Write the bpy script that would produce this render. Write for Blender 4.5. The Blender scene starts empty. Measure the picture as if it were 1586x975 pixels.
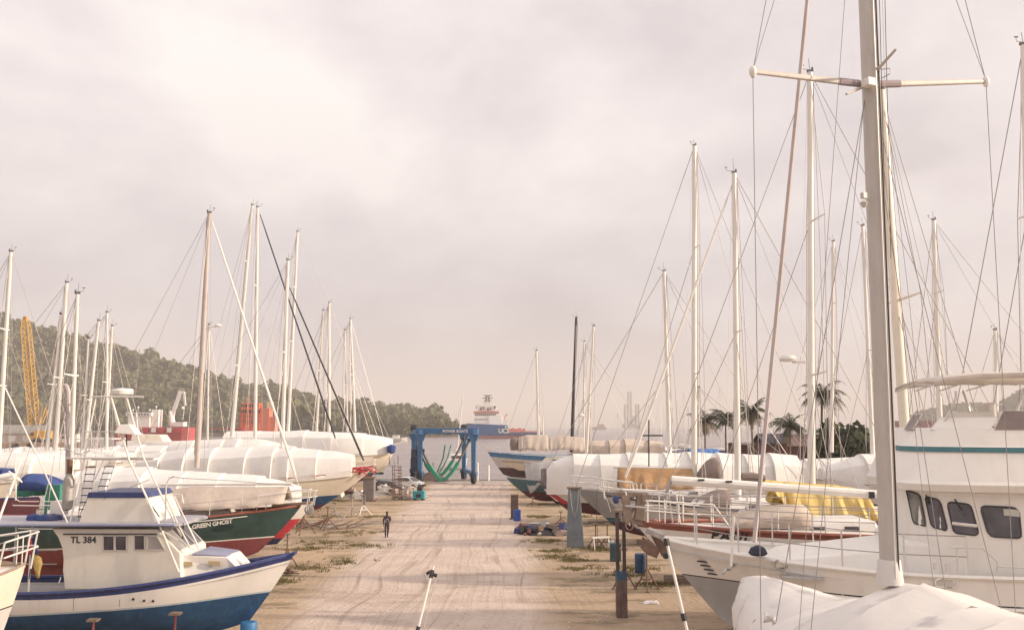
import bpy, bmesh, math, random
import numpy as np
from mathutils import Vector, Matrix
random.seed(7); np.random.seed(7)
R = math.radians
scn = bpy.context.scene
COL = scn.collection
# ------------------------------------------------------------------ camera
F = 1400.0; W0, H0 = 1586, 975; HOR = 660.0; CH = 7.8
PITCH = math.atan((HOR - H0 / 2) / F)
cd = bpy.data.cameras.new('camera'); cam = bpy.data.objects.new('camera', cd); COL.objects.link(cam)
cam.location = (0, 0, CH); cam.rotation_euler = (R(90) + PITCH, 0, 0)
cd.sensor_width = 36; cd.lens = 36 * F / W0; cd.clip_start = .3; cd.clip_end = 60000
scn.camera = cam
# ------------------------------------------------------------------ light
SUN_EL, SUN_AZ = R(19), R(95)           # azimuth clockwise from +Y: the sun stands to the right of the view
scn.view_settings.view_transform = 'Standard'; scn.view_settings.look = 'None'
scn.view_settings.exposure = 0.22; scn.view_settings.gamma = 1.0
SD = Vector((math.sin(SUN_AZ) * math.cos(SUN_EL), math.cos(SUN_AZ) * math.cos(SUN_EL), math.sin(SUN_EL)))
sl = bpy.data.lights.new('sun', 'SUN'); so = bpy.data.objects.new('sun', sl); COL.objects.link(so)
sl.energy = 5.0; sl.angle = R(1.2); sl.color = (1.0, .83, .65)
so.rotation_euler = SD.to_track_quat('Z', 'Y').to_euler(); so.location = (80, -10, 60)
wd = bpy.data.worlds.new('World'); scn.world = wd; wd.use_nodes = True
nt = wd.node_tree; nt.nodes.clear()
def wn(t, **k):
    n = nt.nodes.new(t)
    for a, b in k.items(): setattr(n, a, b)
    return n
def wmath(op, a, b=None, c=None, clamp=False):
    n = wn('ShaderNodeMath', operation=op, use_clamp=clamp)
    for i, x in enumerate((a, b, c)):
        if x is None: continue
        if isinstance(x, (int, float)): n.inputs[i].default_value = x
        else: nt.links.new(x, n.inputs[i])
    return n.outputs[0]
tc = wn('ShaderNodeTexCoord'); sx = wn('ShaderNodeSeparateXYZ'); nt.links.new(tc.outputs['Generated'], sx.inputs[0])
dx, dy, dz = sx.outputs
zp = wmath('MAXIMUM', dz, 0.0)
cb = wn('ShaderNodeCombineXYZ')
nt.links.new(dx, cb.inputs[0]); nt.links.new(dy, cb.inputs[1]); nt.links.new(wmath('MULTIPLY', dz, 1.7), cb.inputs[2])
def wnoise(scale, detail, rough, off, dist=0.0):
    mp = wn('ShaderNodeMapping'); mp.inputs['Location'].default_value = off; mp.inputs['Scale'].default_value = (scale, scale, scale)
    nt.links.new(cb.outputs[0], mp.inputs[0])
    n = wn('ShaderNodeTexNoise'); n.inputs['Scale'].default_value = 1; n.inputs['Detail'].default_value = detail
    n.inputs['Roughness'].default_value = rough; n.inputs['Distortion'].default_value = dist
    nt.links.new(mp.outputs[0], n.inputs['Vector']); return n.outputs['Fac']
nA = wnoise(2.6, 8, .52, (5.0, 1.3, .12), .25)
nB = wnoise(6.5, 6, .5, (7.1, 2.2, 0), .3)
cl = wmath('ADD', wmath('MULTIPLY', nA, .72), wmath('MULTIPLY', nB, .28))
rp = wn('ShaderNodeValToRGB'); nt.links.new(cl, rp.inputs[0])
e = rp.color_ramp.elements
e[0].position = .375; e[0].color = (.62, .565, .57, 1)
e[1].position = .62; e[1].color = (.89, .825, .79, 1)
m_ = e.new(.47); m_.color = (.725, .66, .66, 1)
m_ = e.new(.545); m_.color = (.80, .735, .72, 1)
# low sky pales to one even tone, the sky overhead is brighter as on any overcast day
er = wn('ShaderNodeValToRGB'); nt.links.new(zp, er.inputs[0])
q = er.color_ramp.elements
q[0].position = 0; q[0].color = (.93, .93, .93, 1); q[1].position = 1; q[1].color = (1.55, 1.52, 1.52, 1)
k_ = q.new(.10); k_.color = (.92, .92, .93, 1)
k_ = q.new(.16); k_.color = (.86, .86, .885, 1)
k_ = q.new(.25); k_.color = (1.0, .99, .995, 1)
k_ = q.new(.36); k_.color = (1.09, 1.085, 1.08, 1)
k_ = q.new(.5); k_.color = (1.16, 1.15, 1.14, 1)
low = wn('ShaderNodeMixRGB', blend_type='MIX'); low.inputs[2].default_value = (.735, .655, .63, 1)
nt.links.new(wmath('SUBTRACT', 1.0, wmath('MULTIPLY', zp, 9.0), clamp=True), low.inputs[0]); nt.links.new(rp.outputs[0], low.inputs[1])
mul = wn('ShaderNodeMixRGB', blend_type='MULTIPLY'); mul.inputs[0].default_value = 1
nt.links.new(low.outputs[0], mul.inputs[1]); nt.links.new(er.outputs[0], mul.inputs[2])
# veil of warm light round the hidden sun
vd = wn('ShaderNodeVectorMath', operation='DOT_PRODUCT'); nt.links.new(tc.outputs['Generated'], vd.inputs[0]); vd.inputs[1].default_value = SD
gl = wmath('POWER', wmath('MAXIMUM', vd.outputs['Value'], 0.0), 3.0)
add = wn('ShaderNodeMixRGB', blend_type='ADD'); nt.links.new(wmath('MULTIPLY', gl, 1.0), add.inputs[0])
add.inputs[2].default_value = (.75, .62, .46, 1); nt.links.new(mul.outputs[0], add.inputs[1])
sky = wn('ShaderNodeTexSky', sky_type='NISHITA'); sky.sun_disc = False; sky.sun_elevation = SUN_EL; sky.sun_rotation = SUN_AZ
sky.dust_density = 3
b1 = wn('ShaderNodeBackground'); b1.inputs[1].default_value = .1; nt.links.new(sky.outputs[0], b1.inputs[0])
b2 = wn('ShaderNodeBackground'); b2.inputs[1].default_value = 1.0; nt.links.new(add.outputs[0], b2.inputs[0])
mx = wn('ShaderNodeMixShader'); mx.inputs[0].default_value = .93
nt.links.new(b1.outputs[0], mx.inputs[1]); nt.links.new(b2.outputs[0], mx.inputs[2])
wo = wn('ShaderNodeOutputWorld'); nt.links.new(mx.outputs[0], wo.inputs[0])

# ------------------------------------------------------------------ helpers
FW = Vector((0, math.cos(PITCH), math.sin(PITCH))); UP = Vector((0, -math.sin(PITCH), math.cos(PITCH)))
def ray(px, py): return Vector((1, 0, 0)) * ((px - W0 / 2) / F) + UP * ((H0 / 2 - py) / F) + FW
def at(px, py, Y):
    d = ray(px, py); return Vector((0, 0, CH)) + d * (Y / d.y)
def gnd(px, py, z=0.0):
    d = ray(px, py); return Vector((0, 0, CH)) + d * ((z - CH) / d.z)
def lerp(a, b, t): return a + (b - a) * t
def sm(t): t = max(0, min(1, t)); return t * t * (3 - 2 * t)
def interp(pts, t):
    if t <= pts[0][0]: return pts[0][1]
    for (a, x), (b, y) in zip(pts, pts[1:]):
        if t <= b: return lerp(x, y, (t - a) / (b - a))
    return pts[-1][1]

def C(h):
    h = h.lstrip('#'); c = [int(h[i:i + 2], 16) / 255 for i in (0, 2, 4)]
    return tuple(x / 12.92 if x <= .04045 else ((x + .055) / 1.055) ** 2.4 for x in c)
MATS = {}
def mat(name, rgb, rough=.6, metal=0.0, var=.12, scale=2.0, stretch=(1, 1, 1), bump=0.0, bscale=30.0, stain=None, stain_amt=.35, spec=.5, trans=0.0):
    """procedural paint / cloth / metal: base colour broken up by wear noise, optional stains and fine relief"""
    if name in MATS: return MATS[name]
    m = bpy.data.materials.new(name); m.use_nodes = True; t = m.node_tree; N = t.nodes; Lk = t.links
    b = N['Principled BSDF']; b.inputs['Roughness'].default_value = rough; b.inputs['Metallic'].default_value = metal
    b.inputs['Specular IOR Level'].default_value = spec
    co = N.new('ShaderNodeTexCoord'); mp = N.new('ShaderNodeMapping'); mp.inputs['Scale'].default_value = stretch
    Lk.new(co.outputs['Object'], mp.inputs[0])
    n = N.new('ShaderNodeTexNoise'); n.inputs['Scale'].default_value = scale; n.inputs['Detail'].default_value = 6; n.inputs['Roughness'].default_value = .6
    Lk.new(mp.outputs[0], n.inputs['Vector'])
    r = N.new('ShaderNodeValToRGB'); Lk.new(n.outputs['Fac'], r.inputs[0])
    r.color_ramp.elements[0].position = .3; r.color_ramp.elements[1].position = .7
    r.color_ramp.elements[0].color = (*[max(0, c * (1 - var)) for c in rgb], 1)
    r.color_ramp.elements[1].color = (*[min(1, c * (1 + var)) for c in rgb], 1)
    out = r.outputs[0]
    if stain:
        n2 = N.new('ShaderNodeTexNoise'); n2.inputs['Scale'].default_value = scale * 2.3; n2.inputs['Detail'].default_value = 8; n2.inputs['Roughness'].default_value = .7
        mp2 = N.new('ShaderNodeMapping'); mp2.inputs['Scale'].default_value = (1, 1, .22); mp2.inputs['Location'].default_value = (3, 7, 1)
        Lk.new(co.outputs['Object'], mp2.inputs[0]); Lk.new(mp2.outputs[0], n2.inputs['Vector'])
        r2 = N.new('ShaderNodeValToRGB'); Lk.new(n2.outputs['Fac'], r2.inputs[0])
        r2.color_ramp.elements[0].position = .52; r2.color_ramp.elements[1].position = .75
        r2.color_ramp.elements[0].color = (0, 0, 0, 1); r2.color_ramp.elements[1].color = (stain_amt,) * 3 + (1,)
        mx = N.new('ShaderNodeMixRGB'); Lk.new(r2.outputs[0], mx.inputs[0]); Lk.new(out, mx.inputs[1]); mx.inputs[2].default_value = (*stain, 1)
        out = mx.outputs[0]
    Lk.new(out, b.inputs['Base Color'])
    if trans:
        tl = N.new('ShaderNodeBsdfTranslucent'); Lk.new(out, tl.inputs[0]); ms = N.new('ShaderNodeMixShader'); ms.inputs[0].default_value = trans
        Lk.new(b.outputs[0], ms.inputs[1]); Lk.new(tl.outputs[0], ms.inputs[2]); Lk.new(ms.outputs[0], N['Material Output'].inputs[0])
    if bump:
        nb = N.new('ShaderNodeTexNoise'); nb.inputs['Scale'].default_value = bscale; nb.inputs['Detail'].default_value = 4
        Lk.new(mp.outputs[0], nb.inputs['Vector'])
        bp = N.new('ShaderNodeBump'); bp.inputs['Strength'].default_value = bump; bp.inputs['Distance'].default_value = .05
        Lk.new(nb.outputs['Fac'], bp.inputs['Height']); Lk.new(bp.outputs[0], b.inputs['Normal'])
    MATS[name] = m; return m

class MB:
    def __init__(s): s.v = []; s.f = []; s.m = []
    def add(s, vs, fs, mi=0):
        o = len(s.v); s.v += [tuple(v) for v in vs]
        for f in fs: s.f.append(tuple(i + o for i in f)); s.m.append(mi)
        return s
    def box(s, c, size, rz=0.0, mi=0, rot=None):
        M3 = rot if rot is not None else Matrix.Rotation(rz, 3, 'Z')
        c = Vector(c); a, b, d = size[0] / 2, size[1] / 2, size[2] / 2
        vs = [c + M3 @ Vector((x * a, y * b, z * d)) for z in (-1, 1) for x, y in ((-1, -1), (1, -1), (1, 1), (-1, 1))]
        return s.add(vs, [(3, 2, 1, 0), (4, 5, 6, 7), (0, 1, 5, 4), (1, 2, 6, 5), (2, 3, 7, 6), (3, 0, 4, 7)], mi)
    def hexa(s, lo, hi, mi=0):
        return s.add(list(lo) + list(hi), [(3, 2, 1, 0), (4, 5, 6, 7), (0, 1, 5, 4), (1, 2, 6, 5), (2, 3, 7, 6), (3, 0, 4, 7)], mi)
    def bar(s, a, b, w, h=None, mi=0):
        a, b = Vector(a), Vector(b); d = b - a; h = h or w
        q = d.to_track_quat('Z', 'Y').to_matrix()
        return s.box((a + b) / 2, (w, h, d.length), rot=q, mi=mi)
    def tube(s, pts, r, n=6, mi=0, cap=True, squash=1.0):
        pts = [Vector(p) for p in pts]; k = len(pts); rs = r if isinstance(r, (list, tuple)) else [r] * k
        rings = []; up = None
        for i, p in enumerate(pts):
            d = (pts[min(i + 1, k - 1)] - pts[max(i - 1, 0)])
            d = d.normalized() if d.length > 1e-9 else Vector((0, 0, 1))
            if up is None: up = Vector((0, 0, 1)) if abs(d.z) < .9 else Vector((1, 0, 0))
            a = d.cross(up); a = a.normalized() if a.length > 1e-6 else d.orthogonal().normalized()
            b = d.cross(a).normalized(); up = -b if False else up
            rings.append([p + (a * math.cos(2 * math.pi * j / n) * squash + b * math.sin(2 * math.pi * j / n)) * rs[i] for j in range(n)])
        fs = [(i * n + j, i * n + (j + 1) % n, (i + 1) * n + (j + 1) % n, (i + 1) * n + j) for i in range(k - 1) for j in range(n)]
        if cap: fs += [tuple(range(n - 1, -1, -1)), tuple((k - 1) * n + j for j in range(n))]
        return s.add([v for rg in rings for v in rg], fs, mi)
    def lathe(s, prof, c=(0, 0, 0), n=12, mi=0, axis='Z'):
        c = Vector(c); vs = []
        for r, z in prof:
            for j in range(n):
                a = 2 * math.pi * j / n; p = (r * math.cos(a), r * math.sin(a), z)
                if axis == 'X': p = (p[2], p[0], p[1])
                if axis == 'Y': p = (p[0], p[2], p[1])
                vs.append(c + Vector(p))
        k = len(prof)
        fs = [(i * n + j, i * n + (j + 1) % n, (i + 1) * n + (j + 1) % n, (i + 1) * n + j) for i in range(k - 1) for j in range(n)]
        fs += [tuple(range(n - 1, -1, -1)), tuple((k - 1) * n + j for j in range(n))]
        return s.add(vs, fs, mi)
    def grid(s, rows, mi=0, closed=False):
        a, b = len(rows), len(rows[0]); vs = [p for r in rows for p in r]
        fs = [(i * b + j, i * b + (j + 1) % b, (i + 1) * b + (j + 1) % b, (i + 1) * b + j) for i in range(a - 1) for j in range(b if closed else b - 1)]
        return s.add(vs, fs, mi)
    def prism(s, poly, vec, mi=0):
        """poly: 3-D loop, extruded by vec"""
        n = len(poly); v = Vector(vec); vs = [Vector(p) for p in poly] + [Vector(p) + v for p in poly]
        fs = [tuple(range(n - 1, -1, -1)), tuple(range(n, 2 * n))] + [(i, (i + 1) % n, n + (i + 1) % n, n + i) for i in range(n)]
        return s.add(vs, fs, mi)
    def build(s, name, mats, parent=None, smooth=False, solid=0.0, bevel=0.0, sharp=35):
        me = bpy.data.meshes.new(name); me.from_pydata(s.v, [], s.f)
        mats = mats if isinstance(mats, (list, tuple)) else [mats]
        for m in mats: me.materials.append(m)
        if len(mats) > 1: me.polygons.foreach_set('material_index', s.m)
        bm = bmesh.new(); bm.from_mesh(me); bmesh.ops.recalc_face_normals(bm, faces=bm.faces); bm.to_mesh(me); bm.free()
        if smooth:
            me.polygons.foreach_set('use_smooth', [True] * len(me.polygons)); me.set_sharp_from_angle(angle=R(sharp))
        me.update()
        o = bpy.data.objects.new(name, me); COL.objects.link(o); o.parent = parent
        if solid:
            md = o.modifiers.new('thick', 'SOLIDIFY'); md.thickness = solid; md.offset = 0
        if bevel:
            md = o.modifiers.new('edge', 'BEVEL'); md.width = bevel; md.segments = 2; md.limit_method = 'ANGLE'
        return o
def tag(o, label=None, cat=None, group=None, kind=None):
    if label: o['label'] = label
    if cat: o['category'] = cat
    if group: o['group'] = group
    if kind: o['kind'] = kind
    return o
TM = {}
def thing(name, label, cat, loc=(0, 0, 0), rz=0.0, group=None):
    o = bpy.data.objects.new(name, None); COL.objects.link(o); o.empty_display_size = .2
    o.location = loc; o.rotation_euler = (0, 0, rz)
    TM[o] = (Matrix.Translation(Vector(loc)) @ Matrix.Rotation(rz, 4, 'Z')).inverted()
    return tag(o, label, cat, group)
def L(o, p): return TM[o] @ Vector(p)
def text(s, size, mtl, parent, M4, name='lettering', shear=0.0, bold=.0, depth=.006, align='LEFT', space=1.0):
    cu = bpy.data.curves.new(name, 'FONT'); cu.body = s; cu.size = size; cu.extrude = depth; cu.offset = bold; cu.shear = shear; cu.align_x = align
    cu.space_character = space; cu.resolution_u = 3
    o = bpy.data.objects.new(name, cu); COL.objects.link(o); cu.materials.append(mtl)
    dg = bpy.context.evaluated_depsgraph_get(); me = bpy.data.meshes.new_from_object(o.evaluated_get(dg)); me.name = name
    me.materials.clear(); me.materials.append(mtl)
    bpy.data.objects.remove(o); o = bpy.data.objects.new(name, me); COL.objects.link(o)
    o.parent = parent; o.matrix_local = M4; return o
def frame4(org, xdir, ydir):
    x = Vector(xdir).normalized(); y = Vector(ydir); y = (y - x * y.dot(x)).normalized(); z = x.cross(y)
    return Matrix(((x.x, y.x, z.x, org[0]), (x.y, y.y, z.y, org[1]), (x.z, y.z, z.z, org[2]), (0, 0, 0, 1)))
def copy_tree(o, parent=None):
    c = o.copy(); COL.objects.link(c); c.parent = parent
    for ch in [x for x in bpy.data.objects if x.parent == o and x is not c]: copy_tree(ch, c)
    return c

# ------------------------------------------------------------------ materials
WRAP = mat('shrink_wrap', (.79, .765, .735), .5, var=.05, scale=.9, bump=.55, bscale=1.5, stain=(.62, .58, .52), stain_amt=.35, trans=.12)
WHITE = mat('white_gelcoat', (.76, .73, .69), .28, var=.04, scale=1.4, stain=(.50, .44, .36), stain_amt=.28)
CREAM = mat('cream_gelcoat', (.70, .63, .53), .35, var=.06, scale=1.2, stain=(.45, .36, .26), stain_amt=.35)
GREYH = mat('grey_hull', (.36, .355, .36), .45, var=.08, scale=1.5, stain=(.25, .22, .2), stain_amt=.4)
LGREY = mat('light_grey_hull', (.52, .50, .485), .4, var=.06, scale=1.5, stain=(.36, .32, .27), stain_amt=.4)
ALU = mat('aluminium_spar', (.60, .575, .55), .42, metal=.25, var=.08, scale=3, stretch=(1, 1, .3))
SPARW = mat('white_spar', (.74, .71, .67), .38, var=.06, scale=3, stretch=(1, 1, .3), stain=(.5, .45, .38), stain_amt=.3)
WOODSPAR = mat('varnished_spar', (.40, .29, .20), .5, var=.2, scale=4, stretch=(1, 1, .1))
DARKSPAR = mat('dark_spar', (.035, .035, .05), .5, var=.2)
WIRE = mat('rigging_wire', (.32, .29, .28), .45, metal=.5, var=.1)
STEEL = mat('stainless_tube', (.62, .60, .58), .38, metal=.15, var=.06)
DARK = mat('dark_fittings', (.03, .028, .032), .6, var=.3)
GLASS = mat('tinted_glass', (.075, .066, .078), .06, var=.45, scale=1.6, spec=.7)
BLUEB = mat('blue_antifouling', (.018, .068, .16), .75, var=.22, scale=2.5, stain=(.06, .14, .22), stain_amt=.6)
NAVY = mat('navy_trim', (.03, .045, .155), .45, var=.15, stain=(.10, .11, .2), stain_amt=.4)
REDB = mat('red_antifouling', (.23, .06, .065), .8, var=.2, scale=2, stain=(.16, .07, .07), stain_amt=.5)
REDP = mat('red_paint', (.50, .045, .065), .5, var=.12)
DRED = mat('maroon_antifouling', (.12, .035, .05), .8, var=.2, scale=2, stain=(.12, .08, .08), stain_amt=.5)
DKBL = mat('dark_blue_antifouling', (.03, .035, .09), .8, var=.2)
TEAL = mat('teal_paint', (.055, .135, .165), .55, var=.15, stain=(.12, .2, .2), stain_amt=.4)
GREEN = mat('dark_green_hull', (.03, .068, .066), .38, var=.22, scale=1.3, stain=(.09, .13, .12), stain_amt=.45)
TEAK = mat('weathered_teak', (.28, .20, .15), .8, var=.2, scale=8, stretch=(.3, 4, 4))
MAHO = mat('brown_cap_rail', (.26, .085, .06), .5, var=.2, scale=3)
DECKG = mat('grey_deck', (.40, .38, .37), .8, var=.1)
TAN = mat('beige_canvas', (.47, .395, .335), .9, var=.08, scale=2, bump=.5, bscale=5)
OCHRE = mat('ochre_tarp', (.42, .25, .12), .75, var=.14, scale=2, bump=.6, bscale=6, stain=(.3, .2, .12), stain_amt=.5)
YELLOW = mat('yellow_tarp', (.70, .51, .17), .6, var=.1, scale=2, bump=.6, bscale=5, trans=.15)
GREYT = mat('grey_tarp', (.38, .365, .36), .75, var=.1, scale=2, bump=.6, bscale=5)
BROWNC = mat('brown_canvas', (.22, .17, .15), .85, var=.12, bump=.4, bscale=6)
BLUEC = mat('blue_canvas', (.03, .06, .20), .8, var=.15, bump=.4, bscale=6)
GRNC = mat('green_canvas', (.035, .19, .14), .8, var=.15, bump=.4, bscale=6)
RUST = mat('rusty_steel', (.16, .085, .06), .85, var=.35, scale=5)
GALV = mat('galvanised_steel', (.38, .36, .34), .6, metal=.3, var=.2, scale=4, stain=(.22, .13, .08), stain_amt=.5)
TIMBER = mat('timber_block', (.22, .16, .12), .9, var=.3, scale=5, bump=.5)
CONC = mat('concrete', (.36, .33, .30), .9, var=.15, scale=3, bump=.4)
LIFT = mat('blue_lift_paint', (.045, .14, .29), .5, var=.15, scale=2, stain=(.10, .12, .14), stain_amt=.4)
RUBBER = mat('tyre_rubber', (.03, .028, .028), .85, var=.3)
CARW = mat('white_car_paint', (.80, .79, .77), .2, var=.03)
SHIPB = mat('ship_blue', (.02, .105, .31), .5, var=.08, scale=.2)
SHIPR = mat('ship_red', (.42, .075, .075), .5, var=.12, scale=.2)
SHIPO = mat('ship_orange', (.62, .13, .06), .55, var=.12, scale=.2)
SHIPW = mat('ship_white', (.74, .71, .68), .5, var=.06, scale=.2)
PINK = mat('ship_faded_red', (.42, .17, .14), .6, var=.15, scale=.2)
CRANEY = mat('crane_yellow', (.62, .34, .04), .55, var=.2, scale=1)
LETW = mat('white_lettering', (.78, .76, .72), .5, var=.02)
LETK = mat('black_lettering', (.03, .03, .035), .5, var=.05)
# ================================================================== SETTING
def ground_material():
    m = bpy.data.materials.new('packed_earth'); m.use_nodes = True; t = m.node_tree; N = t.nodes; Lk = t.links
    b = N['Principled BSDF']; b.inputs['Roughness'].default_value = .95; b.inputs['Specular IOR Level'].default_value = .15
    co = N.new('ShaderNodeTexCoord'); P = co.outputs['Object']
    sp = N.new('ShaderNodeSeparateXYZ'); Lk.new(P, sp.inputs[0])
    def math_(op, a, b_=None, clamp=False):
        n = N.new('ShaderNodeMath'); n.operation = op; n.use_clamp = clamp
        for i, x in enumerate((a, b_)):
            if x is None: continue
            if isinstance(x, (int, float)): n.inputs[i].default_value = x
            else: Lk.new(x, n.inputs[i])
        return n.outputs[0]
    def noise(scale, st=(1, 1, 1), off=(0, 0, 0), detail=6, rough=.6, dist=0):
        mp = N.new('ShaderNodeMapping'); mp.inputs['Scale'].default_value = st; mp.inputs['Location'].default_value = off
        Lk.new(P, mp.inputs[0]); n = N.new('ShaderNodeTexNoise'); n.inputs['Scale'].default_value = scale
        n.inputs['Detail'].default_value = detail; n.inputs['Roughness'].default_value = rough; n.inputs['Distortion'].default_value = dist
        Lk.new(mp.outputs[0], n.inputs['Vector']); return n.outputs['Fac']
    def step(x, lo, hi):
        n = N.new('ShaderNodeMapRange'); n.interpolation_type = 'SMOOTHSTEP'; n.clamp = True
        n.inputs['From Min'].default_value = lo; n.inputs['From Max'].default_value = hi; Lk.new(x, n.inputs['Value']); return n.outputs[0]
    def mix(f, a, b_, bt='MIX'):
        n = N.new('ShaderNodeMixRGB'); n.blend_type = bt
        for i, x in ((0, f), (1, a), (2, b_)):
            if isinstance(x, (int, float)): n.inputs[i].default_value = x
            elif isinstance(x, tuple): n.inputs[i].default_value = (*x, 1)
            else: Lk.new(x, n.inputs[i])
        return n.outputs[0]
    # centre line of the packed track drifts a little to the left with distance
    c = math_('ADD', sp.outputs[0], math_('ADD', math_('MULTIPLY', sp.outputs[1], .022), 2.9))
    wob = math_('MULTIPLY', math_('SUBTRACT', noise(.22, off=(4, 2, 0)), .5), 3.2)
    ac = math_('ABSOLUTE', math_('ADD', c, wob))
    road = math_('SUBTRACT', 1.0, step(ac, 4.2, 6.3))
    big = noise(.10, off=(9, 1, 0)); med = noise(.6); fine = noise(5.0, detail=8, rough=.7); grit = noise(24.0, detail=4, rough=.7)
    sand = mix(step(big, .35, .65), (.47, .355, .245), (.39, .295, .21))
    rd = mix(step(med, .3, .7), (.50, .41, .355), (.58, .485, .42))
    col = mix(road, sand, rd)
    col = mix(math_('MULTIPLY', step(fine, .45, .75), .45), col, (.26, .20, .16))
    col = mix(math_('MULTIPLY', step(grit, .55, .8), .28), col, (.60, .50, .41))
    # tyre tracks run along the track
    cv = N.new('ShaderNodeCombineXYZ'); Lk.new(math_('ADD', sp.outputs[0], math_('MULTIPLY', math_('SUBTRACT', noise(.045, off=(7, 3, 0), detail=2), .5), 4.5)), cv.inputs[0]); Lk.new(sp.outputs[1], cv.inputs[1]); P0 = P; P = cv.outputs[0]
    tr = noise(1.0, st=(1.15, .026, 1), off=(3.3, 0, 0), detail=4, rough=.7, dist=.5)
    tr2 = noise(1.0, st=(3.2, .03, 1), off=(1.3, 5, 0), detail=3, rough=.6, dist=.5)
    P = P0
    brk = step(noise(.25, off=(1, 8, 0)), .30, .62)
    tk = math_('MULTIPLY', math_('MULTIPLY', step(tr, .50, .64), .7), math_('ADD', math_('MULTIPLY', road, .8), .2))
    col = mix(math_('MULTIPLY', tk, brk), col, (.27, .205, .165))
    tk2 = math_('MULTIPLY', math_('MULTIPLY', step(tr2, .56, .70), .42), road)
    col = mix(tk2, col, (.30, .23, .185))
    lt = math_('MULTIPLY', math_('MULTIPLY', step(noise(1.0, st=(2.2, .02, 1), off=(8, 3, 0), detail=3), .58, .70), .4), road)
    col = mix(lt, col, (.62, .50, .41))
    # sparse grass stain outside the track
    off_road = step(ac, 4.6, 6.6)
    gr = math_('MULTIPLY', step(noise(.35, st=(.7, 1.5, 1), off=(2, 9, 0), detail=9, rough=.72), .49, .60), off_road)
    col = mix(math_('MULTIPLY', gr, .75), col, (.15, .125, .075))
    damp = math_('MULTIPLY', step(noise(.16, st=(.6, 1.6, 1), off=(12, 3, 0), detail=7, rough=.68), .50, .64), .5)
    col = mix(damp, col, (.25, .18, .135))
    Lk.new(col, b.inputs['Base Color'])
    bp = N.new('ShaderNodeBump'); bp.inputs['Strength'].default_value = .85; bp.inputs['Distance'].default_value = .09
    Lk.new(math_('ADD', math_('ADD', fine, math_('MULTIPLY', grit, .4)), math_('MULTIPLY', tr2, .8)), bp.inputs['Height']); Lk.new(bp.outputs[0], b.inputs['Normal'])
    return m
EARTH = ground_material()
def sheet(name, poly, z, m, thick=0.0, kind='structure', label=None):
    mb = MB()
    if thick: mb.prism([(x, y, z) for x, y in poly], (0, 0, -thick))
    else: mb.add([(x, y, z) for x, y in poly], [tuple(range(len(poly)))])
    return tag(mb.build(name, m), label=label, kind=kind)
QY = 133.5
sheet('ground', [(-420, -160), (420, -160), (420, 215), (27, 212), (24, 165), (16, 146), (12.5, QY), (-38, QY), (-62, 150), (-110, 150), (-420, 150)], 0.0, EARTH, thick=3.2)
rw = 5.7
sheet('road', [(-2.9 - .022 * y + s * rw * w, y) for s, ys in ((-1, range(-20, 131, 10)), (1, range(130, -21, -10))) for y in ys for w in [1 + .06 * math.sin(y * .13 + s)]], .005, EARTH)
def water_material():
    m = bpy.data.materials.new('sea_water'); m.use_nodes = True; t = m.node_tree; N = t.nodes; Lk = t.links
    b = N['Principled BSDF']; b.inputs['Base Color'].default_value = (.15, .125, .125, 1); b.inputs['Roughness'].default_value = .22; b.inputs['IOR'].default_value = 1.33
    co = N.new('ShaderNodeTexCoord'); mp = N.new('ShaderNodeMapping'); mp.inputs['Scale'].default_value = (.5, 1.3, 1)
    Lk.new(co.outputs['Object'], mp.inputs[0])
    n1 = N.new('ShaderNodeTexNoise'); n1.inputs['Scale'].default_value = .55; n1.inputs['Detail'].default_value = 7; n1.inputs['Roughness'].default_value = .65
    Lk.new(mp.outputs[0], n1.inputs['Vector'])
    bp = N.new('ShaderNodeBump'); bp.inputs['Strength'].default_value = 1.0; bp.inputs['Distance'].default_value = .55
    Lk.new(n1.outputs['Fac'], bp.inputs['Height']); Lk.new(bp.outputs[0], b.inputs['Normal'])
    n2 = N.new('ShaderNodeTexNoise'); n2.inputs['Scale'].default_value = .05; n2.inputs['Detail'].default_value = 6
    Lk.new(mp.outputs[0], n2.inputs['Vector'])
    r = N.new('ShaderNodeValToRGB'); r.color_ramp.elements[0].position = .35; r.color_ramp.elements[1].position = .7
    r.color_ramp.elements[0].color = (.20, .165, .165, 1); r.color_ramp.elements[1].color = (.27, .23, .225, 1)
    Lk.new(n2.outputs['Fac'], r.inputs[0]); Lk.new(r.outputs[0], b.inputs['Base Color'])
    return m
WZ = -1.6
sheet('sea', [(-26000, -300), (26000, -300), (26000, 30000), (-26000, 30000)], WZ, water_material())
# quay apron in concrete along the edge
sheet('quay_apron', [(-30, QY - 3.2), (10.5, QY - 3.2), (12.45, QY - .02), (-37.9, QY - .02)], .012, CONC)
kb = MB(); kb.box((-9, QY - .2, .12), (40, .4, .2)); tag(kb.build('quay_kerb', CONC, bevel=.03), kind='structure')

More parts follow.
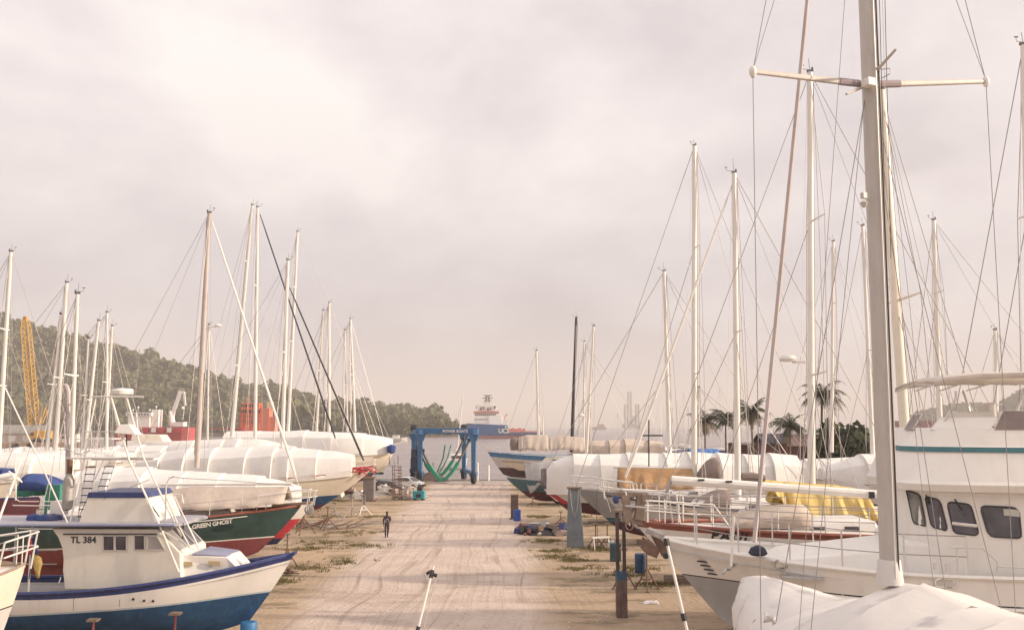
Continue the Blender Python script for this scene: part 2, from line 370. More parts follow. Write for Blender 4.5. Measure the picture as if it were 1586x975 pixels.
# ---- wooded hills : terrain sheets and the far-off wood on them
def foliage_mat(name, cols, scale=.35):
    m = bpy.data.materials.new(name); m.use_nodes = True; t = m.node_tree; N = t.nodes; Lk = t.links
    b = N['Principled BSDF']; b.inputs['Roughness'].default_value = .8; b.inputs['Specular IOR Level'].default_value = .2
    at_ = N.new('ShaderNodeAttribute'); at_.attribute_name = 'tone'
    co = N.new('ShaderNodeTexCoord'); n = N.new('ShaderNodeTexNoise'); n.inputs['Scale'].default_value = scale; n.inputs['Detail'].default_value = 5
    Lk.new(co.outputs['Object'], n.inputs['Vector'])
    mth = N.new('ShaderNodeMath'); mth.operation = 'MULTIPLY_ADD'; mth.inputs[1].default_value = .55
    Lk.new(n.outputs['Fac'], mth.inputs[0]); m2 = N.new('ShaderNodeMath'); m2.operation = 'MULTIPLY'; m2.inputs[1].default_value = .45
    Lk.new(at_.outputs['Fac'], m2.inputs[0]); Lk.new(m2.outputs[0], mth.inputs[2])
    r = N.new('ShaderNodeValToRGB'); Lk.new(mth.outputs[0], r.inputs[0])
    for i, c in enumerate(cols):
        p = .22 + .56 * i / (len(cols) - 1)
        el = r.color_ramp.elements[i] if i < 2 else r.color_ramp.elements.new(p)
        el.position = p; el.color = (*c, 1)
    Lk.new(r.outputs[0], b.inputs['Base Color'])
    tl = N.new('ShaderNodeBsdfTranslucent'); Lk.new(r.outputs[0], tl.inputs[0]); ms = N.new('ShaderNodeMixShader'); ms.inputs[0].default_value = .2
    Lk.new(b.outputs[0], ms.inputs[1]); Lk.new(tl.outputs[0], ms.inputs[2]); Lk.new(ms.outputs[0], N['Material Output'].inputs[0])
    return m
WOODF = foliage_mat('hill_foliage', [(.07, .072, .04), (.115, .118, .06), (.165, .16, .082), (.215, .185, .105)], .02)
TREEF = foliage_mat('tree_foliage', [(.055, .066, .042), (.09, .10, .06), (.145, .14, .08)], .5)
def crown_proto(rng, nq=70, q=.30):
    """unit crown: quads scattered through an uneven ellipsoid made of several clumps"""
    cl = [(rng.uniform(-.55, .55), rng.uniform(-.55, .55), rng.uniform(.25, .95), rng.uniform(.32, .55)) for _ in range(7)]
    v = np.zeros((nq, 4, 3)); tone = np.zeros(nq)
    for i in range(nq):
        cx, cy, cz, r = cl[rng.randrange(7)]
        d = np.array([rng.gauss(0, 1), rng.gauss(0, 1), rng.gauss(.25, 1)]); d /= np.linalg.norm(d)
        p = np.array([cx, cy, cz]) + d * r * rng.uniform(.75, 1.05)
        nrm = d + np.array([rng.gauss(0, .35), rng.gauss(0, .35), rng.gauss(.2, .35)]); nrm /= np.linalg.norm(nrm)
        a = np.cross(nrm, [.3, .5, .8]); a /= np.linalg.norm(a); b = np.cross(nrm, a); s = q * rng.uniform(.6, 1.3)
        ang = rng.uniform(0, 6.28); a, b = a * math.cos(ang) + b * math.sin(ang), b * math.cos(ang) - a * math.sin(ang)
        v[i] = [p - a * s, p - b * s * .75 + nrm * s * .1, p + a * s, p + b * s * .75 + nrm * s * .1]
        tone[i] = rng.random()
    return v, tone
RNG = random.Random(11)
PROTO = [crown_proto(RNG) for _ in range(8)]
PROTO_D = [crown_proto(RNG, 620, .105) for _ in range(4)]
def crowns(name, places, m, protos=PROTO, parent=None):
    """places: (x,y,z,rx,rz) -> one mesh holding all the crowns' leaf clumps"""
    V, T = [], []
    for x, y, z, rx, rzz in places:
        v, t = protos[RNG.randrange(len(protos))]
        a = RNG.uniform(0, 6.28); ca, sa = math.cos(a), math.sin(a)
        w = np.empty_like(v); w[..., 0] = (v[..., 0] * ca - v[..., 1] * sa) * rx + x; w[..., 1] = (v[..., 0] * sa + v[..., 1] * ca) * rx + y
        w[..., 2] = v[..., 2] * rzz + z
        V.append(w.reshape(-1, 3)); T.append(np.clip(t * .5 + RNG.random() * .5, 0, 1))
    V = np.concatenate(V); T = np.concatenate(T); nf = len(T)
    me = bpy.data.meshes.new(name); me.vertices.add(nf * 4); me.vertices.foreach_set('co', V.ravel().astype(np.float32))
    me.loops.add(nf * 4); me.loops.foreach_set('vertex_index', np.arange(nf * 4, dtype=np.int32))
    me.polygons.add(nf); me.polygons.foreach_set('loop_start', np.arange(0, nf * 4, 4, dtype=np.int32))
    me.update(calc_edges=True)
    at_ = me.attributes.new('tone', 'FLOAT', 'FACE'); at_.data.foreach_set('value', T.astype(np.float32))
    me.materials.append(m); o = bpy.data.objects.new(name, me); COL.objects.link(o); o.parent = parent
    return o
SOIL = mat('hill_soil', (.13, .10, .07), .95, var=.3, scale=.02)
# left hill: ridge line read off the photograph at its own distance, shore at 860 m
RIDGE = [(-420, 470), (-150, 480), (-40, 490), (30, 512), (80, 518), (140, 540), (175, 552), (235, 560), (290, 580), (340, 590), (390, 605), (440, 606), (500, 628), (560, 632), (640, 637), (705, 643), (722, 658)]
def hill(name, ridge, ysh, depth, zoff, ncol, nrow, shore):
    rows = []
    for j in range(nrow + 1):
        t = j / nrow; row = []
        for i in range(ncol + 1):
            px = lerp(ridge[0][0], ridge[-1][0], i / ncol); zr = at(px, interp(ridge, px), ysh + depth).z - zoff
            Y = ysh + depth * t
            z = lerp(shore, max(zr, shore + .5), sm(t) ** .8) if t <= .75 else lerp(shore, max(zr, shore + .5), 1)
            row.append(Vector(((px - W0 / 2) / F * (Y) * 1.0, Y, z + RNG.uniform(-1, 1) * (1 if j else 0))))
        rows.append(row)
    mb = MB(); mb.grid(rows); bottom = [Vector((p.x, p.y + 400, -3)) for p in rows[-1]]
    mb.grid([rows[-1], bottom]); mb.grid([rows[0], [Vector((p.x, p.y - 2, -4)) for p in rows[0]]])
    tag(mb.build(name, SOIL), kind='structure'); return rows
hr = hill('hill', RIDGE, 860, 330, 9, 60, 10, 0.5)
def hpoint(rows, u, t):
    i = min(int(u * (len(rows[0]) - 1)), len(rows[0]) - 2); j = min(int(t * (len(rows) - 1)), len(rows) - 2)
    a = u * (len(rows[0]) - 1) - i; b = t * (len(rows) - 1) - j
    return rows[j][i].lerp(rows[j][i + 1], a).lerp(rows[j + 1][i].lerp(rows[j + 1][i + 1], a), b)
pl = []
for k in range(3900):
    u = RNG.uniform(0, .965); t = RNG.uniform(0, 1) ** .8
    p = hpoint(hr, u, t); s = RNG.choice([RNG.uniform(3.5, 6), RNG.uniform(5, 9), RNG.uniform(7, 12)])
    pl.append((p.x, p.y, p.z - 1, s, s * RNG.uniform(.9, 1.5)))
tag(crowns('hillside_forest', pl, WOODF), kind='stuff')
# shoreline trees one can tell apart between the yachts and the travel lift
SHT = []
for k in range(22):
    px = lerp(462, 716, k / 21) + RNG.uniform(-4, 4)
    top = interp(RIDGE, px) + RNG.uniform(2, 11) - 2
    Y = 846 - RNG.uniform(0, 14); base = Vector((at(px, 660, Y).x, Y, .6)); h = max(7, at(px, top, Y).z - base.z)
    SHT.append((px, base, h))
ORD = ['leftmost of the row behind the yacht masts', 'second from the left behind the yacht masts', 'third from the left behind the yacht masts', 'between the slanting dark headsail and next mast', 'just right of the slanting dark headsail', 'left of the paired short masts', 'directly behind the paired short masts', 'right of the paired short masts', 'above the wrapped tip of the cream yacht', 'over the cream yacht bow', 'left of the moored workboat', 'directly behind the moored workboat', 'right of the moored workboat', 'above the left leg of the blue hoist', 'just right of the hoist left leg', 'over the left third of the hoist beam', 'over the start of the hoist lettering', 'over the middle of the hoist lettering', 'over the end of the hoist lettering', 'left of the catamaran mast', 'touching the catamaran mast', 'last at the point beside the supply ship']
kinds = ['broad grey-green', 'tall olive', 'round dark green', 'pale dusty green']
for k, (px, base, h) in enumerate(SHT):
    t = thing('shore_tree', 'distant %s tree on the far shore, number %d of the row from the hill towards the ship' % (kinds[k % 4], k + 1), 'tree', base, 0, 'trees along the far shore')
    t['label'] = kinds[k % 4].capitalize() + ' tree on the far shore, ' + ORD[k]
    tr = MB(); tr.tube([(0, 0, -2.2), (.3, 0, h * .3), (0, .2, h * .6)], [.6, .45, .2], 6); tr.tube([(.2, 0, h * .3), (1.6, .4, h * .55)], [.3, .1], 5); tr.build('trunk', TIMBER, t)
    crowns('crown', [(0, 0, h * .12, h * .46, h * .62), (h * .25, -1, 0, h * .34, h * .46), (-h * .28, -2, 0, h * .36, h * .42)], WOODF, PROTO_D[:2] + PROTO[:2], t)
# right hill, far across the bay
RIDGE2 = [(1380, 664), (1405, 648), (1425, 640), (1450, 634), (1470, 629), (1500, 626), (1530, 632), (1555, 622), (1586, 606), (1640, 585), (1750, 570), (1900, 580)]
hr2 = hill('far_hill', RIDGE2, 1500, 500, 9, 44, 8, .5)
pl = []
for k in range(1500):
    p = hpoint(hr2, RNG.uniform(.03, .99), RNG.uniform(0, 1)); s = RNG.uniform(7, 12); pl.append((p.x, p.y, p.z - 1, s, s * 1.1))
tag(crowns('far_hill_forest', pl, WOODF), kind='stuff')

# ---- far left dock, shed and crane
DY = 330
p0, p1 = at(-160, 684, DY), at(122, 684, DY)
sheet('far_dock', [(p0.x - 60, DY), (p1.x, DY), (p1.x - 58, DY + 95), (p0.x - 120, DY + 95)], 2.0, mat('tan_dock_wall', (.42, .30, .21), .9, var=.2, scale=.3), thick=4.5)
dt = thing('dock_fender', 'black tyre fender hung on the tan dock wall', 'fender', (at(25, 688, DY).x, DY - .35, .6))
mb = MB(); mb.lathe([(.55, -.3), (1.15, -.3), (1.3, 0), (1.15, .3), (.55, .3), (.55, -.3)], n=16, axis='Y'); mb.build('tyre', RUBBER, dt, smooth=True)
dt2 = copy_tree(dt); dt2.location.x = at(47, 688, DY).x; dt2['label'] = 'second tyre fender on the tan dock wall, nearer the crane'
sh = thing('dock_shed', 'low dock shed with a pale corrugated roof beside the yellow crane', 'shed', (at(20, 660, DY + 8).x, DY + 14, 2.0))
mb = MB(); mb.box((0, 0, 1.6), (19, 8, 3.2)); mb.build('wall', mat('shed_wall', (.5, .45, .4), .9), sh)
rf = MB()
for k in range(30):
    x = -10.4 + k * .715; rf.prism([(x, -4.6, 3.2), (x + .66, -4.6, 3.2 + .12), (x + .66, .1, 6.3 + .12), (x, .1, 6.3)], (0, 0, -.1)); rf.prism([(x, .1, 6.3), (x + .66, .1, 6.42), (x + .66, 4.6, 3.32), (x, 4.6, 3.2)], (0, 0, -.1))
rf.build('roof', GALV, sh)
for x in (-6.5, -1.2, 4.2):
    d = MB(); d.box((x, -4.05, 1.3), (2.6, .12, 2.2)); d.build('door', mat('white_roller_door', (.7, .68, .64), .6), sh)
sh2 = thing('site_cabin', 'small white portable cabin on the dock behind the crane', 'cabin', (at(97, 660, DY + 10).x, DY + 16, 2.0))
mb = MB(); mb.box((0, 0, 1.5), (6.5, 3, 2.9)); mb.build('wall', SHIPW, sh2); mb = MB(); mb.box((0, 0, 3.05), (6.8, 3.3, .2)); mb.build('roof', GALV, sh2)
for x in (-1.8, .2, 2.0):
    w = MB(); w.box((x, -1.53, 1.7), (.9, .06, .9)); w.build('window', GLASS, sh2)
cr = thing('crawler_crane', 'yellow lattice boom crawler crane on the far dock', 'crane', (at(62, 660, DY + 6).x, DY + 8, 2.0))
def lattice(mb, a, b, w0, w1, n, r, mi=0):
    a, b = Vector(a), Vector(b); d = (b - a).normalized(); sx_ = d.cross(Vector((0, 1, 0))).normalized(); sy_ = d.cross(sx_).normalized()
    def cor(i):
        t = i / n; w = lerp(w0, w1, t) / 2; p = a.lerp(b, t); return [p + sx_ * w + sy_ * w, p - sx_ * w + sy_ * w, p - sx_ * w - sy_ * w, p + sx_ * w - sy_ * w]
    for k in range(4): mb.tube([cor(0)[k], cor(n)[k]], r, 4, mi)
    for i in range(n):
        c0, c1 = cor(i), cor(i + 1)
        for k in range(4): mb.tube([c0[k], c1[(k + 1) % 4]], r * .6, 3, mi, cap=False); mb.tube([c0[(k + 1) % 4], c1[k]], r * .5, 3, mi, cap=False)
bt, bb = L(cr, at(39, 492, DY + 8)), L(cr, at(53, 658, DY + 8))
mb = MB(); lattice(mb, bb, bb.lerp(bt, .9), 2.9, 2.6, 20, .13); lattice(mb, bb.lerp(bt, .9), bt, 2.6, 1.3, 2, .13); mb.build('boom', CRANEY, cr)
mb = MB(); mb.box(bt, (1.2, .9, 1.0)); mb.build('boom_head', mat('orange_paint', (.5, .2, .05), .6), cr)
mb = MB(); mb.tube([L(cr, at(62, 655, DY + 8)), L(cr, at(72, 628, DY + 8))], .22, 4); mb.tube([L(cr, at(66, 655, DY + 9)), L(cr, at(77, 628, DY + 9))], .22, 4); mb.build('gantry', CRANEY, cr)
mb = MB(); mb.tube([bt, L(cr, at(75, 628, DY + 8.5))], .06, 4); mb.build('pendant_line', WIRE, cr)
mb = MB(); mb.box((.5, 0, 2.9), (5.6, 3, 2.8)); mb.build('engine_house', CRANEY, cr, bevel=.12)
mb = MB(); mb.hexa([(-3.9, -1.4, 1.5), (-2.3, -1.4, 1.5), (-2.3, .2, 1.5), (-3.9, .2, 1.5)], [(-3.5, -1.4, 4.0), (-2.3, -1.4, 4.0), (-2.3, .2, 4.0), (-3.5, .2, 4.0)]); cbm = mb.build('cab', CRANEY, cr)
mb = MB(); mb.box((-3.05, -1.43, 3.0), (1.1, .06, 1.2)); mb.build('window', GLASS, cbm)
for s in (-1, 1):
    mb = MB(); mb.prism([(-3, s * 1.6 - .4, .35), (-2.5, s * 1.6 - .4, 0.004), (2.5, s * 1.6 - .4, 0.004), (3, s * 1.6 - .4, .35), (3, s * 1.6 - .4, .8), (2.5, s * 1.6 - .4, 1.2), (-2.5, s * 1.6 - .4, 1.2), (-3, s * 1.6 - .4, .8)], (0, .8, 0)); mb.build('track', DARK, cr)
# ================================================================== BOAT BUILDERS
class Hull:
    """a hull lofted from stations; local x forward, bow stem head at x=0, keel line along y=0"""
    def __init__(s, root, Ln, B, zb, zm, zs, zf, zk, zt, wl, mats, rake=1.2, tr=.7, tmax=.5, stripe=.12, top=0.0, full=2.6, flare=1.0, nst=22, stern_rake=0.0, soft=False, shl=.7):
        s.shl = shl
        s.root, s.Ln, s.B, s.zb, s.zm, s.zs, s.zf, s.zk, s.zt, s.rake, s.tr, s.tmax, s.full, s.flare, s.srk = root, Ln, B, zb, zm, zs, zf, zk, zt, rake, tr, tmax, full, flare, stern_rake
        rows = []; ts = [0, .012, .03, .055] + [lerp(.085, 1, (i / (nst - 4))) for i in range(nst - 3)]
        bands = None
        for t in ts:
            z0, z1 = s.sheer(t), s.keel(t); w_ = lerp(wl[0], wl[1], t)
            zl = [z0]
            bd = []
            if top: zl.append(z0 - top); bd.append(3)
            a = zl[-1]
            for i in range(1, 5): zl.append(lerp(a, w_, i / 4)); bd.append(0)
            zl.append(w_ - stripe); bd.append(1)
            a = zl[-1]
            for i in range(1, 7): zl.append(lerp(a, min(z1, a - .02), math.sin(i / 6 * math.pi / 2))); bd.append(2)
            bands = bd
            half = [s.pt(t, z, 1) for z in zl]
            rows.append(half + [Vector((p.x, -p.y, p.z)) for p in reversed(half[:-1])])
        n = len(rows[0]); mb = MB()
        full_b = bands + list(reversed(bands))
        for i in range(len(rows) - 1):
            pass
        mb.v = [tuple(p) for r in rows for p in r]
        for i in range(len(rows) - 1):
            for j in range(n - 1):
                mb.f.append((i * n + j, i * n + j + 1, (i + 1) * n + j + 1, (i + 1) * n + j)); mb.m.append(full_b[j])
        o = (len(rows) - 1) * n; k = n // 2
        for j in range(k):                       # transom, strip by strip so the paint bands run on round it
            q = (o + j, o + j + 1, o + n - 2 - j, o + n - 1 - j)
            if j == k - 1: q = (o + j, o + j + 1, o + n - 1 - j)
            mb.f.append(q); mb.m.append(full_b[j])
        s.obj = mb.build('hull', mats, root, smooth=True, sharp=32)
    def sheer(s, t):
        return s.zm + (s.zb - s.zm) * max(0, 1 - t / s.shl) ** 2 + (s.zs - s.zm) * max(0, (t - .6) / .4) ** 2
    def keel(s, t):
        if t < .3: return lerp(s.zf, s.zk, math.sin(t / .3 * math.pi / 2))
        if t < .62: return s.zk
        return lerp(s.zk, s.zt, sm((t - .62) / .38) * .9 + .1 * ((t - .62) / .38))
    def half(s, t):
        if t < s.tmax: return s.B / 2 * max(0.0, 1 - (1 - t / s.tmax) ** 2.1) ** .85
        return s.B / 2 * (1 - (1 - s.tr) * ((t - s.tmax) / (1 - s.tmax)) ** 1.8)
    def pt(s, t, z, side):
        z0, z1 = s.sheer(t), s.keel(t); r = max(0.0, min(1.0, (z0 - z) / (z0 - z1)))
        p = lerp(s.flare, s.full, sm(t / .45)); w = s.half(t) * max(0.0, 1 - r ** p) ** lerp(1.0, .62, sm(t / .4))
        u = max(0.0, min(1.0, (s.zb - z) / (s.zb - s.zf)))
        x = -s.Ln * t - s.rake * u ** 1.15 * (1 - t) ** 4 - (s.srk * r * (t ** 6) * -1)
        return Vector((x, side * w, z))
    def S(s, t, side, up=0.0, out=0.0):
        p = s.pt(t, s.sheer(t), side); p.y += side * out; p.z += up; return p
    def deck(s, m, drop=.06, camber=.12):
        mb = MB(); rows = []
        for i in range(15):
            t = .004 + .992 * i / 14; a = s.S(t, 1); rows.append([Vector((a.x, a.y * c, a.z - drop + camber * (1 - c * c) * min(1, t * 5))) for c in (.985, .5, 0, -.5, -.985)])
        mb.grid(rows); return mb.build('deck', m, s.root)
    def rail(s, m, r=.05, name='toe_rail', up=.02, t0=0.0, t1=1.0, h=None):
        mb = MB(); n = 20
        pts = [s.S(lerp(t1, max(t0, .002), i / n), 1, up) for i in range(n + 1)]
        pts2 = [s.S(lerp(max(t0, .002), t1, i / n), -1, up) for i in range(n + 1)]
        mb.tube(pts + pts2 if t0 < .003 else pts, r, 6)
        if t0 >= .003: mb.tube(pts2, r, 6)
        return mb.build(name, m, s.root, smooth=True)
    def fin(s, m, t0, t1, zb, th=.26, name='keel', sweep=.1, tipc=.85):
        xa, xb = -s.Ln * t0, -s.Ln * t1; zt_ = s.zk + .18; mb = MB(); rows = []
        for k, z in enumerate((zt_, lerp(zt_, zb, .5), zb)):
            f = k / 2; a = lerp(xa, lerp(xa, xb, sweep), f); b = lerp(xb, lerp(xb, xa, (1 - tipc) - sweep * .3), f); ring = []
            for i in range(8):
                u = i / 7; w = th / 2 * math.sin(math.pi * min(1, u * .92 + .08)) ** .6; ring.append(Vector((lerp(a, b, u), w, z)))
            ring += [Vector((p.x, -p.y, p.z)) for p in reversed(ring)]; rows.append(ring)
        mb.grid(rows, closed=True); n = len(rows[0]); mb.f.append(tuple(2 * n + i for i in range(n))); mb.m.append(0)
        return mb.build(name, m, s.root, smooth=True)
    def cover(s, m, ridge, t0=.02, t1=.98, ov=.35, frames=8, seed=1, bulge=.10, name='shrink_wrap', side_full=.8, nz=.02, K=7, fold=.0, sharp=20):
        rng = random.Random(seed); fr = [lerp(t0, t1, i / frames) for i in range(frames + 1)]
        rows = []; sub = 4; lift = []; lean = []
        for i in range(1, frames): fr[i] += rng.uniform(-.22, .22) * (t1 - t0) / frames
        for i in range(frames):
            jit = rng.uniform(-.07, .07); lift.append(rng.uniform(-.10, .06)); lean.append(rng.uniform(-.12, .12))
            for j in range(sub + (1 if i == frames - 1 else 0)):
                f = j / sub; t = lerp(fr[i], fr[i + 1], f)
                rows.append((t, bulge * 1.55 * (1 - 1.7 * f) + jit * (1 - f), i, f))
            if i < frames - 1: rows.append((fr[i + 1] - 1e-4, -bulge * 1.05, i, 1.0))
        g = []
        for t, bl, pi_, pf in rows:
            zr = interp(ridge, t) + lift[pi_] * min(1, (interp(ridge, t) - s.sheer(t)) * .6) * math.sin(math.pi * min(1, pf * .5 + .5)); a = s.S(t, 1); w = a.y + .05; zs_ = a.z; ring = []
            prof = [(1, -ov), (1.0 + .02, -ov * .4), (1.02, .08)]
            for q in range(1, K):
                u = q / (K - 1); ang = u * math.pi / 2
                prof.append((lerp(1.02 * (1 - u), interp([(0, 1.02), (.1667, .97), (.3334, .84), (.5, .62), (.6667, .40), (1, 0)], u), side_full), lerp(u, interp([(0, 0), (.1667, .46), (.3334, .76), (.5, .90), (.6667, .965), (1, 1)], u), side_full)))
            for q, (fw, fz) in enumerate(prof):
                if q < 3: y = w * fw; z = zs_ + fz
                else: y = w * fw; z = zs_ + .08 + (zr - zs_ - .08) * fz
                k = bl * (0 if q < 2 else (1 if q < len(prof) - 1 else .6)) + rng.uniform(-nz, nz) + lean[pi_] * pf * (1 - pf) * 1.5 * (1 if 2 < q < len(prof) - 2 else .3)
                k += fold * math.sin(q * 1.1 + t * 38) * math.sin(t * 71 + q * .35) + fold * .6 * math.sin(t * 140 - q * .9)
                ring.append(Vector((a.x + rng.uniform(-.02, .02), max(0, y + k * (1 if w > .4 else .3)), z + k * .55)))
            ring[-1].y = 0
            g.append(ring + [Vector((p.x, -p.y, p.z)) for p in reversed(ring[:-1])])
        mb = MB(); mb.grid(g); n = len(g[0])
        mb.f += [tuple(range(n))] + [tuple((len(g) - 1) * n + i for i in range(n))]; mb.m += [0, 0]
        return mb.build(name, m, s.root, smooth=True, sharp=sharp)
    def stanchions(s, m, ts, h=.65, r=.018, sides=(1, -1), wires=True):
        for sd in sides:
            for t in ts:
                mb = MB(); mb.tube([s.S(t, sd, 0, -.06), s.S(t, sd, h, -.06)], r, 5); mb.build('stanchion', m, s.root)
            if wires:
                for k in (.5, 1.0):
                    mb = MB(); mb.tube([s.S(t, sd, h * k, -.06) for t in ts], r * .55, 4); mb.build('lifeline', WIRE, s.root)
    def pulpit(s, m, t=.09, h=.7, r=.024, fwd=.25):
        a, b = s.S(t, 1, h, -.04), s.S(t, -1, h, -.04); f = s.S(0, 1, h + .05) + Vector((fwd, 0, 0)); mb = MB()
        for zz in (1.0, .5):
            dz = Vector((0, 0, -h * (1 - zz)))
            mb.tube([a + dz, f + Vector((-.05, .22, 0)) + dz, f + Vector((.02, 0, 0)) + dz, f + Vector((-.05, -.22, 0)) + dz, b + dz], r, 6)
        for p in (a, b, f + Vector((-.08, .2, 0)), f + Vector((-.08, -.2, 0))): mb.tube([p, Vector((p.x - .12, p.y * .95, s.S(t, 1).z - .03))], r, 6)
        return mb.build('pulpit', m, s.root)

def stay(root, a, b, r, m, name='stay', n=4):
    mb = MB(); mb.tube([a, b], r, n, cap=False); return mb.build(name, m, root)
def mast(root, top, base, r0, m=ALU, sp=(), bow=None, stern=None, beam=1.5, chain=None, furl=None, furl_r=.06, wr=.014, radar=None, head=True, fwd=1.0, topr=.7, aft=True):
    """mast with spreaders, wires and masthead gear, all in the boat's own frame.  sp: (height share, half span)"""
    top, base = Vector(top), Vector(base); mb = MB(); n = 9
    mb.tube([base.lerp(top, i / n) for i in range(n + 1)], [lerp(r0, r0 * topr, i / n) for i in range(n + 1)], 10, squash=.75)
    mo = mb.build('mast', m, root, smooth=True)
    up = (top - base).normalized()
    tr = MB(); tr.tube([base.lerp(top, .05) + Vector((-r0 * 1.02, 0, 0)), base.lerp(top, .97) + Vector((-r0 * topr * .98, 0, 0))], r0 * .16, 4); tr.build('sail_track', DARK, mo)
    for kk, (ox, oy) in enumerate(((r0 * 2.2, r0), (-r0 * 2.6, -r0 * .6))):
        hl = MB(); hl.tube([base.lerp(top, .04) + Vector((ox * 1.6, oy * 2, 0)), base.lerp(top, .5) + Vector((ox * 1.1, oy, 0)), base.lerp(top, .985) + Vector((ox * .3, 0, 0))], wr * .7, 3, cap=False); hl.build('halyard', [LETW, WIRE][kk], mo)
    ends = {1: [], -1: []}
    for h, w in sp:
        c = base.lerp(top, h)
        for sd in (1, -1):
            e = c + Vector((-w * .18, sd * w, w * .07)); k = MB(); k.tube([c, c.lerp(e, .5), e], [.055, .045, .03], 6, squash=.6); k.build('spreader', m, mo); ends[sd].append(e)
    ch = chain or (lerp(base.z, base.z, 1)); zc = base.z if chain is None else chain
    for sd in (1, -1):
        foot = Vector((base.x - .15, sd * beam, zc)); pts = [foot] + ends[sd] + [top - up * .15]
        mb = MB(); mb.tube(pts, wr, 4, cap=False); mb.build('shroud', WIRE, root)
        if ends[sd]:
            mb = MB(); mb.tube([foot + Vector((-.35, 0, 0)), base.lerp(top, sp[0][0]) - up * .1], wr, 4, cap=False); mb.build('lower_shroud', WIRE, root)
    if bow is not None:
        bow = Vector(bow); ft = top.lerp(base, 1 - fwd)
        if furl:
            d = (bow - ft); mb = MB(); mb.tube([ft + d * .03, ft + d * .12, ft + d * .6, ft + d * .93, ft + d * .965], [furl_r * .5, furl_r * .8, furl_r, furl_r * 1.25, furl_r * .7], 7); mb.build('furled_sail', furl, root, smooth=True)
        mb = MB(); mb.tube([ft, bow], wr, 4, cap=False); mb.build('forestay', WIRE, root)
    if sp and bow is not None: stay(root, base.lerp(top, sp[-1][0]), Vector(bow).lerp(Vector((base.x, 0, Vector(bow).z)), .38), wr * .9, WIRE, 'inner_forestay')
    if stern is not None and aft: stay(root, top + Vector((0, 0, -.1)), Vector(stern).lerp(Vector((base.x, 0, Vector(stern).z + .9)), .3), wr * .7, WIRE, 'topping_lift')
    if stern is not None and aft: stay(root, top, stern, wr, WIRE, 'backstay')
    if head:
        vv = .45 + .55 * ((int(abs(top.x * 37 + top.z * 91))) % 10) / 10
        k = MB(); k.box(top + up * .05, (.26, .1, .1)); k.tube([top, top + up * .85 * vv + Vector((.06, 0, 0))], .012, 4); k.tube([top + up * .1, top + up * .15 + Vector((.45 * vv, 0, 0)), top + up * .3 + Vector((.46 * vv, 0, 0))], .012, 4)
        k.box(top + up * .31 + Vector((.46 * vv, 0, 0)), (.14, .02, .04)); k.lathe([(.04, 0), (.05, .05), (.04, .12)], top + up * .1 + Vector((-.1, 0, 0)), 6); k.build('masthead_gear', mat('grey_fittings', (.12, .11, .115), .6), mo)
    if radar:
        h, off = radar; c = base.lerp(top, h); k = MB(); k.bar(c, c + Vector((off, 0, 0)), .1, .08); k.lathe([(.1, 0), (.32, .02), (.36, .12), (.3, .24), (.05, .28)], c + Vector((off * 1.25, 0, .02)), 12); k.build('radar_dome', WHITE, mo, smooth=True)
    return mo
def boom(root, a, b, r, m=SPARW, name='boom'):
    mb = MB(); mb.tube([a, b], [r, r * .9], 10); return mb.build(name, m, root, smooth=True)
def tent(root, pts_ridge, half, drop, m, name='boom_tent', seed=3, wav=.05, n=26, asym=0.0):
    """canvas hung over a ridge line; half width and drop may be lists along it"""
    rng = random.Random(seed); rows = []; k = len(pts_ridge) - 1
    ph = [rng.uniform(0, 6.28) for _ in range(4)]
    for i in range(n + 1):
        t = i / n * k; j = min(int(t), k - 1); p = Vector(pts_ridge[j]).lerp(Vector(pts_ridge[j + 1]), t - j)
        hw = interp(half, i / n) if isinstance(half, list) else half; dr = interp(drop, i / n) if isinstance(drop, list) else drop
        ring = []
        for q in (-1, -.8, -.6, -.4, -.2, -.06, .06, .2, .4, .6, .8, 1):
            f = abs(q); w = wav * f * (math.sin(i * 1.35 + ph[0] + q * 2) + .7 * math.sin(i * .62 + ph[1] - q * 3) + .6 * rng.uniform(-1, 1))
            ring.append(p + Vector((w * .3, q * hw + w * (1 if q > 0 else -1), -dr * f ** 1.1 - .02 * (i % 2) * f - wav * .5 * math.sin(i * .9 + ph[2]) * f)))
        rows.append(ring)
    mb = MB(); mb.grid(rows); return mb.build(name, m, root, smooth=True, solid=.015, sharp=50)
JS = {}
def jack_stand(p, top, label, rz=0.0, m=RUST, spread=.62, group='tripod stands shoring up boats'):
    h = top - p[2]; t = thing('boat_stand', label, 'boat stand', p, rz, group)
    for k in range(3):
        a = 2 * math.pi * k / 3 + .4; e = Vector((math.cos(a) * spread, math.sin(a) * spread, .03)); mb = MB()
        mb.tube([(0, 0, h * .52), e], .036, 5); mb.box(e - Vector((0, 0, .015)), (.16, .16, .03)); mb.build('leg', m, t)
    mb = MB(); mb.tube([(0, 0, h * .3), (0, 0, h * .95)], .04, 6); mb.build('post', m, t)
    mb = MB()
    for k in range(3):
        a, b = 2 * math.pi * k / 3 + .4, 2 * math.pi * (k + 1) / 3 + .4; f = .55
        mb.tube([(math.cos(a) * spread * f, math.sin(a) * spread * f, h * .25), (math.cos(b) * spread * f, math.sin(b) * spread * f, h * .25)], .022, 4)
    mb.build('brace', m, t); mb = MB(); mb.box((0, 0, h * .97), (.34, .34, .07)); mb.build('pad', TIMBER, t)
    return t
def keel_block(p, size, label, m=TIMBER):
    t = thing('keel_block', label, 'keel block', p, 0, 'timber blocks under keels')
    n = max(1, round(size[2] / .28))
    for k in range(n):
        for s_ in (-1, 1):
            mb = MB(); hh = size[2] / n
            if k % 2: mb.box((s_ * size[0] * .3, 0, hh * (k + .5)), (size[0] * .34, size[1], hh * .97))
            else: mb.box((0, s_ * size[1] * .3, hh * (k + .5)), (size[0], size[1] * .34, hh * .97))
            mb.build('timber', m, t)
    return t
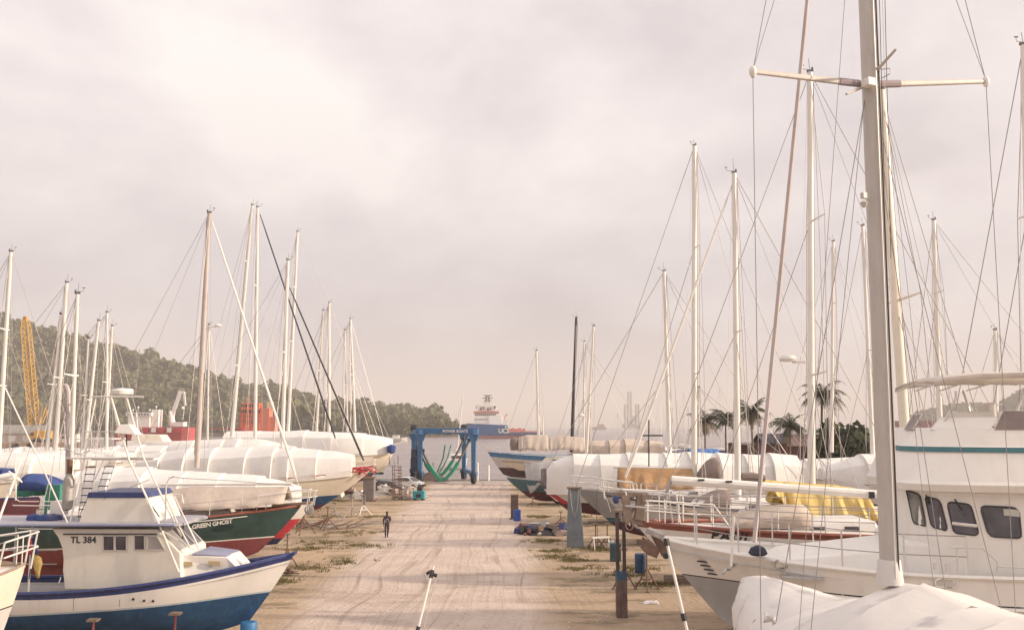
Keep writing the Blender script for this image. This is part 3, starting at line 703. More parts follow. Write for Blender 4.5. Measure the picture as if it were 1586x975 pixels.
def boat(label, bow_px, Y, side, yaw=0.0, name='sailing_yacht', cat='sailing yacht', group=None):
    """side +1: bow to the right (left row); -1: bow to the left (right row).  Returns root and bow height"""
    p = at(bow_px[0], bow_px[1], Y); rz = (0 if side > 0 else math.pi) + yaw
    return thing(name, label, cat, (p.x, p.y, 0), rz, group), p.z
def dodger(root, c, size, m, name='spray_hood', wnd=None):
    """canvas hood: half-round section swept back"""
    cx, cy, cz = c; l, w, h = size; rows = []
    for i in range(7):
        f = i / 6; hh = h * (0.35 + .65 * math.sin(min(1, f * 1.25) * math.pi / 2)); ring = []
        for j in range(9):
            a = math.pi * j / 8; ring.append((cx + l / 2 - l * f, cy + w / 2 * math.cos(a), cz + hh * math.sin(a) ** .6))
        rows.append(ring)
    mb = MB(); mb.grid(rows); n = 9; mb.f.append(tuple(range(n))); mb.m.append(0)
    o = mb.build(name, m, root, smooth=True, solid=.02)
    return o
def cabin_house(root, xs, wf, wa, z0, z1, m, name='coachroof', wins=(), winm=GLASS, slope=.5):
    x0, x1 = xs; mb = MB(); k = .82
    lo = [(x0, wf / 2, z0), (x0, -wf / 2, z0), (x1, -wa / 2, z0), (x1, wa / 2, z0)]
    hi = [(x0 - slope, wf / 2 * k, z1 - .05), (x0 - slope, -wf / 2 * k, z1 - .05), (x1, -wa / 2 * k, z1), (x1, wa / 2 * k, z1)]
    mb.hexa(lo, hi); o = mb.build(name, m, root, bevel=.06)
    for (f, ln, h) in wins:
        for sd in (1, -1):
            def P(u, v, out=.012):
                a = Vector(lo[0 if sd > 0 else 1]).lerp(Vector(lo[3 if sd > 0 else 2]), u); b = Vector(hi[0 if sd > 0 else 1]).lerp(Vector(hi[3 if sd > 0 else 2]), u)
                p = a.lerp(b, v); p.y += sd * out; return p
            LL = abs(x1 - x0); du = ln / LL / 2; hv = h / (z1 - z0) / 2; mm = MB()
            mm.prism([P(f - du, .5 - hv), P(f + du, .5 - hv), P(f + du * .9, .5 + hv), P(f - du * .9, .5 + hv)], (0, -sd * .03, 0)); mm.build('window', winm, o)
    return o
# ================================================================== LEFT ROW
# ---- fishing launch TL 384
FY = 33.0
fb, zb = boat('white fishing launch with blue trim and TL 384 on its wheelhouse', (455, 857), FY, 1, name='fishing_boat', cat='fishing boat')
P = lambda px, py, d=0.0: L(fb, at(px, py, FY + d))
h = Hull(fb, 13.2, 3.6, zb, 2.22, 2.3, 1.0, .45, .9, (2.05, 1.28), [WHITE, mat('pale_waterline', (.45, .52, .55), .6), BLUEB, NAVY], rake=1.5, tr=.82, tmax=.48, stripe=.06, top=.20, full=2.7, flare=.95, nst=26)
h.deck(DECKG, drop=.28); h.rail(NAVY, .075, 'rubbing_rail', up=.0)
h.fin(BLUEB, .3, .92, .22, .3)
ny = -1.32
def side(pts, d=ny, w=2 * 1.32): return [P(px, py, d) for px, py in pts], (0, w, 0)
WH = mat('cream_wheelhouse', (.72, .68, .61), .42, var=.04, stain=(.5, .4, .28), stain_amt=.3)
mb = MB(); mb.prism(*side([(100, 912), (97, 882), (98, 866), (96, 848), (90, 832), (80, 818), (243, 819), (279, 856), (281, 912)])); wh = mb.build('wheelhouse', WH, fb, bevel=.03)
def pane(poly, name='window', m=GLASS, par=wh, d=ny, fr=True, th=.03):
    o = MB(); o.prism([P(x, y, d - .015) for x, y in poly], (0, th, 0)); w = o.build(name, m, par)
    if fr:
        k = MB(); n = len(poly)
        for i in range(n): k.bar(P(*poly[i], d - .02), P(*poly[(i + 1) % n], d - .02), .035)
        k.build('frame', ALU, par)
    return w
pane([(160, 829), (177, 829), (177, 852), (160, 852)]); pane([(178.5, 829), (196, 829), (196, 852), (178.5, 852)]); pane([(208, 828), (224, 828), (224, 851), (208, 851)])
# salt-hazed side light by the screen and the three raked front screens
HAZG = mat('hazy_glass', (.34, .32, .31), .25, var=.15)
pane([(228, 829), (243, 829), (255, 851), (228, 851)], m=HAZG)
a0, a1 = P(245.5, 821.5, ny), P(277.5, 854.5, ny); dd = (a1 - a0)
for k in range(3):
    y0, y1 = lerp(.12, 2.52, k / 3) + .06, lerp(.12, 2.52, (k + 1) / 3) - .06; o = MB()
    nrm = Vector((dd.z, 0, -dd.x)).normalized(); nrm = nrm if nrm.x > 0 else -nrm
    q = [a0 + dd * .06 + Vector((0, y0, 0)), a0 + dd * .06 + Vector((0, y1, 0)), a0 + dd * .92 + Vector((0, y1, 0)), a0 + dd * .92 + Vector((0, y0, 0))]
    o.prism([p + nrm * .012 for p in q], nrm * -.03); o.build('windscreen', GLASS if k else HAZG, wh)
    f_ = MB()
    for i in range(4): f_.bar(q[i] + nrm * .012, q[(i + 1) % 4] + nrm * .012, .04)
    f_.build('frame', ALU, wh)
mb = MB(); mb.bar(P(98, 826.5, ny - .03), P(243, 826.5, ny - .03), .05, .035); mb.build('handrail', DARK, wh)
text('TL 384', .30, LETK, wh, frame4(P(109, 840, ny - .012), (1, 0, 0), (0, 0, 1)), bold=.006, space=1.02)
mb = MB(); mb.tube([P(91, 902, ny - .04), P(94, 893, ny - .04)], .02, 5); mb.build('hinge', STEEL, wh)
# roof slab over wheelhouse and cockpit, cockpit posts
ROOFM = mat('lilac_grey_roof', (.34, .33, .37), .6, var=.12, stain=(.25, .2, .2), stain_amt=.4)
mb = MB(); rows = []
for px in (-70, 40, 90, 160, 240, 270, 281):
    xx = P(px, 812, -1.55).x; ww = 1.6 if px < 262 else (1.5 if px < 275 else 1.15); z = P(px, 812.5 + (.0 if px > 60 else .5), -1.6).z
    rows.append([(xx, -ww, z - .05), (xx, -ww, z + .03), (xx, -ww * .7, z + .07), (xx, 0, z + .1), (xx, ww * .7, z + .07), (xx, ww, z + .03), (xx, ww, z - .05), (xx, 0, z - .03)])
mb.grid(rows, closed=True); mb.f += [tuple(range(8)), tuple(48 + i for i in range(8))]; mb.m += [0, 0]; roof = mb.build('roof', ROOFM, fb, smooth=True, sharp=50)
rz_ = P(160, 812, -1.6).z + .1
mb = MB(); mb.tube([P(-60, 813.5, -1.62), P(240, 813, -1.62), P(270, 813, -1.5)], .05, 5); mb.build('roof_trim', mat('grey_blue_trim', (.2, .22, .33), .5), roof)
for px, d in ((50, -1.35), (50, 1.35), (-40, -1.35), (-40, 1.35)):
    a = P(px, 815, -1.35); mb = MB(); mb.tube([(a.x, d, 2.1), (a.x, d, rz_ - .1)], .035, 6); mb.build('roof_post', STEEL, fb)
for z in (2.75, 3.25):
    mb = MB(); x0, x1 = P(-40, 850, 1.4).x, P(90, 850, 1.4).x; mb.tube([(x0, 1.35, z), (x1, 1.35, z)], .022, 5); mb.build('cockpit_rail', STEEL, fb)
# trunk cabin on the foredeck
def yy(p, y): return Vector((p.x, y, p.z))
mb = MB(); pa, pb_, pc, pd_ = P(272, 858, -1.1), P(352, 862, -.8), P(374, 884, -.7), P(272, 905, -1.1); w0_, w1_, w2_ = 1.12, .86, .74
mb.v = [tuple(yy(a, s_ * w)) for s_ in (-1, 1) for a, w in ((Vector((pd_.x, 0, 2.2)), w0_), (pa, w0_ * .92), (pb_, w1_ * .9), (pc, w2_), (Vector((pc.x, 0, 2.45)), w2_ * .8))]; mb.f = [(0, 1, 2, 3, 4), (5, 6, 7, 8, 9), (0, 1, 6, 5), (1, 2, 7, 6), (2, 3, 8, 7), (3, 4, 9, 8), (4, 0, 5, 9)]; mb.m = [0] * 7; tk = mb.build('trunk_cabin', WHITE, fb, bevel=.04)
mb = MB(); mb.v = [tuple(yy(a, s_ * w) + Vector((0, 0, dz))) for dz in (.0, .03) for a, w, s_ in ((P(296, 858.6, -1.05), .98, -1), (P(350, 861.6, -.8), .74, -1), (P(350, 861.6, -.8), .74, 1), (P(296, 858.6, -1.05), .98, 1))]; mb.f = [(3, 2, 1, 0), (4, 5, 6, 7), (0, 1, 5, 4), (1, 2, 6, 5), (2, 3, 7, 6), (3, 0, 4, 7)]; mb.m = [0] * 6; mb.build('trunk_top', mat('lilac_deck', (.25, .26, .36), .7, var=.12), tk)
for a, b in ((281, 298), (322, 340)):
    o = MB(); o.prism([yy(P(x, y, -1.0), -lerp(1.1, .84, (x - 272) / 85.)  - .0) for x, y in ((a, 868.5), (b, 869.5), (b, 876), (a, 875))], (0, .05, 0)); o.build('window', mat('sun_faded_curtain', (.42, .33, .2), .5), tk)
mb = MB(); mb.box(P(365, 866, 0) + Vector((.12, 0, .05)), (.55, .6, .06), rot=Matrix.Rotation(.6, 3, 'Y')); mb.build('hatch', WHITE, tk)
# flybridge with its two blue bands
mb = MB(); mb.prism(*side([(121, 811), (136, 770), (226, 770), (243, 811)], -1.2, 2.4)); fl = mb.build('flybridge', WH, fb, bevel=.03)
mb = MB(); mb.prism(*side([(134.6, 770), (137, 762), (222, 762), (227.4, 770)], -1.225, 2.45)); mb.build('blue_band', NAVY, fl)
mb = MB(); mb.prism(*side([(118.5, 812), (120.4, 808), (243.4, 808), (245.4, 812)], -1.23, 2.46)); mb.build('blue_band', NAVY, fl)
mb = MB(); c = P(240, 796, 0); mb.box(c + Vector((.25, -.3, -.08)), (.7, .55, .42)); mb.build('locker', WHITE, fl, bevel=.03)
mb = MB(); mb.box(c + Vector((.25, -.587, -.08)), (.4, .02, .16)); mb.build('locker_door', mat('pale_panel', (.6, .56, .5), .5), fl)
mb = MB()
for dy in (-.5, -.15):
    a = P(229, 782, 0) + Vector((0, dy, 0)); mb.tube([a, a + Vector((.05, 0, .35)), a + Vector((.3, 0, .42)), a + Vector((.45, 0, .1))], .02, 5)
mb.build('grab_rail', STEEL, fl)
# lookout tower of pipe
tw = []
for d in (-.95, .95):
    s_ = .55
    for nm, pts, r in (('tower_leg', [P(277, 885, d * 1.55), P(247, 812, d * 1.5), P(200, 712, d * 1.05), P(172, 614, d * .62)], .036), ('tower_leg', [P(108, 811, d * 1.2), P(130, 712, d * .8), P(149, 614, d * .6)], .03),
                       ('tower_leg', [P(281, 830, d * 1.3), P(262, 792, d * 1.2), P(222, 708, d * .9), P(196, 614, d * .62)], .03), ('tower_leg', [P(152, 668, d * .7), P(160, 712, d * .8), P(118, 811, d * .9)], .022)):
        mb = MB(); mb.tube(pts, r, 6); mb.build(nm, SPARW if d < 0 else STEEL, fb)
mb = MB()
for (x0, x1, y, r, s_) in ((103, 238, 709, .035, .78), (142, 222, 614, .03, .6), (128, 215, 668, .02, .68)):
    for d in (-s_, s_): mb.tube([P(x0, y, d), P(x1, y, d)], r, 5)
    for x in (x0, (x0 + x1) / 2, x1): mb.tube([P(x, y, -s_), P(x, y, s_)], r, 5)
mb.build('tower_frame', STEEL, fb)
mb = MB(); mb.box((P(168, 710, 0) + P(226, 710, 0)) / 2, (2.0, 1.3, .06)); mb.build('tower_platform', WHITE, fb)
mb = MB(); mb.tube([P(100, 652, .4), P(101, 690, .4), P(110, 702, .4), P(132, 704, .4), P(142, 690, .4), P(140, 656, .4)], .018, 5); mb.tube([P(100, 666, -.5), P(104, 695, -.5), P(122, 703, -.5), P(141, 697, -.5)], .018, 5); mb.build('lookout_rail', STEEL, fb)
c = P(190, 610, 0); mb = MB(); mb.lathe([(.12, -.03), (.36, 0), (.38, .12), (.33, .19), (.06, .22)], c, 14); mb.build('radar_dome', WHITE, fb, smooth=True)
c = P(198, 664, -.8); mb = MB(); mb.hexa([c + Vector(v) for v in ((-.36, -.3, -.14), (.42, -.3, -.2), (.42, .3, -.2), (-.36, .3, -.14))], [c + Vector(v) for v in ((-.22, -.2, .16), (.12, -.2, .17), (.12, .2, .17), (-.22, .2, .16))]); mb.build('light_hood', WHITE, fb, bevel=.02)
mb = MB(); mb.tube([P(196, 672, -.8), P(196, 700, -.8), P(205, 722, -.85), P(232, 778, -.95), P(247, 800, -1.0)], .022, 5); mb.build('cable', DARK, fb, smooth=True)
for (x0, y0, x1, y1, d) in ((118, 808, 148, 712, -1.15), (134, 808, 162, 712, -1.15)):
    pass
for (A, B_, nr) in (((119, 810), (136, 712), 9), ((150, 762), (166, 712), 5)):
    mb = MB(); w = 14
    mb.tube([P(A[0], A[1], -1.0), P(B_[0], B_[1], -.8)], .02, 5); mb.tube([P(A[0] + w, A[1], -1.0), P(B_[0] + w, B_[1], -.8)], .02, 5); ld = mb.build('ladder', STEEL, fb)
    for k in range(1, nr):
        f = k / nr; mb = MB(); mb.box((P(lerp(A[0], B_[0], f), lerp(A[1], B_[1], f), lerp(-1.0, -.8, f)) + P(lerp(A[0], B_[0], f) + w, lerp(A[1], B_[1], f), lerp(-1.0, -.8, f))) / 2, (.34, .09, .03)); mb.build('rung', DARK, ld)
for pts, r, nm in (([(256, 806, -1.2), (257, 752, -1.2), (262, 740, -1.2), (270, 737, -1.2), (284, 740, -1.1)], .03, 'bow_arch'), ([(284, 740, -1.1), (360, 744, -.6), (455, 752, .0)], .012, 'arch_line'), ([(270, 768, -1.2), (288, 806, -1.25), (308, 848, -1.1)], .028, 'brace_pole'), ([(258, 770, -1.25), (276, 812, -1.3), (296, 850, -1.2)], .028, 'brace_pole'), ([(262, 765, -1.2), (282, 766, -1.1), (284, 778, -1.1)], .02, 'arch_hoop'), ([(250, 820, -1.4), (300, 850, -1.1)], .02, 'brace_pole'), ([(255, 560, -.5), (196, 616, -.5)], .01, 'aerial_wire'), ([(216, 540, .2), (210, 612, .2)], .014, 'whip_aerial'), ([(122, 810, -1.1), (164, 770, -1.2), (232, 742, -1.2)], .012, 'aerial_wire')):
    mb = MB(); mb.tube([P(*q) for q in pts], r, 5); mb.build(nm, STEEL if r > .015 else WIRE, fb, smooth=True)
mb = MB(); mb.tube([P(8, 600, -.9), P(62, 715, -1.1), P(106, 812, -1.3)], .026, 5); mb.build('outrigger', SPARW, fb)
mb = MB(); mb.tube([P(100, 596, -.4), P(103, 598, -.4), P(105.5, 606, -.4), P(105, 735, -.4)], .085, 8); mb.build('exhaust_pipe', mat('lilac_steel', (.42, .38, .38), .5, metal=.2, stain=(.3, .16, .1), stain_amt=.5), fb, smooth=True)
a = P(104, 790, -.4); mb = MB(); mb.lathe([(.06, 0), (.17, .06), (.185, .3), (.185, 1.05), (.1, 1.25), (.09, 1.3)], a, 12); mb.build('silencer', GALV, fb, smooth=True)
mb = MB(); mb.lathe([(.092, 1.28), (.10, 1.3), (.10, 1.75), (.09, 1.78)], a, 10); mb.build('pipe_lagging', RUST, fb)
mb = MB(); mb.box(P(92, 786, -.2), (.42, .5, .5)); mb.build('roof_locker', WHITE, fb)
for px, m_, s_ in ((52, BLUEC, (.35, .4, .28)), (72, BLUEC, (.5, .4, .3)), (82, NAVY, (.5, .3, .14))):
    mb = MB(); c = P(px, 803, -.6); mb.lathe([(s_[0] * .5, -.12), (s_[0] * .7, 0), (s_[0] * .6, .12), (.04, .18)], c, 9); tag(mb.build('coiled_rope', m_, fb))
# pole rail on the bow, anchor platform and cleats
mb = MB(); mb.prism(*side([(430, 867), (457, 853), (455, 860), (432, 872)], -.22, .44)); mb.build('bow_platform', NAVY, fb)
for px in (205, 243, 255):
    pass
for (px, py) in ((212, 927), (229, 930), (243, 931)):
    a = at(px, py, 31.3); l = L(fb, a); t_ = -l.x / 13.2; mb = MB(); p_ = h.pt(t_, l.z, -1); mb.lathe([(.03, -.03), (.05, 0), (.03, .03)], p_, 8, axis='Y'); mb.build('drain', DARK, fb)
RR = mat('rust_run_stain', (.36, .19, .09), .8, var=.3, scale=9)
for t_, z_a, z_b, w_ in ((.688, 2.2, 1.5, .018), (.695, 2.1, 1.75, .03), (.40, 2.05, 1.8, .012), (.52, 2.1, 1.7, .012)):
    mb = MB(); mb.grid([[h.pt(t_ - w_ / 13, lerp(z_a, z_b, k / 4), -1) + Vector((0, -.006, 0)), h.pt(t_ + w_ / 13 * (1 - k * .2), lerp(z_a, z_b, k / 4), -1) + Vector((0, -.006, 0))] for k in range(5)]); mb.build('rust_run', RR, fb)
# flag in the cockpit
fg = thing('flag', 'drooping yellow, blue and red flag in the launch cockpit', 'flag', tuple(at(45, 894, FY - 1.45)))
G = lambda px, py, d=0: L(fg, at(px, py, FY - 1.45 + d))
mb = MB(); mb.tube([G(45, 896), G(53, 826)], .018, 5); mb.build('flag_pole', NAVY, fg)
def cloth(rows_px, m, nm, w=.05):
    mb = MB(); mb.grid([[G(x, y, w * math.sin(i * 1.3 + j * 2)) for j, (x, y) in enumerate(r)] for i, r in enumerate(rows_px)]); mb.build(nm, m, fg, smooth=True, solid=.01)
cloth([[(42, 833), (46, 832), (49, 834)], [(44, 845), (48, 846), (50, 845)], [(46, 858), (49, 858), (51, 856)]], REDP, 'red_field')
cloth([[(49, 832), (53, 832), (57, 834)], [(51, 845), (55, 846), (58, 850)], [(51, 857), (56, 858), (60, 857)]], BLUEC, 'blue_field')
cloth([[(51, 857), (57, 858), (64, 863)], [(51, 872), (58, 874), (66, 872)], [(54, 884), (59, 884), (63, 882)], [(56, 894), (59, 895), (61, 894)]], YELLOW, 'yellow_field')
# what the launch stands on
keel_block((at(300, 960, FY).x, FY, 0), (1.2, .9, .24), 'timber block under the fishing launch amidships'); keel_block((at(120, 960, FY).x, FY, 0), (1.2, .9, .24), 'timber block under the fishing launch stern')
for px, ty, lb in ((272, 947, 'red padded tripod stand by the launch hull, nearer its bow'), (145, 957, 'red padded tripod stand by the launch hull, nearer its stern')):
    a = at(px, ty, 31.05); jack_stand((a.x, 31.05, 0), max(.7, a.z), lb, m=REDB, spread=.42)
dr = thing('drum', 'blue drum under the bow of the fishing launch', 'drum', (at(386, 950, 32.6).x, 32.6, 0))
mb = MB(); mb.lathe([(.27, 0), (.29, .03), (.285, .3), (.30, .32), (.285, .34), (.285, .66), (.30, .68), (.285, .7), (.29, 1.02), (.27, 1.05)], n=16); mb.build('shell', mat('blue_drum_paint', (.03, .16, .36), .5, var=.15, stain=(.15, .12, .1), stain_amt=.3), dr, smooth=True)
mb = MB(); mb.lathe([(.26, 1.03), (.26, 1.042)], n=16); mb.build('lid', DARK, dr)

# ---- white boat cutting the left edge, with the wind generator
w0, zb = boat('white boat cut by the left edge of the view, carrying a wind generator', (40, 872), 25.5, 1, yaw=R(52), name='sailing_yacht')
Q = lambda px, py, d=0.0: L(w0, at(px, py, 25.5 + d))
h0 = Hull(w0, 9.0, 3.1, zb, zb - .35, zb - .2, zb - 2.4, .9, 1.3, (zb - 1.05, zb - 1.2), [CREAM, DARK, LGREY], rake=.7, tr=.8, tmax=.4, stripe=.04, full=2.6)
h0.deck(WHITE); h0.rail(TEAK, .035); h0.stanchions(STEEL, [.02, .12, .24, .36], h=.8, sides=(1, -1)); h0.pulpit(STEEL, .1, .8)
mb = MB(); c = Vector((-.9, .1, zb)); mb.lathe([(.05, 0), (.17, .05), (.19, .45), (.12, .62), (.05, .7)], c, 10); mb.build('winch_cover', TAN, w0, smooth=True)
mb = MB(); mb.box(c + Vector((-1.3, -.6, .35)), (1.1, .8, .5), rz=.3); mb.build('cabin_hood', WHITE, w0, bevel=.08)
mb = MB(); mb.tube([h0.S(.16, -1, 0), h0.S(.16, -1, 0) + Vector((.1, 0, 1.1)), Q(20, 745, .5)], .035, 6); mb.build('generator_pole', STEEL, w0)
hub = Q(20, 738, .3); mb = MB(); mb.tube([hub + Vector((-.35, .25, 0)), hub + Vector((-.1, .07, 0)), hub + Vector((.05, -.04, 0))], [.05, .13, .1], 10); wg = mb.build('wind_generator', WHITE, w0, smooth=True)
ax = (Vector((.05, -.04, 0))).normalized(); u1 = Vector((0, 0, 1)); u2 = ax.cross(u1).normalized()
for k in range(6):
    a = 2 * math.pi * k / 6 + .25; d_ = u1 * math.cos(a) + u2 * math.sin(a); e_ = u1 * -math.sin(a) + u2 * math.cos(a); mb = MB(); c0 = hub + ax * .06
    mb.prism([c0 + d_ * .08 - e_ * .035, c0 + d_ * .68 - e_ * .02, c0 + d_ * .68 + e_ * .02, c0 + d_ * .2 + e_ * .055], ax * .02); mb.build('blade', WHITE, wg)
keel_block((TM[w0].inverted() @ Vector((-4, 0, 0)))[:], (.9, .8, .85), 'timber stack under the white boat at the left edge')

# ---- Green Ghost
gg, zb = boat('dark green yacht lettered GREEN GHOST with a beige boom tent', (466, 783), 45, 1)
P2 = lambda px, py, d=0.0: L(gg, at(px, py, 45 + d))
h = Hull(gg, 17.5, 4.3, zb, 3.22, 3.4, 1.75, 1.0, 1.7, (2.52, 1.95), [GREEN, LETW, REDB, GREEN], rake=2.0, tr=.6, tmax=.5, stripe=.06, top=.1, full=2.4, flare=.95, nst=26)
h.deck(TEAK); h.rail(MAHO, .06); h.fin(REDB, .28, .85, .3, .36)
mb = MB(); mb.tube([h.S(t, -1, -.15, .02) for t in [i / 40 for i in range(5, 30)]], .022, 4); mb.build('cove_stripe', LETW, gg)
mb = MB(); mb.bar(Vector((-1.4, 0, zb + .02)), Vector((.55, 0, zb + .16)), .34, .12); mb.build('bowsprit', TEAK, gg, bevel=.02)
h.pulpit(STEEL, .1, .75, fwd=.5); h.stanchions(STEEL, [.14, .22, .30, .38], h=.7)
# lettering follows the topsides
def on_side(h, px, py, Y0):
    l = L(h.root, at(px, py, Y0)); t = -l.x / h.Ln; return h.pt(t, l.z, -1), t
a, ta = on_side(h, 303.5, 819, 43.2); b, tb = on_side(h, 364, 811, 43.2)
up_ = h.pt(ta, a.z + .3, -1) - a
text('GREEN GHOST', .285, LETW, gg, frame4(a + Vector((0, -.035, 0)), b - a, up_), bold=.006, shear=.12, space=.93)
mb = MB(); ring = []
for k in range(14):
    an = 2 * math.pi * k / 14; px, py = 351 + 17 * math.cos(an) * (1 if abs(math.cos(an)) < .8 else .96), 819.5 - 3.6 * math.cos(an) * .25 + 5.2 * math.sin(an); q, _ = on_side(h, px, py, 43.2); ring.append(q + Vector((0, -.02, 0)))
mb.prism(ring, (0, .03, 0)); mb.build('hull_patch', mat('dull_green_patch', (.012, .035, .038), .6), gg)
tent(gg, [P2(447, 752), P2(380, 753), P2(300, 752), P2(258, 757)], [(0, .9), (.25, 1.35), (1, 1.45)], [(0, .75), (.4, .95), (1, 1.2)], TAN, wav=.07)
boom(gg, P2(452, 748.5), P2(250, 750), .07, SPARW)
cabin_house(gg, (P2(372, 790).x, P2(90, 790).x), 1.3, 2.6, 3.24, 3.85, WHITE, wins=[(.5, .6, .25), (.62, .6, .25), (.74, .6, .25)])
mast(gg, P2(120, 455), P2(109, 740), .12, SPARW, sp=[(.55, .75)], bow=None, stern=P2(-20, 790), beam=1.8, chain=3.3)
tent(gg, [P2(104, 745), P2(65, 746), P2(28, 749)], .22, .62, GRNC, 'sail_cover', wav=.03); boom(gg, P2(108, 752), P2(20, 757), .08)
dodger(gg, P2(72, 757), (1.7, 2.0, .75), BLUEC)
mb = MB(); mb.prism([P2(0, 742, -.6), P2(4, 727, -.6), P2(-40, 724, -.6), P2(-40, 745, -.6)], (0, 1.2, 0)); mb.build('cockpit_awning', BLUEC, gg)
mb = MB(); mb.box(P2(90, 775, -.4), (.7, 1.2, 1.6)); mb.build('cockpit_screen', GRNC, gg)
mb = MB()
for x0, x1 in ((20, 60), (60, 95)): mb.tube([P2(x0, 768, -1.6), P2(x0 + 10, 776, -1.7), P2(x1, 776, -1.7)], .025, 5); mb.tube([P2(x0, 782, -1.7), P2(x1 + 5, 783, -1.7)], .03, 5)
mb.build('stern_rail', STEEL, gg)
keel_block((at(350, 860, 45).x, 45, 0), (1.6, .8, .32), 'timber block under the dark green yacht')
for k, px in enumerate((300, 395)):
    a = at(px, 855, 43.1); jack_stand((a.x, 43.1, 0), 1.75, 'rusty tripod stand against the dark green yacht, %s' % ('under its painted name' if k == 0 else 'under its red forefoot'))

# ---- wrapped yacht behind it
l3, zb = boat('white wrapped yacht with a broad red waterline band behind the green yacht', (484, 779), 54, 1)
P3 = lambda px, py, d=0.0: L(l3, at(px, py, 54 + d))
h = Hull(l3, 15.5, 4.1, zb, 3.0, 3.1, 1.0, .85, 1.5, (2.45, 2.1), [WHITE, REDP, DKBL], rake=2.0, tr=.65, stripe=1.1, full=2.5)
h.deck(WHITE); h.rail(TEAK, .04); h.fin(DKBL, .3, .7, .2, .4); h.pulpit(STEEL, .1, .7)
h.cover(WRAP, [(0.05, P3(0, 752).z), (.14, P3(0, 741).z), (.3, P3(0, 733).z), (.48, P3(0, 727).z), (.75, P3(0, 722).z), (1, P3(0, 732).z)], .05, .99, ov=.25, frames=7, seed=5)
mast(l3, P3(324, 330), P3(304.5, 724), .155, WOODSPAR if False else mat('dull_bronze_spar', (.52, .455, .41), .5, var=.12, stain=(.36, .27, .21), stain_amt=.5), bow=P3(463, 752), stern=P3(110, 725), beam=1.9, chain=3.2, furl=SPARW, furl_r=.07)
mb = MB(); mb.lathe([(.18, -.03), (.3, 0), (.18, .03)], P3(479, 789, -.5), 10, axis='Y'); mb.build('anchor_roller', GALV, l3)
keel_block((at(420, 860, 54).x - 2.5, 54, 0), (1.5, .8, .22), 'timber block under the red banded wrapped yacht')
jack_stand((at(447, 845, 51.9).x, 51.6, 0), 1.9, 'tall tripod stand in front of the red banded bow')
# mizzen with the radar on a bracket, on a yacht further back
# ---- large wrapped yacht with the red bow rail
l4, zb = boat('long white wrapped yacht with blue bottom and tangled red line on its bow rail', (574, 727), 73, 1)
P4 = lambda px, py, d=0.0: L(l4, at(px, py, 73 + d))
h = Hull(l4, 18.5, 4.6, zb, 3.55, 3.6, 1.35, 1.05, 1.8, (2.42, 1.95), [CREAM, BLUEB, DRED, CREAM], rake=4.0, tr=.62, stripe=.75, top=.1, full=2.5, flare=.95)
h.deck(WHITE); h.rail(MAHO, .05); h.fin(DARK, .28, .62, .25, .5); h.pulpit(STEEL, .09, .75, r=.035, fwd=.4)
h.cover(WRAP, [(.075, P4(0, 704).z), (.13, P4(0, 699).z), (.3, P4(0, 692).z), (.55, P4(0, 690).z), (.8, P4(0, 695).z), (1, P4(0, 702).z)], .07, .99, ov=.3, frames=8, seed=2, bulge=.13)
mb = MB(); rng = random.Random(4)
for k in range(12):
    a = P4(538 + rng.uniform(0, 32), 728 + rng.uniform(-5, 5), rng.uniform(-.5, .5)); mb.tube([a, a + Vector((rng.uniform(.3, .9), rng.uniform(-.3, .3), rng.uniform(-.25, .25))), a + Vector((rng.uniform(-.2, 1.2), rng.uniform(-.3, .3), rng.uniform(-.3, .2)))], .06, 5)
mb.build('red_line', REDP, l4)
mb = MB(); mb.lathe([(.1, 0), (.42, .12), (.5, .4), (.35, .62), (.05, .7)], P4(535, 735, -.3), 9); mb.build('fender_bag', TEAK, l4, smooth=True)
mast(l4, P4(446, 403), P4(437, 692), .17, SPARW, sp=[(.5, .5)], bow=P4(568, 724), stern=P4(270, 700), beam=2.1, chain=3.6, furl=DARKSPAR, furl_r=.075, fwd=.88)
mast(l4, P4(461, 360), P4(443, 640), .14, SPARW, beam=2.1, chain=3.6, aft=False) if False else None
keel_block((at(480, 790, 73).x, 73, 0), (2.0, .9, .26), 'timber block under the blue bottomed wrapped yacht')
for k, px in enumerate((470, 508)):
    a = at(px, 795, 70.4); jack_stand((a.x, 70.3, 0), 1.75, 'rusty tripod stand under the blue bottomed wrapped yacht, %s' % ('further from the track' if k == 0 else 'nearer the track'), spread=.8)
# ---- ketch behind
l5, zb = boat('wrapped ketch with a dark bottom and two tall masts beyond the blue bottomed yacht', (548, 741), 85, 1)
P5 = lambda px, py, d=0.0: L(l5, at(px, py, 85 + d))
h = Hull(l5, 17.5, 4.6, zb, 2.8, 3.0, 1.1, .8, 1.6, (2.2, 1.9), [GREYH, DARK, DKBL], rake=2.2, tr=.62, stripe=.1)
h.deck(WHITE); h.fin(DKBL, .2, .7, .2, .5)
h.cover(WRAP, [(0.06, 4.2), (.2, 5.4), (.5, P5(0, 678).z), (1, P5(0, 682).z)], .06, .98, frames=7, seed=9)
mast(l5, P5(391, 318), P5(359, 676), .2, SPARW, sp=[(.3, .7), (.75, .6)], bow=None, stern=P5(290, 690), beam=2.0, chain=3.0, radar=None)
mast(l5, P5(399, 321), P5(395, 676), .17, SPARW, sp=[(.65, .55)], bow=P5(524, 692), stern=None, beam=2.0, chain=3.0, furl=DARKSPAR, furl_r=.08)
keel_block((at(500, 775, 85).x - 2, 85, 0), (2, .9, .22), 'timber block under the dark bottomed ketch')
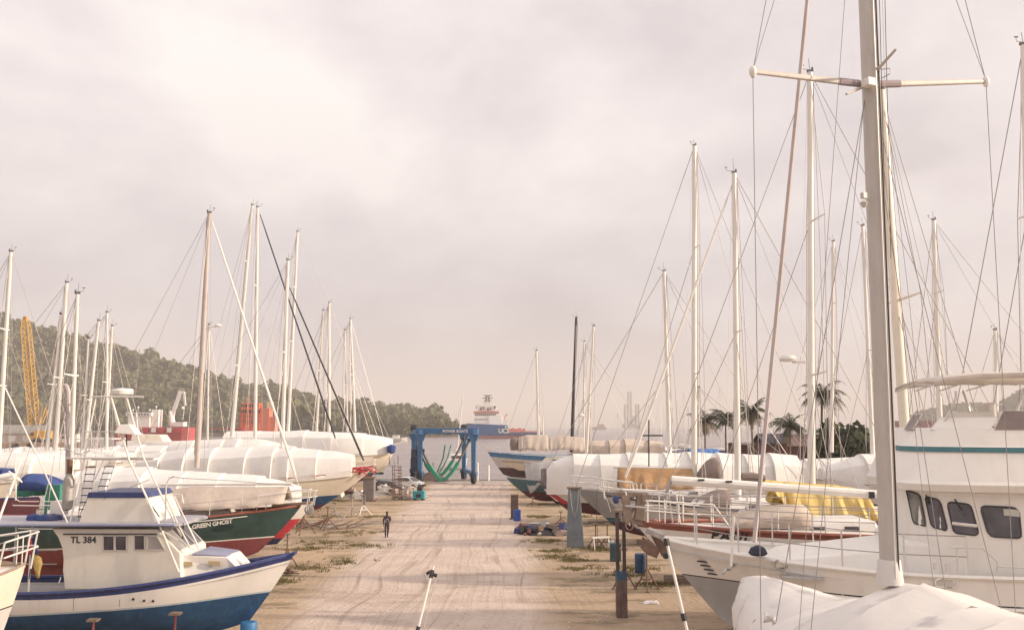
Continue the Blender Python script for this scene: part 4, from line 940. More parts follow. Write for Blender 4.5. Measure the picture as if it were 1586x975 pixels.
# ---- big cream yacht on the tall grey prop
l6, zb = boat('tall cream yacht wrapped in white, propped high on a grey block near the lift', (609, 701), 98, 1, name='sailing_yacht')
P6 = lambda px, py, d=0.0: L(l6, at(px, py, 98 + d))
h = Hull(l6, 18, 5.2, zb, zb - .35, zb - .3, 3.1, 2.3, 2.9, (2.95, 2.75), [CREAM, TEAL, LGREY], rake=1.0, tr=.8, tmax=.4, stripe=.2, full=3.0)
h.deck(WHITE); h.rail(DARK, .05)
h.cover(WRAP, [(-.01, P6(0, 680).z), (.06, P6(0, 675).z), (.2, P6(0, 670).z), (.5, P6(0, 666.5).z), (1, P6(0, 667).z)], .004, .99, ov=.12, frames=6, seed=12, bulge=.08, side_full=.95)
mb = MB(); mb.bar(P6(606, 690), P6(623, 684), .12); mb.build('bowsprit', WHITE, l6)
mb = MB(); mb.lathe([(.1, -.5), (.45, -.3), (.5, .3), (.1, .5)], P6(606, 695, -.9), 9); mb.build('blue_bag', BLUEC, l6, smooth=True)
mast(l6, P6(461, 359), P6(446, 672), .18, SPARW, sp=[(.45, .6), (.72, .5)], bow=P6(606, 686), stern=P6(380, 680), beam=2.3, chain=zb)
kb_ = thing('boat_prop', 'tall square grey prop block under the cream yacht near the lift', 'boat prop', (at(572, 760, 97.5).x, 97.5, 0)); mb = MB(); mb.box((0, 0, 1.2), (1.15, 1.3, 2.4)); mb.build('post', mat('grey_prop', (.2, .17, .165), .8, var=.2, scale=1.5), kb_, bevel=.04); mb = MB(); mb.box((0, 0, .06), (1.6, 1.8, .12)); mb.build('base', RUST, kb_)
mb = MB(); mb.box((0, 0, 2.42), (1.3, 1.5, .14)); mb.build('pad', TIMBER, kb_)
keel_block((at(450, 765, 98).x, 98, 0), (2, 1.6, 2.3), 'high timber crib under the stern of the cream yacht')
# ---- yachts behind, seen by their masts and covers
def back_boat(label, bow, Y, Ln, masts, ridge=1.6, side=1, hullm=WHITE, seed=1, base_z=3.0, cov=WRAP, B=4.2, yaw=0, grp=None, frames=5, rdr=None):
    r, z = boat(label, bow, Y, side, yaw=yaw, group=grp); z = r['zb'] if 'zb' in r else z
    hh = Hull(r, Ln, B, z, z - .6, z - .5, z - 2.3, .9, 1.5, (z - 1.6, z - 1.7), [hullm, NAVY, DRED], rake=1.6, nst=16)
    hh.deck(WHITE); hh.rail(TEAK, .04); hh.fin(DRED, .3, .7, .0, .5)
    if cov: hh.cover(cov, [(.03, z + .7), (.2, z + ridge * .85), (.6, z + ridge), (1, z + ridge * .8)], .03, .98, frames=frames, seed=seed)
    for k, mm in enumerate(masts):
        tp, bs, rad = mm[:3]; sp = mm[3] if len(mm) > 3 else [(.5, .8)]
        T_, B2 = L(r, at(tp[0], tp[1], Y)), L(r, at(bs[0], bs[1], Y))
        mast(r, T_, B2, rad, mm[5] if len(mm) > 5 else SPARW, sp=sp, bow=(hh.S(0, 1, .1) if k == 0 else None), stern=hh.S(.98, 1, .2) * 1 if k == 0 else None, beam=B * .45, chain=z - .5, furl=mm[4] if len(mm) > 4 else None, furl_r=.07, wr=.018 if Y < 90 else .024, radar=rdr if k == 0 else None)
    return r, hh
back_boat('wrapped yacht with two masts just beyond the tall cream yacht', (596, 708), 111, 15, [((510, 469), (509.5, 668), .2, [(.42, .8)]), ((501, 481), (490, 668), .17, [(.5, .7)])], ridge=1.9, seed=21)
back_boat('wrapped yacht with the pair of short masts beside the quay', (600, 700), 122, 14, [((543, 494), (550, 668), .18, [(.5, .8)]), ((534, 511), (538.5, 668), .16, [(.45, .6)])], ridge=1.7, seed=22)
# low motor catamaran filling the gap below the red ship
cmr, czb = boat('pale motor catamaran with a boxy windowed deckhouse among the covered yachts', (322, 703), 101, 1, name='motor_catamaran', cat='motor boat')
hc = Hull(cmr, 15.5, 5.0, czb, czb - .2, czb - .2, 2.6, 1.4, 1.6, (3.0, 2.8), [CREAM, NAVY, DRED], rake=1.2, tr=.9, tmax=.35); hc.deck(WHITE); hc.fin(DRED, .3, .7, 0, .5)
cabin_house(cmr, (-2.5, -9.5), 3.4, 4.2, czb - .1, czb + 1.45, WHITE, name='deckhouse', wins=[(.15, .7, .6), (.32, .7, .6), (.5, .7, .6), (.68, .7, .6), (.86, .7, .6)]); cabin_house(cmr, (-4.5, -8), 2.6, 3.0, czb + 1.4, czb + 2.2, CREAM, name='flybridge')
mb = MB(); mb.box((-12.2, 0, czb + 1.7), (4.6, 4.2, .12)); mb.build('awning', WHITE, cmr)
for x in (-10.4, -14.2):
    for y in (-1.9, 1.9): mb = MB(); mb.tube([(x, y, czb - .1), (x, y, czb + 1.7)], .05, 5); mb.build('awning_post', STEEL, cmr)
mb = MB(); mb.tube([(-8, .4, czb + 2.2), (-8.3, .4, czb + 4.6)], .07, 6); mb.build('aerial', SPARW, cmr)
# second row, further from the track
S2 = [('yacht under a pale cover whose thick mast leads the far left cluster', (128, 727), 58, 14, [((17, 390), (-3, 712), .16, [(.35, .7), (.62, .6)])], 31),
      ('yacht under a pale cover with the tallest mast above the dock shed', (150, 721), 66, 14, [((103.5, 438), (85, 708), .17, [(.45, .7)]), ((95, 487), (72, 706), .15, [(.5, .7)])], 32),
      ('pale covered yacht with a leaning mast right of the crane boom', (190, 716), 75, 13, [((153, 497), (131, 702), .15, [(.4, .6)]), ((137, 524), (127, 702), .12, [(.5, .6)])], 33),
      ('pale covered yacht with the slim upright mast behind the lookout tower', (214, 714), 84, 13, [((166, 484), (165, 702), .15, [(.5, .6)])], 34),
      ('pale covered yacht with a mast leaning beside the slim upright one', (232, 712), 92, 13, [((174, 505), (163, 702), .15, [(.45, .6)])], 35)]
for lb, bw, Y, Ln, ms, sd in S2: back_boat(lb, bw, Y, Ln, ms, ridge=1.25, seed=sd, hullm=CREAM if sd % 2 else WHITE)
back_boat('pale covered ketch with a radar bracket on its mizzen, behind the bronze mast', (352, 708), 90, 13, [((324, 503), (321, 700), .13, [])], ridge=1.2, seed=36, rdr=(.985, .7))
# ================================================================== RIGHT ROW
# ---- wrapped yacht right below the camera, seen half end-on
yw = math.atan2(3.6, -1.49)
r7 = thing('sailing_yacht', 'white wrapped yacht with the thick grey mast, filling the lower right corner', 'sailing yacht', (4.35, 17.6, 0), yw)
h = Hull(r7, 13.5, 5.0, 4.25, 3.85, 3.8, 1.6, .7, 1.4, (2.4, 2.3), [WHITE, NAVY, DKBL], rake=1.4, tr=.7)
h.deck(WHITE); h.fin(DKBL, .35, .6, .12)
WRAP2 = mat('shaded_shrink_wrap', (.68, .645, .615), .55, var=.05, scale=.8, bump=.35, bscale=2.0, stain=(.6, .55, .5), stain_amt=.3, trans=.08)  # duller copy of the wrap film, cloud shade put into its colour
h.cover(WRAP2, [(-.01, 4.9), (.03, 5.06), (.07, 5.1), (.16, 5.0), (.24, 5.1), (.285, 5.47), (.32, 5.5), (.36, 5.38), (.5, 5.28), (.8, 5.15), (1, 4.9)], .005, .99, ov=.5, frames=16, seed=17, bulge=.018, side_full=.62, nz=.003, K=18, fold=.007, sharp=75)
for tt in (.105, .2, .36, .47): mb = MB(); mb.tube([h.S(tt, 1, -.3, .075), h.S(tt, 1, .12, .08)], .012, 4); mb.build('tie_strap', DARK, r7)
A7 = lambda px, py, Y: L(r7, at(px, py, Y))
mbs, mtp = A7(1378, 898, 14.0), A7(1316, -700, 14.0)
GREYSPAR = mat('weathered_grey_spar', (.50, .465, .435), .5, metal=.15, var=.07, scale=5, stretch=(1, 1, .3), stain=(.34, .3, .27), stain_amt=.5, bump=.1, bscale=60)
mb = MB(); mb.tube([mbs.lerp(mtp, i / 12) for i in range(13)], [.155] * 13, 14, squash=.7); mo = mb.build('mast', GREYSPAR, r7, smooth=True)
for dxx, m_, r_ in ((-.163, DARK, .016), (-.175, ALU, .012), (-.15, ALU, .02)):
    mb = MB(); dv = Vector((dxx, .055 if dxx < -.17 else -.02, 0)); mb.tube([mbs.lerp(mtp, .003) + dv, mbs.lerp(mtp, .9) + dv], r_, 5); mb.build('sail_track', m_, mo)
mb = MB(); mb.lathe([(.2, -.1), (.185, .06), (.17, .22), (.16, .26)], A7(1378, 893, 14), 14); mb.build('mast_boot', WRAP2, mo, smooth=True)
spc = A7(1343.5, 131, 14.0)
tips = []
for sd, (px, py) in ((1, (1166, 111)), (-1, (1527, 126))):
    d0 = at(px, py, 14.0); tipY = 14 + (-.78 if sd > 0 else .78) * 1; e = A7(px, py, tipY); tips.append(e)
    mb = MB(); mb.tube([spc, spc.lerp(e, .5), e], [.06, .052, .042], 8, squash=.7); so_ = mb.build('spreader', GREYSPAR, mo, smooth=True)
    mb = MB(); mb.tube([spc.lerp(e, .08), spc.lerp(e, .26)], .064, 8, squash=.75); mb.build('chafe_sleeve', mat('mauve_sleeve', (.30, .25, .27), .8), mo)
    mb = MB(); mb.lathe([(.03, -.09), (.055, -.04), (.06, .03), (.03, .08)], e, 10); mb.build('spreader_boot', WHITE, mo, smooth=True)
    foot = A7(1179, 985, 13.2) if sd > 0 else A7(1574, 968, 14.6)
    stay(r7, e, foot, .0075, WIRE, 'shroud'); stay(r7, e, mtp, .0075, WIRE, 'shroud')
    stay(r7, e + Vector((0, 0, .02)), mbs.lerp(mtp, .8), .006, WIRE, 'diagonal_stay')
for (a, b, r_) in (((1340, 150, 14), (1202, 962, 13.4), .0085), ((1338, 160, 14), (1255, 985, 13.0), .0075), ((1346, 150, 14.1), (1466, 925, 14.6), .0075), ((1348, 140, 14.1), (1560, 980, 13.6), .0075), ((1330, -300, 14), (1237, 985, 12.7), .006), ((1352, 120, 14.2), (1447, 915, 15), .0055)):
    stay(r7, A7(*a), A7(*b), r_, WIRE, 'lower_shroud')
fa, fbx = A7(1318, -690, 14), h.S(.03, 1, .95) * 1; fbx.y = 0; fbx = L(r7, at(1164, 884, 17.0))
mb = MB(); d_ = fbx - fa; mb.tube([fa, fa + d_ * .5, fa + d_ * .97], [.03, .036, .042], 7); mb.build('furled_sail', mat('pale_grey_sailcover', (.5, .45, .44), .7), r7, smooth=True)
for (a, b, r_) in (((1405, -80, 13.9), (1385, 76, 14.0), .02),):
    pass
mb = MB(); mb.tube([A7(1388, 76, 13.4), A7(1350, 118, 14)], [.02, .03], 6); mb.build('flag_spreader', GREYSPAR, mo); mb = MB(); mb.tube([A7(1311, 146, 13.6), A7(1340, 133, 14)], [.02, .03], 6); mb.build('flag_spreader', GREYSPAR, mo)
mb = MB(); mb.tube([A7(1364, 108, 13.9), A7(1378, 106, 13.8), A7(1379, 114, 13.8), A7(1366, 121, 13.9)], .008, 5); mb.build('rigging_loop', WIRE, mo)
mb = MB(); mb.box(A7(1339, 303, 13.85), (.07, .1, .09)); mb.lathe([(.03, -.07), (.06, 0), (.03, .03)], A7(1338, 314, 13.8), 8); mb.build('steaming_light', GREYSPAR, mo)
mb = MB(); mb.box(A7(1345, 128, 13.8), (.16, .14, .12)); mb.build('spreader_bracket', SPARW, mo)
for k, (a, b) in enumerate((((1357, -200, 13.9), (1385, 880, 13.9)), ((1361, -200, 13.9), (1391, 860, 14.1)), ((1366, -200, 14), (1380, 400, 14.2)))): stay(r7, A7(*a), A7(*b), .007, DARK if k != 1 else LETW, 'halyard')
# a wisp of torn film and the wrap seam
mb = MB(); c = A7(1203, 967, 13.0); mb.grid([[c + Vector((.05 * i, .04 * math.sin(i * 1.7 + j), .02 * math.cos(i * 2 + j) + .05 * j)) for i in range(7)] for j in range(3)]); mb.build('loose_film', WRAP, r7, smooth=True, solid=.004)
mb = MB(); p = [h.S(.02, 1, -.2, .07), h.S(.06, 1, -.32, .08), h.S(.12, 1, -.36, .09), h.S(.2, 1, -.4, .1)]; mb.tube(p, .015, 5); mb.build('lashing', DARK, r7)
keel_block((TM[r7].inverted() @ Vector((-6.3, 0, 0)))[:], (1.2, .8, .12), 'timber block under the wrapped yacht with the thick grey mast')

# ---- big white motor yacht
r6, zb = boat('large white motor yacht with tinted wheelhouse windows and a bimini top', (1022, 840), 22, -1, name='motor_yacht', cat='motor yacht')
T = lambda px, py, Y: L(r6, at(px, py, Y))
W_ = lambda x, y, z: L(r6, (x, y, z))
h = Hull(r6, 18, 4.8, zb, 4.62, 4.66, 3.15, 1.7, 2.2, (4.2, 3.85), [WHITE, DARK, GREYH, WHITE], rake=1.5, tr=.85, tmax=.42, stripe=.03, top=.62, full=3.2, flare=.9, nst=26, shl=.34)
h.deck(mat('white_deck', (.70, .67, .63), .55, var=.05, stain=(.5, .45, .4), stain_amt=.35), drop=.22)
h.rail(WHITE, .06, 'bulwark_cap', up=.0)
mb = MB(); mb.tube([h.S(t, -1, 0, .02) * 1 for t in []] or [h.pt(t, h.sheer(t) - .64, 1) + Vector((0, .03, 0)) for t in [i / 20 for i in range(2, 21)]], .055, 6); mb.build('rubbing_rail', WHITE, r6, smooth=True)
mb = MB(); mb.tube([h.pt(t, h.sheer(t) - .64, -1) - Vector((0, .03, 0)) for t in [i / 20 for i in range(2, 21)]], .055, 6); mb.build('rubbing_rail', WHITE, r6, smooth=True)
SF = Matrix.Rotation(0, 3, 'Z')
# in this boat's frame the side facing the camera is +y
def plan(off, x0=9.1, xa=17.5, ys=20.05, yc=22.0):
    """outline of the house in world x,y, grown by off"""
    base = [(xa, ys), (12.6, ys), (11.0, ys), (10.2, ys + .02), (9.65, ys + .12), (9.28, ys + .38), (x0, ys + .85), (x0 + .12, yc)]
    up = [(x, 2 * yc - y) for x, y in reversed(base[:-1])]; pts = base + up
    return [(x - off * (1 if x < 11 else 0) * max(.2, (11.2 - x) / 2.2), y - off * (1 if y < yc - .1 else -1 if y > yc + .1 else 0)) for x, y in pts]
mb = MB(); WB = [(4.5, 0.02), (6.36, -.1), (6.40, .2), (6.55, .26), (6.62, .22), (7.22, -.02), (7.24, .0), (7.36, -.02), (7.38, -.05), (7.78, -.2)]
rings = [[W_(x, y, z + (x - 9) * (-.006 if z > 6 else 0)) for x, y in plan(o)] for z, o in WB]
n = len(rings[0]); fl_m = [0, 0, 0, 0, 0, 0, 1, 0, 0]
for i in range(len(rings) - 1): mb.grid([rings[i], rings[i + 1]], mi=fl_m[i], closed=True)
mb.f.append(tuple(len(mb.v) - n + i for i in range(n))); mb.m.append(0)
house = mb.build('wheelhouse', [WHITE, mat('blue_green_stripe', (.06, .17, .20), .5)], r6, smooth=True, sharp=38)
def hp(px, z, out=0.0):
    """point on the near side wall of the house seen at column px"""
    best = None; pl = plan(lerp(.02, -.1, (z - 4.5) / 1.86))
    for (x0, y0), (x1, y1) in zip(pl[:7], pl[1:8]):
        for k in range(41):
            x, y = lerp(x0, x1, k / 40), lerp(y0, y1, k / 40); e = abs(793 + x / (y * 1.0) * F - px)
            if best is None or e < best[0]: best = (e, x, y, x1 - x0, y1 - y0)
    _, x, y, dx_, dy_ = best; nn = Vector((dy_, -dx_, 0)).normalized(); nn = nn if nn.y < 0 else -nn
    return W_(*(Vector((x, y, z)) + nn * out))
def zof(py, Y=20.05): return at(800, py, Y).z
def hwin(cols, top, bot, name='window', m=GLASS, cr=.16):
    c0, c1, c2, c3 = cols
    def Q(u, v, out=.014): return hp(lerp(lerp(c0, c1, u), lerp(c3, c2, u), v), zof(lerp(lerp(top[0], top[1], u), lerp(bot[0], bot[1], u), v)), out)
    uv = []
    for cx, cy, a0 in ((1 - cr, cr, -90), (1 - cr, 1 - cr, 0), (cr, 1 - cr, 90), (cr, cr, 180)):
        for k in range(4): a = R(a0 + 30 * k); uv.append((cx + cr * math.cos(a), cy + cr * math.sin(a)))
    loop = [Q(u, v) for u, v in uv]; cen = Q(.5, .5); o = MB(); n = len(loop); o.add([cen] + loop, [(0, i + 1, (i + 1) % n + 1) for i in range(n)]); w = o.build(name, m, house, solid=.012)
    fr = MB(); fr.tube(loop + [loop[0]], .021, 5, cap=False); fr.build('frame', mat('black_gasket', (.05, .045, .05), .6), house); return w
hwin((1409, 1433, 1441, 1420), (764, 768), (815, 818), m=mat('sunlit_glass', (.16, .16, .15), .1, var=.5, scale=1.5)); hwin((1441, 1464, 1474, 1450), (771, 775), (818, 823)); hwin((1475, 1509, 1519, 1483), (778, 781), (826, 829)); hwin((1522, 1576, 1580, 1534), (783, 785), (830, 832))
fr = MB(); fr.tube([hp(1481, zof(811), .03), hp(1517, zof(814), .03)], .035, 5); fr.build('window_bar', WHITE, house)
refl = MB(); refl.grid([[hp(1556, zof(787), .03), hp(1578, zof(788), .03)], [hp(1556, zof(797), .03), hp(1578, zof(799), .03)]]); refl.build('window_reflection_panel', mat('pale_reflection', (.52, .5, .46), .7), house, solid=.004)  # pale patch laid on the pane, a reflection painted as a panel
for a, b in (((1444, 768), (1448, 783)), ((1486, 773), (1497, 790)), ((1411, 764), (1415, 778))):
    mb = MB(); mb.tube([hp(a[0], zof(a[1]), .05), hp(b[0], zof(b[1]), .06)], .016, 5); mb.build('wiper', DARK, house)
# flying bridge: dark raked screens, seats, awning
zt = 7.78; pl0 = plan(-.24)
def scr(i0, f0, i1, f1, hgt=.34, m=None, nm='spray_screen'):
    a = Vector((*[lerp(pl0[i0][k], pl0[i0 + 1][k], f0) for k in (0, 1)], zt)); b = Vector((*[lerp(pl0[i1][k], pl0[i1 + 1][k], f1) for k in (0, 1)], zt))
    mb = MB(); up = Vector((.16, .1, hgt)); dn = Vector((-.1, -.05, -.05)); mb.prism([W_(*(a + dn)), W_(*(b + dn)), W_(*(b + up)), W_(*(a + up))], (0, .02, 0)); w = mb.build(nm, m, r6)
    f_ = MB()
    for p, q in ((a + dn, a + up), (b + dn, b + up), (a + up, b + up)): f_.tube([W_(*p), W_(*q)], .016, 5)
    f_.build('frame', STEEL, w)
SMOKE = mat('smoked_screen', (.20, .155, .14), .15, var=.3)
scr(1, .05, 1, .35, .36, SMOKE); scr(1, .37, 1, .98, .36, SMOKE); scr(5, .2, 5, .9, .3, SMOKE); scr(2, .1, 4, .2, .22, WHITE, 'coaming_panel'); scr(0, .55, 0, .98, .36, WHITE, 'coaming_panel')
for x, y, w in ((10.9, 21.5, .9), (12.0, 21.9, .8)):
    mb = MB(); mb.box(W_(x, y, 7.98), (w, .6, .36)); mb.box(W_(x + w * .4, y, 8.1), (.16, .62, .5)); mb.build('helm_seat', WHITE, r6, bevel=.06)
rows = []
for px, dz in ((1456, .0), (1475, .1), (1520, .17), (1600, .2), (1700, .17)):
    x = (px - 793) / F * 20.6; rows.append([W_(x, y, 8.74 + dz + c) for y, c in ((20.3, -.06), (20.32, .05), (21, .1), (22, .13), (23, .1), (23.7, .05), (23.72, -.06))])
mb = MB(); mb.grid(rows); mb.build('bimini_top', mat('pale_awning', (.72, .67, .62), .8, trans=.3), r6, smooth=True, solid=.03)
for px in (1458, 1490, 1530, 1575):
    x = (px - 793) / F * 20.6; mb = MB(); mb.tube([W_(x, 20.33, 8.72), W_(x, 22, 8.82), W_(x, 23.7, 8.72)], .02, 5); mb.build('awning_bow', STEEL, r6)
for ps in ([(1497, 605, 20.4), (1497, 617, 20.4), (1478, 655, 20.5)], [(1470, 605, 23.6), (1490, 660, 23.4)], [(1600, 600, 20.4), (1575, 660, 20.4)], [(1560, 600, 23.5), (1545, 655, 23.4)]):
    mb = MB(); mb.tube([T(*p) for p in ps], .028, 6); mb.build('awning_strut', STEEL, r6)
# foredeck
mb = MB(); lo = [W_(6.0, 20.55, 4.45), W_(6.0, 23.4, 4.45), W_(9.3, 23.6, 4.45), W_(9.3, 20.35, 4.45)]; hi = [W_(6.5, 20.9, 4.78), W_(6.5, 23.1, 4.78), W_(9.3, 23.3, 5.12), W_(9.3, 20.7, 5.12)]; mb.hexa(lo, hi); tc_ = mb.build('foredeck_trunk', WHITE, r6, bevel=.08)
mb = MB(); mb.hexa([W_(9.0, 20.3, 4.45), W_(9.0, 23.7, 4.45), W_(10.2, 23.9, 4.45), W_(10.2, 19.98, 4.45)], [W_(9.0, 20.5, 5.25), W_(9.0, 23.5, 5.25), W_(10.2, 23.7, 5.3), W_(10.2, 20.1, 5.3)]); mb.build('dash_fairing', WHITE, r6, bevel=.1)
for px, py, Y, sx_ in ((1268, 872, 20.3, .9), (1418, 884, 20.2, .8)):
    mb = MB(); p = T(px, py, Y); mb.box((p.x, p.y, h.sheer(.4) - .18), (sx_, .42, .05)); mb.build('deck_hatch', DECKG, r6)
h.stanchions(STEEL, [.05, .1, .16, .22, .29, .36], h=.85, r=.02, sides=(1, -1))
mb = MB(); mb.tube([T(1166, 885, 19.8), T(1170, 805, 19.8)], .03, 8); mb.build('davit_post', SPARW, r6, smooth=True)
mb = MB(); mb.tube([T(1500, 848, 19.7), T(1547, 848, 19.7), T(1568, 868, 19.7), T(1568, 885, 19.7)], .02, 6); mb.tube([T(1510, 848, 19.7), T(1511, 890, 19.7)], .018, 5); mb.tube([T(1568, 876, 19.7), T(1650, 878, 19.6)], .018, 5); mb.build('side_rail', STEEL, r6)
def ring_on(px, py, Y, rx, rz, r, name, m, fill=None):
    c = L(r6, at(px, py, Y)); t = -c.x / h.Ln; c = h.pt(t, c.z, 1) + Vector((0, .03, 0)); pts = [c + Vector((rx * math.copysign(abs(math.cos(a)) ** .6, math.cos(a)), 0, rz * math.copysign(abs(math.sin(a)) ** .6, math.sin(a)))) for a in [2 * math.pi * k / 20 for k in range(21)]]
    mb = MB(); mb.tube(pts, r, 6, cap=False); o = mb.build(name, m, r6, smooth=True)
    if fill: mb = MB(); mb.prism([p - Vector((0, .035, 0)) for p in pts[:-1]], (0, .015, 0)); mb.build('recess', fill, o)
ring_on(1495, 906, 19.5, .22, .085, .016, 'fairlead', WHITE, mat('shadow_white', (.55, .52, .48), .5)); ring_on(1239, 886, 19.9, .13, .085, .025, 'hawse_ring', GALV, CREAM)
p = T(1478, 877, 19.65)
for q in (0, -.25): mb = MB(); mb.box(p + Vector((q, 0, q * .1)), (.05, .1, .14)); mb.build('cleat', STEEL, r6)
mb = MB(); c = T(1200, 859, 20.4); mb.lathe([(.16, -.1), (.22, -.05), (.16, .07), (.04, .12)], c, 9); tag(mb.build('dark_cap', mat('navy_cloth', (.03, .035, .06), .9), r6))
mb = MB(); rng = random.Random(8)
c = W_(5.6, 22.3, 4.55); mb.tube([c + Vector((.05 * k - .6, .10 * math.sin(k * 1.3) + .004 * k * k, .02 * (k % 3))) for k in range(26)], .035, 5); mb.build('anchor_chain', GALV, r6)
# stowed anchor and its stained roller
mb = MB(); ac = mat('rusty_anchor', (.20, .13, .10), .8, var=.3, scale=4)
a, b = T(1018, 832, 21.9), T(1036, 866, 21.9); mb.bar(a, b, .12, .2); mb.prism([T(1005, 842, 21.7), T(1017, 848, 21.7), T(1030, 862, 21.7), T(1024, 874, 21.8), T(1008, 868, 21.8), T(998, 856, 21.8)], (0, -.12, 0)); mb.prism([T(998, 838, 22.1), T(1003, 845, 22.1), T(1002, 866, 22.1), T(994, 856, 22.1)], (0, -.1, 0)); mb.build('anchor', ac, r6)
mb = MB(); mb.lathe([(.06, -.1), (.09, 0), (.06, .1)], T(1044, 869, 21.3), 10, axis='Y'); mb.build('hawse_pipe', DARK, r6)
mb = MB(); mb.bar(T(1008, 828, 21.9), T(1034, 838, 21.8), .3, .12); mb.build('bow_roller', GALV, r6)
# louvred vent on the bow flare
for k in range(4):
    pa = L(r6, at(1093 + k * 1.5, 884 + k * 7, 20.9)); t = -pa.x / h.Ln; q = h.pt(t, pa.z, 1) + Vector((0, .02, 0)); mb = MB(); mb.bar(q + Vector((.16, 0, .02)), q - Vector((.12, 0, 0)), .05, .03); mb.build('vent_slat', DARK, r6)
for (x, lb) in ((9.0, 'timber crib under the bow third of the large motor yacht'), (15.0, 'timber crib under the stern half of the large motor yacht')): keel_block((x, 22, 0), (1.6, 1.3, 1.68), lb)
jack_stand((at(1040, 900, 20.6).x, 21.2, 0), 3.2, 'dark tripod stand under the motor yacht bow', spread=.9)

# the yacht lies with her bow a little further off than her stern
YA = R(-9); pv_ = Vector((10.3, 20.0, 0)); l0 = r6.location - pv_; r6.location = pv_ + Matrix.Rotation(YA, 3, 'Z') @ l0 + Vector((-.3, 0, 0)); r6.rotation_euler.z += YA
# ---- white ketch with the club boom
r5, zb = boat('white ketch lettered PAUL with brown cap rail and a long bare boom', (984, 808), 29, -1)
A5 = lambda px, py, Y=29.0: L(r5, at(px, py, Y))
h = Hull(r5, 16.5, 4.3, zb, 4.56, 4.6, 2.4, 1.3, 2.0, (3.35, 2.95), [WHITE, NAVY, DKBL, MAHO], rake=2.4, tr=.6, tmax=.45, stripe=.08, top=.14, full=2.4, nst=26)
h.deck(mat('cream_deck', (.62, .57, .52), .7, var=.08)); h.rail(MAHO, .06); h.fin(DKBL, .25, .85, .3, .4)
h.stanchions(STEEL, [.05, .1, .16, .24, .32, .42, .52], h=.8, r=.022); h.pulpit(STEEL, .07, .95, r=.03, fwd=.4)
cabin_house(r5, (-3.0, -7.2), 1.8, 2.4, 4.45, 4.95, WHITE, wins=[(.3, .5, .2), (.55, .5, .2), (.8, .5, .2)])
cabin_house(r5, (-8.2, -12.5), 2.3, 2.4, 4.45, 5.2, WHITE, name='doghouse', wins=[(.2, .6, .3), (.45, .6, .3), (.7, .6, .3)])
dodger(r5, A5(1186, 812), (2.3, 2.0, .62), TAN); mb = MB(); mb.box(A5(1330, 830), (.8, 2.0, .25)); mb.build('companion_step', MAHO, r5); mb = MB(); mb.box(A5(1100, 824), (.8, .7, .16)); mb.build('deck_hatch', mat('orange_hatch', (.45, .2, .12), .6), r5)
boom(r5, A5(1040, 743), A5(1372, 766), .15); 
for px, py, s_ in ((1086, 742.5, (.2, .06, .05)), (1129, 745, (.2, .06, .05)), (1350, 766, (.16, .1, .2))): sp_ = MB(); sp_.box(A5(px, py, 28.85), s_); sp_.build('boom_fitting', DARK, r5)
mb = MB(); mb.tube([A5(1038, 744), A5(1033, 760), A5(1028, 800)], .06, 6); mb.build('boom_crutch', GALV, r5)
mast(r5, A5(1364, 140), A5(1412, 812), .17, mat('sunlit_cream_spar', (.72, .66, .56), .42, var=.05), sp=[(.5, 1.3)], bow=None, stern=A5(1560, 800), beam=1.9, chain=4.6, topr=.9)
def on_near(h, px, py, Y0):
    l = L(h.root, at(px, py, Y0)); t = -l.x / h.Ln; return h.pt(t, l.z, 1), t
a, ta = on_near(h, 1096, 838, 27.4); b, tb = on_near(h, 1160, 842, 27.1)
text('PAUL', .44, LETK, r5, frame4(a + Vector((0, .04, 0)), b - a, h.pt(ta, a.z + .35, 1) - a), bold=.012, shear=.3, space=1.2)
# timber gallows on the bow
gm = mat('bleached_timber', (.27, .205, .165), .9, var=.2, scale=6, stretch=(1, 1, .3))
for a, b, w in (((948, 765), (1003, 766), .18), ((968, 766), (973, 806), .3), ((993, 766), (989, 804), .32), ((972, 800), (990, 776), .09), ((962, 802), (1012, 812), .22)):
    mb = MB(); mb.bar(A5(*a, 28.9), A5(*b, 28.9), w, w * .8); mb.build('gallows_timber', gm, r5)
mb = MB(); mb.box(A5(999, 771, 28.8), (.2, .3, .24)); mb.build('gallows_block', gm, r5); mb = MB(); mb.lathe([(.06, -.14), (.11, -.05), (.1, .06), (.05, .1)], A5(954, 772, 28.8), 8); mb.build('lantern', NAVY, r5)
mb = MB(); mb.tube([A5(975, 812, 28.4) + Vector((.12 * math.cos(a), 0, .16 * math.sin(a))) for a in [k * .52 for k in range(13)]], .018, 5, cap=False); mb.build('rope_loop', TEAK, r5)
for a, b in (((1000, 775), (1105, 781)), ((1105, 781), (1130, 815)), ((1000, 790), (1125, 800)), ((1003, 775), (1003, 808)), ((1051, 778), (1051, 808)), ((1104, 781), (1104, 818))):
    mb = MB(); mb.tube([A5(*a, 28.0), A5(*b, 28.0)], .026, 6); mb.build('bow_rail', WHITE, r5)
keel_block((at(1150, 900, 29).x, 29, 0), (2, .9, .3), 'timber block under the white ketch lettered PAUL')
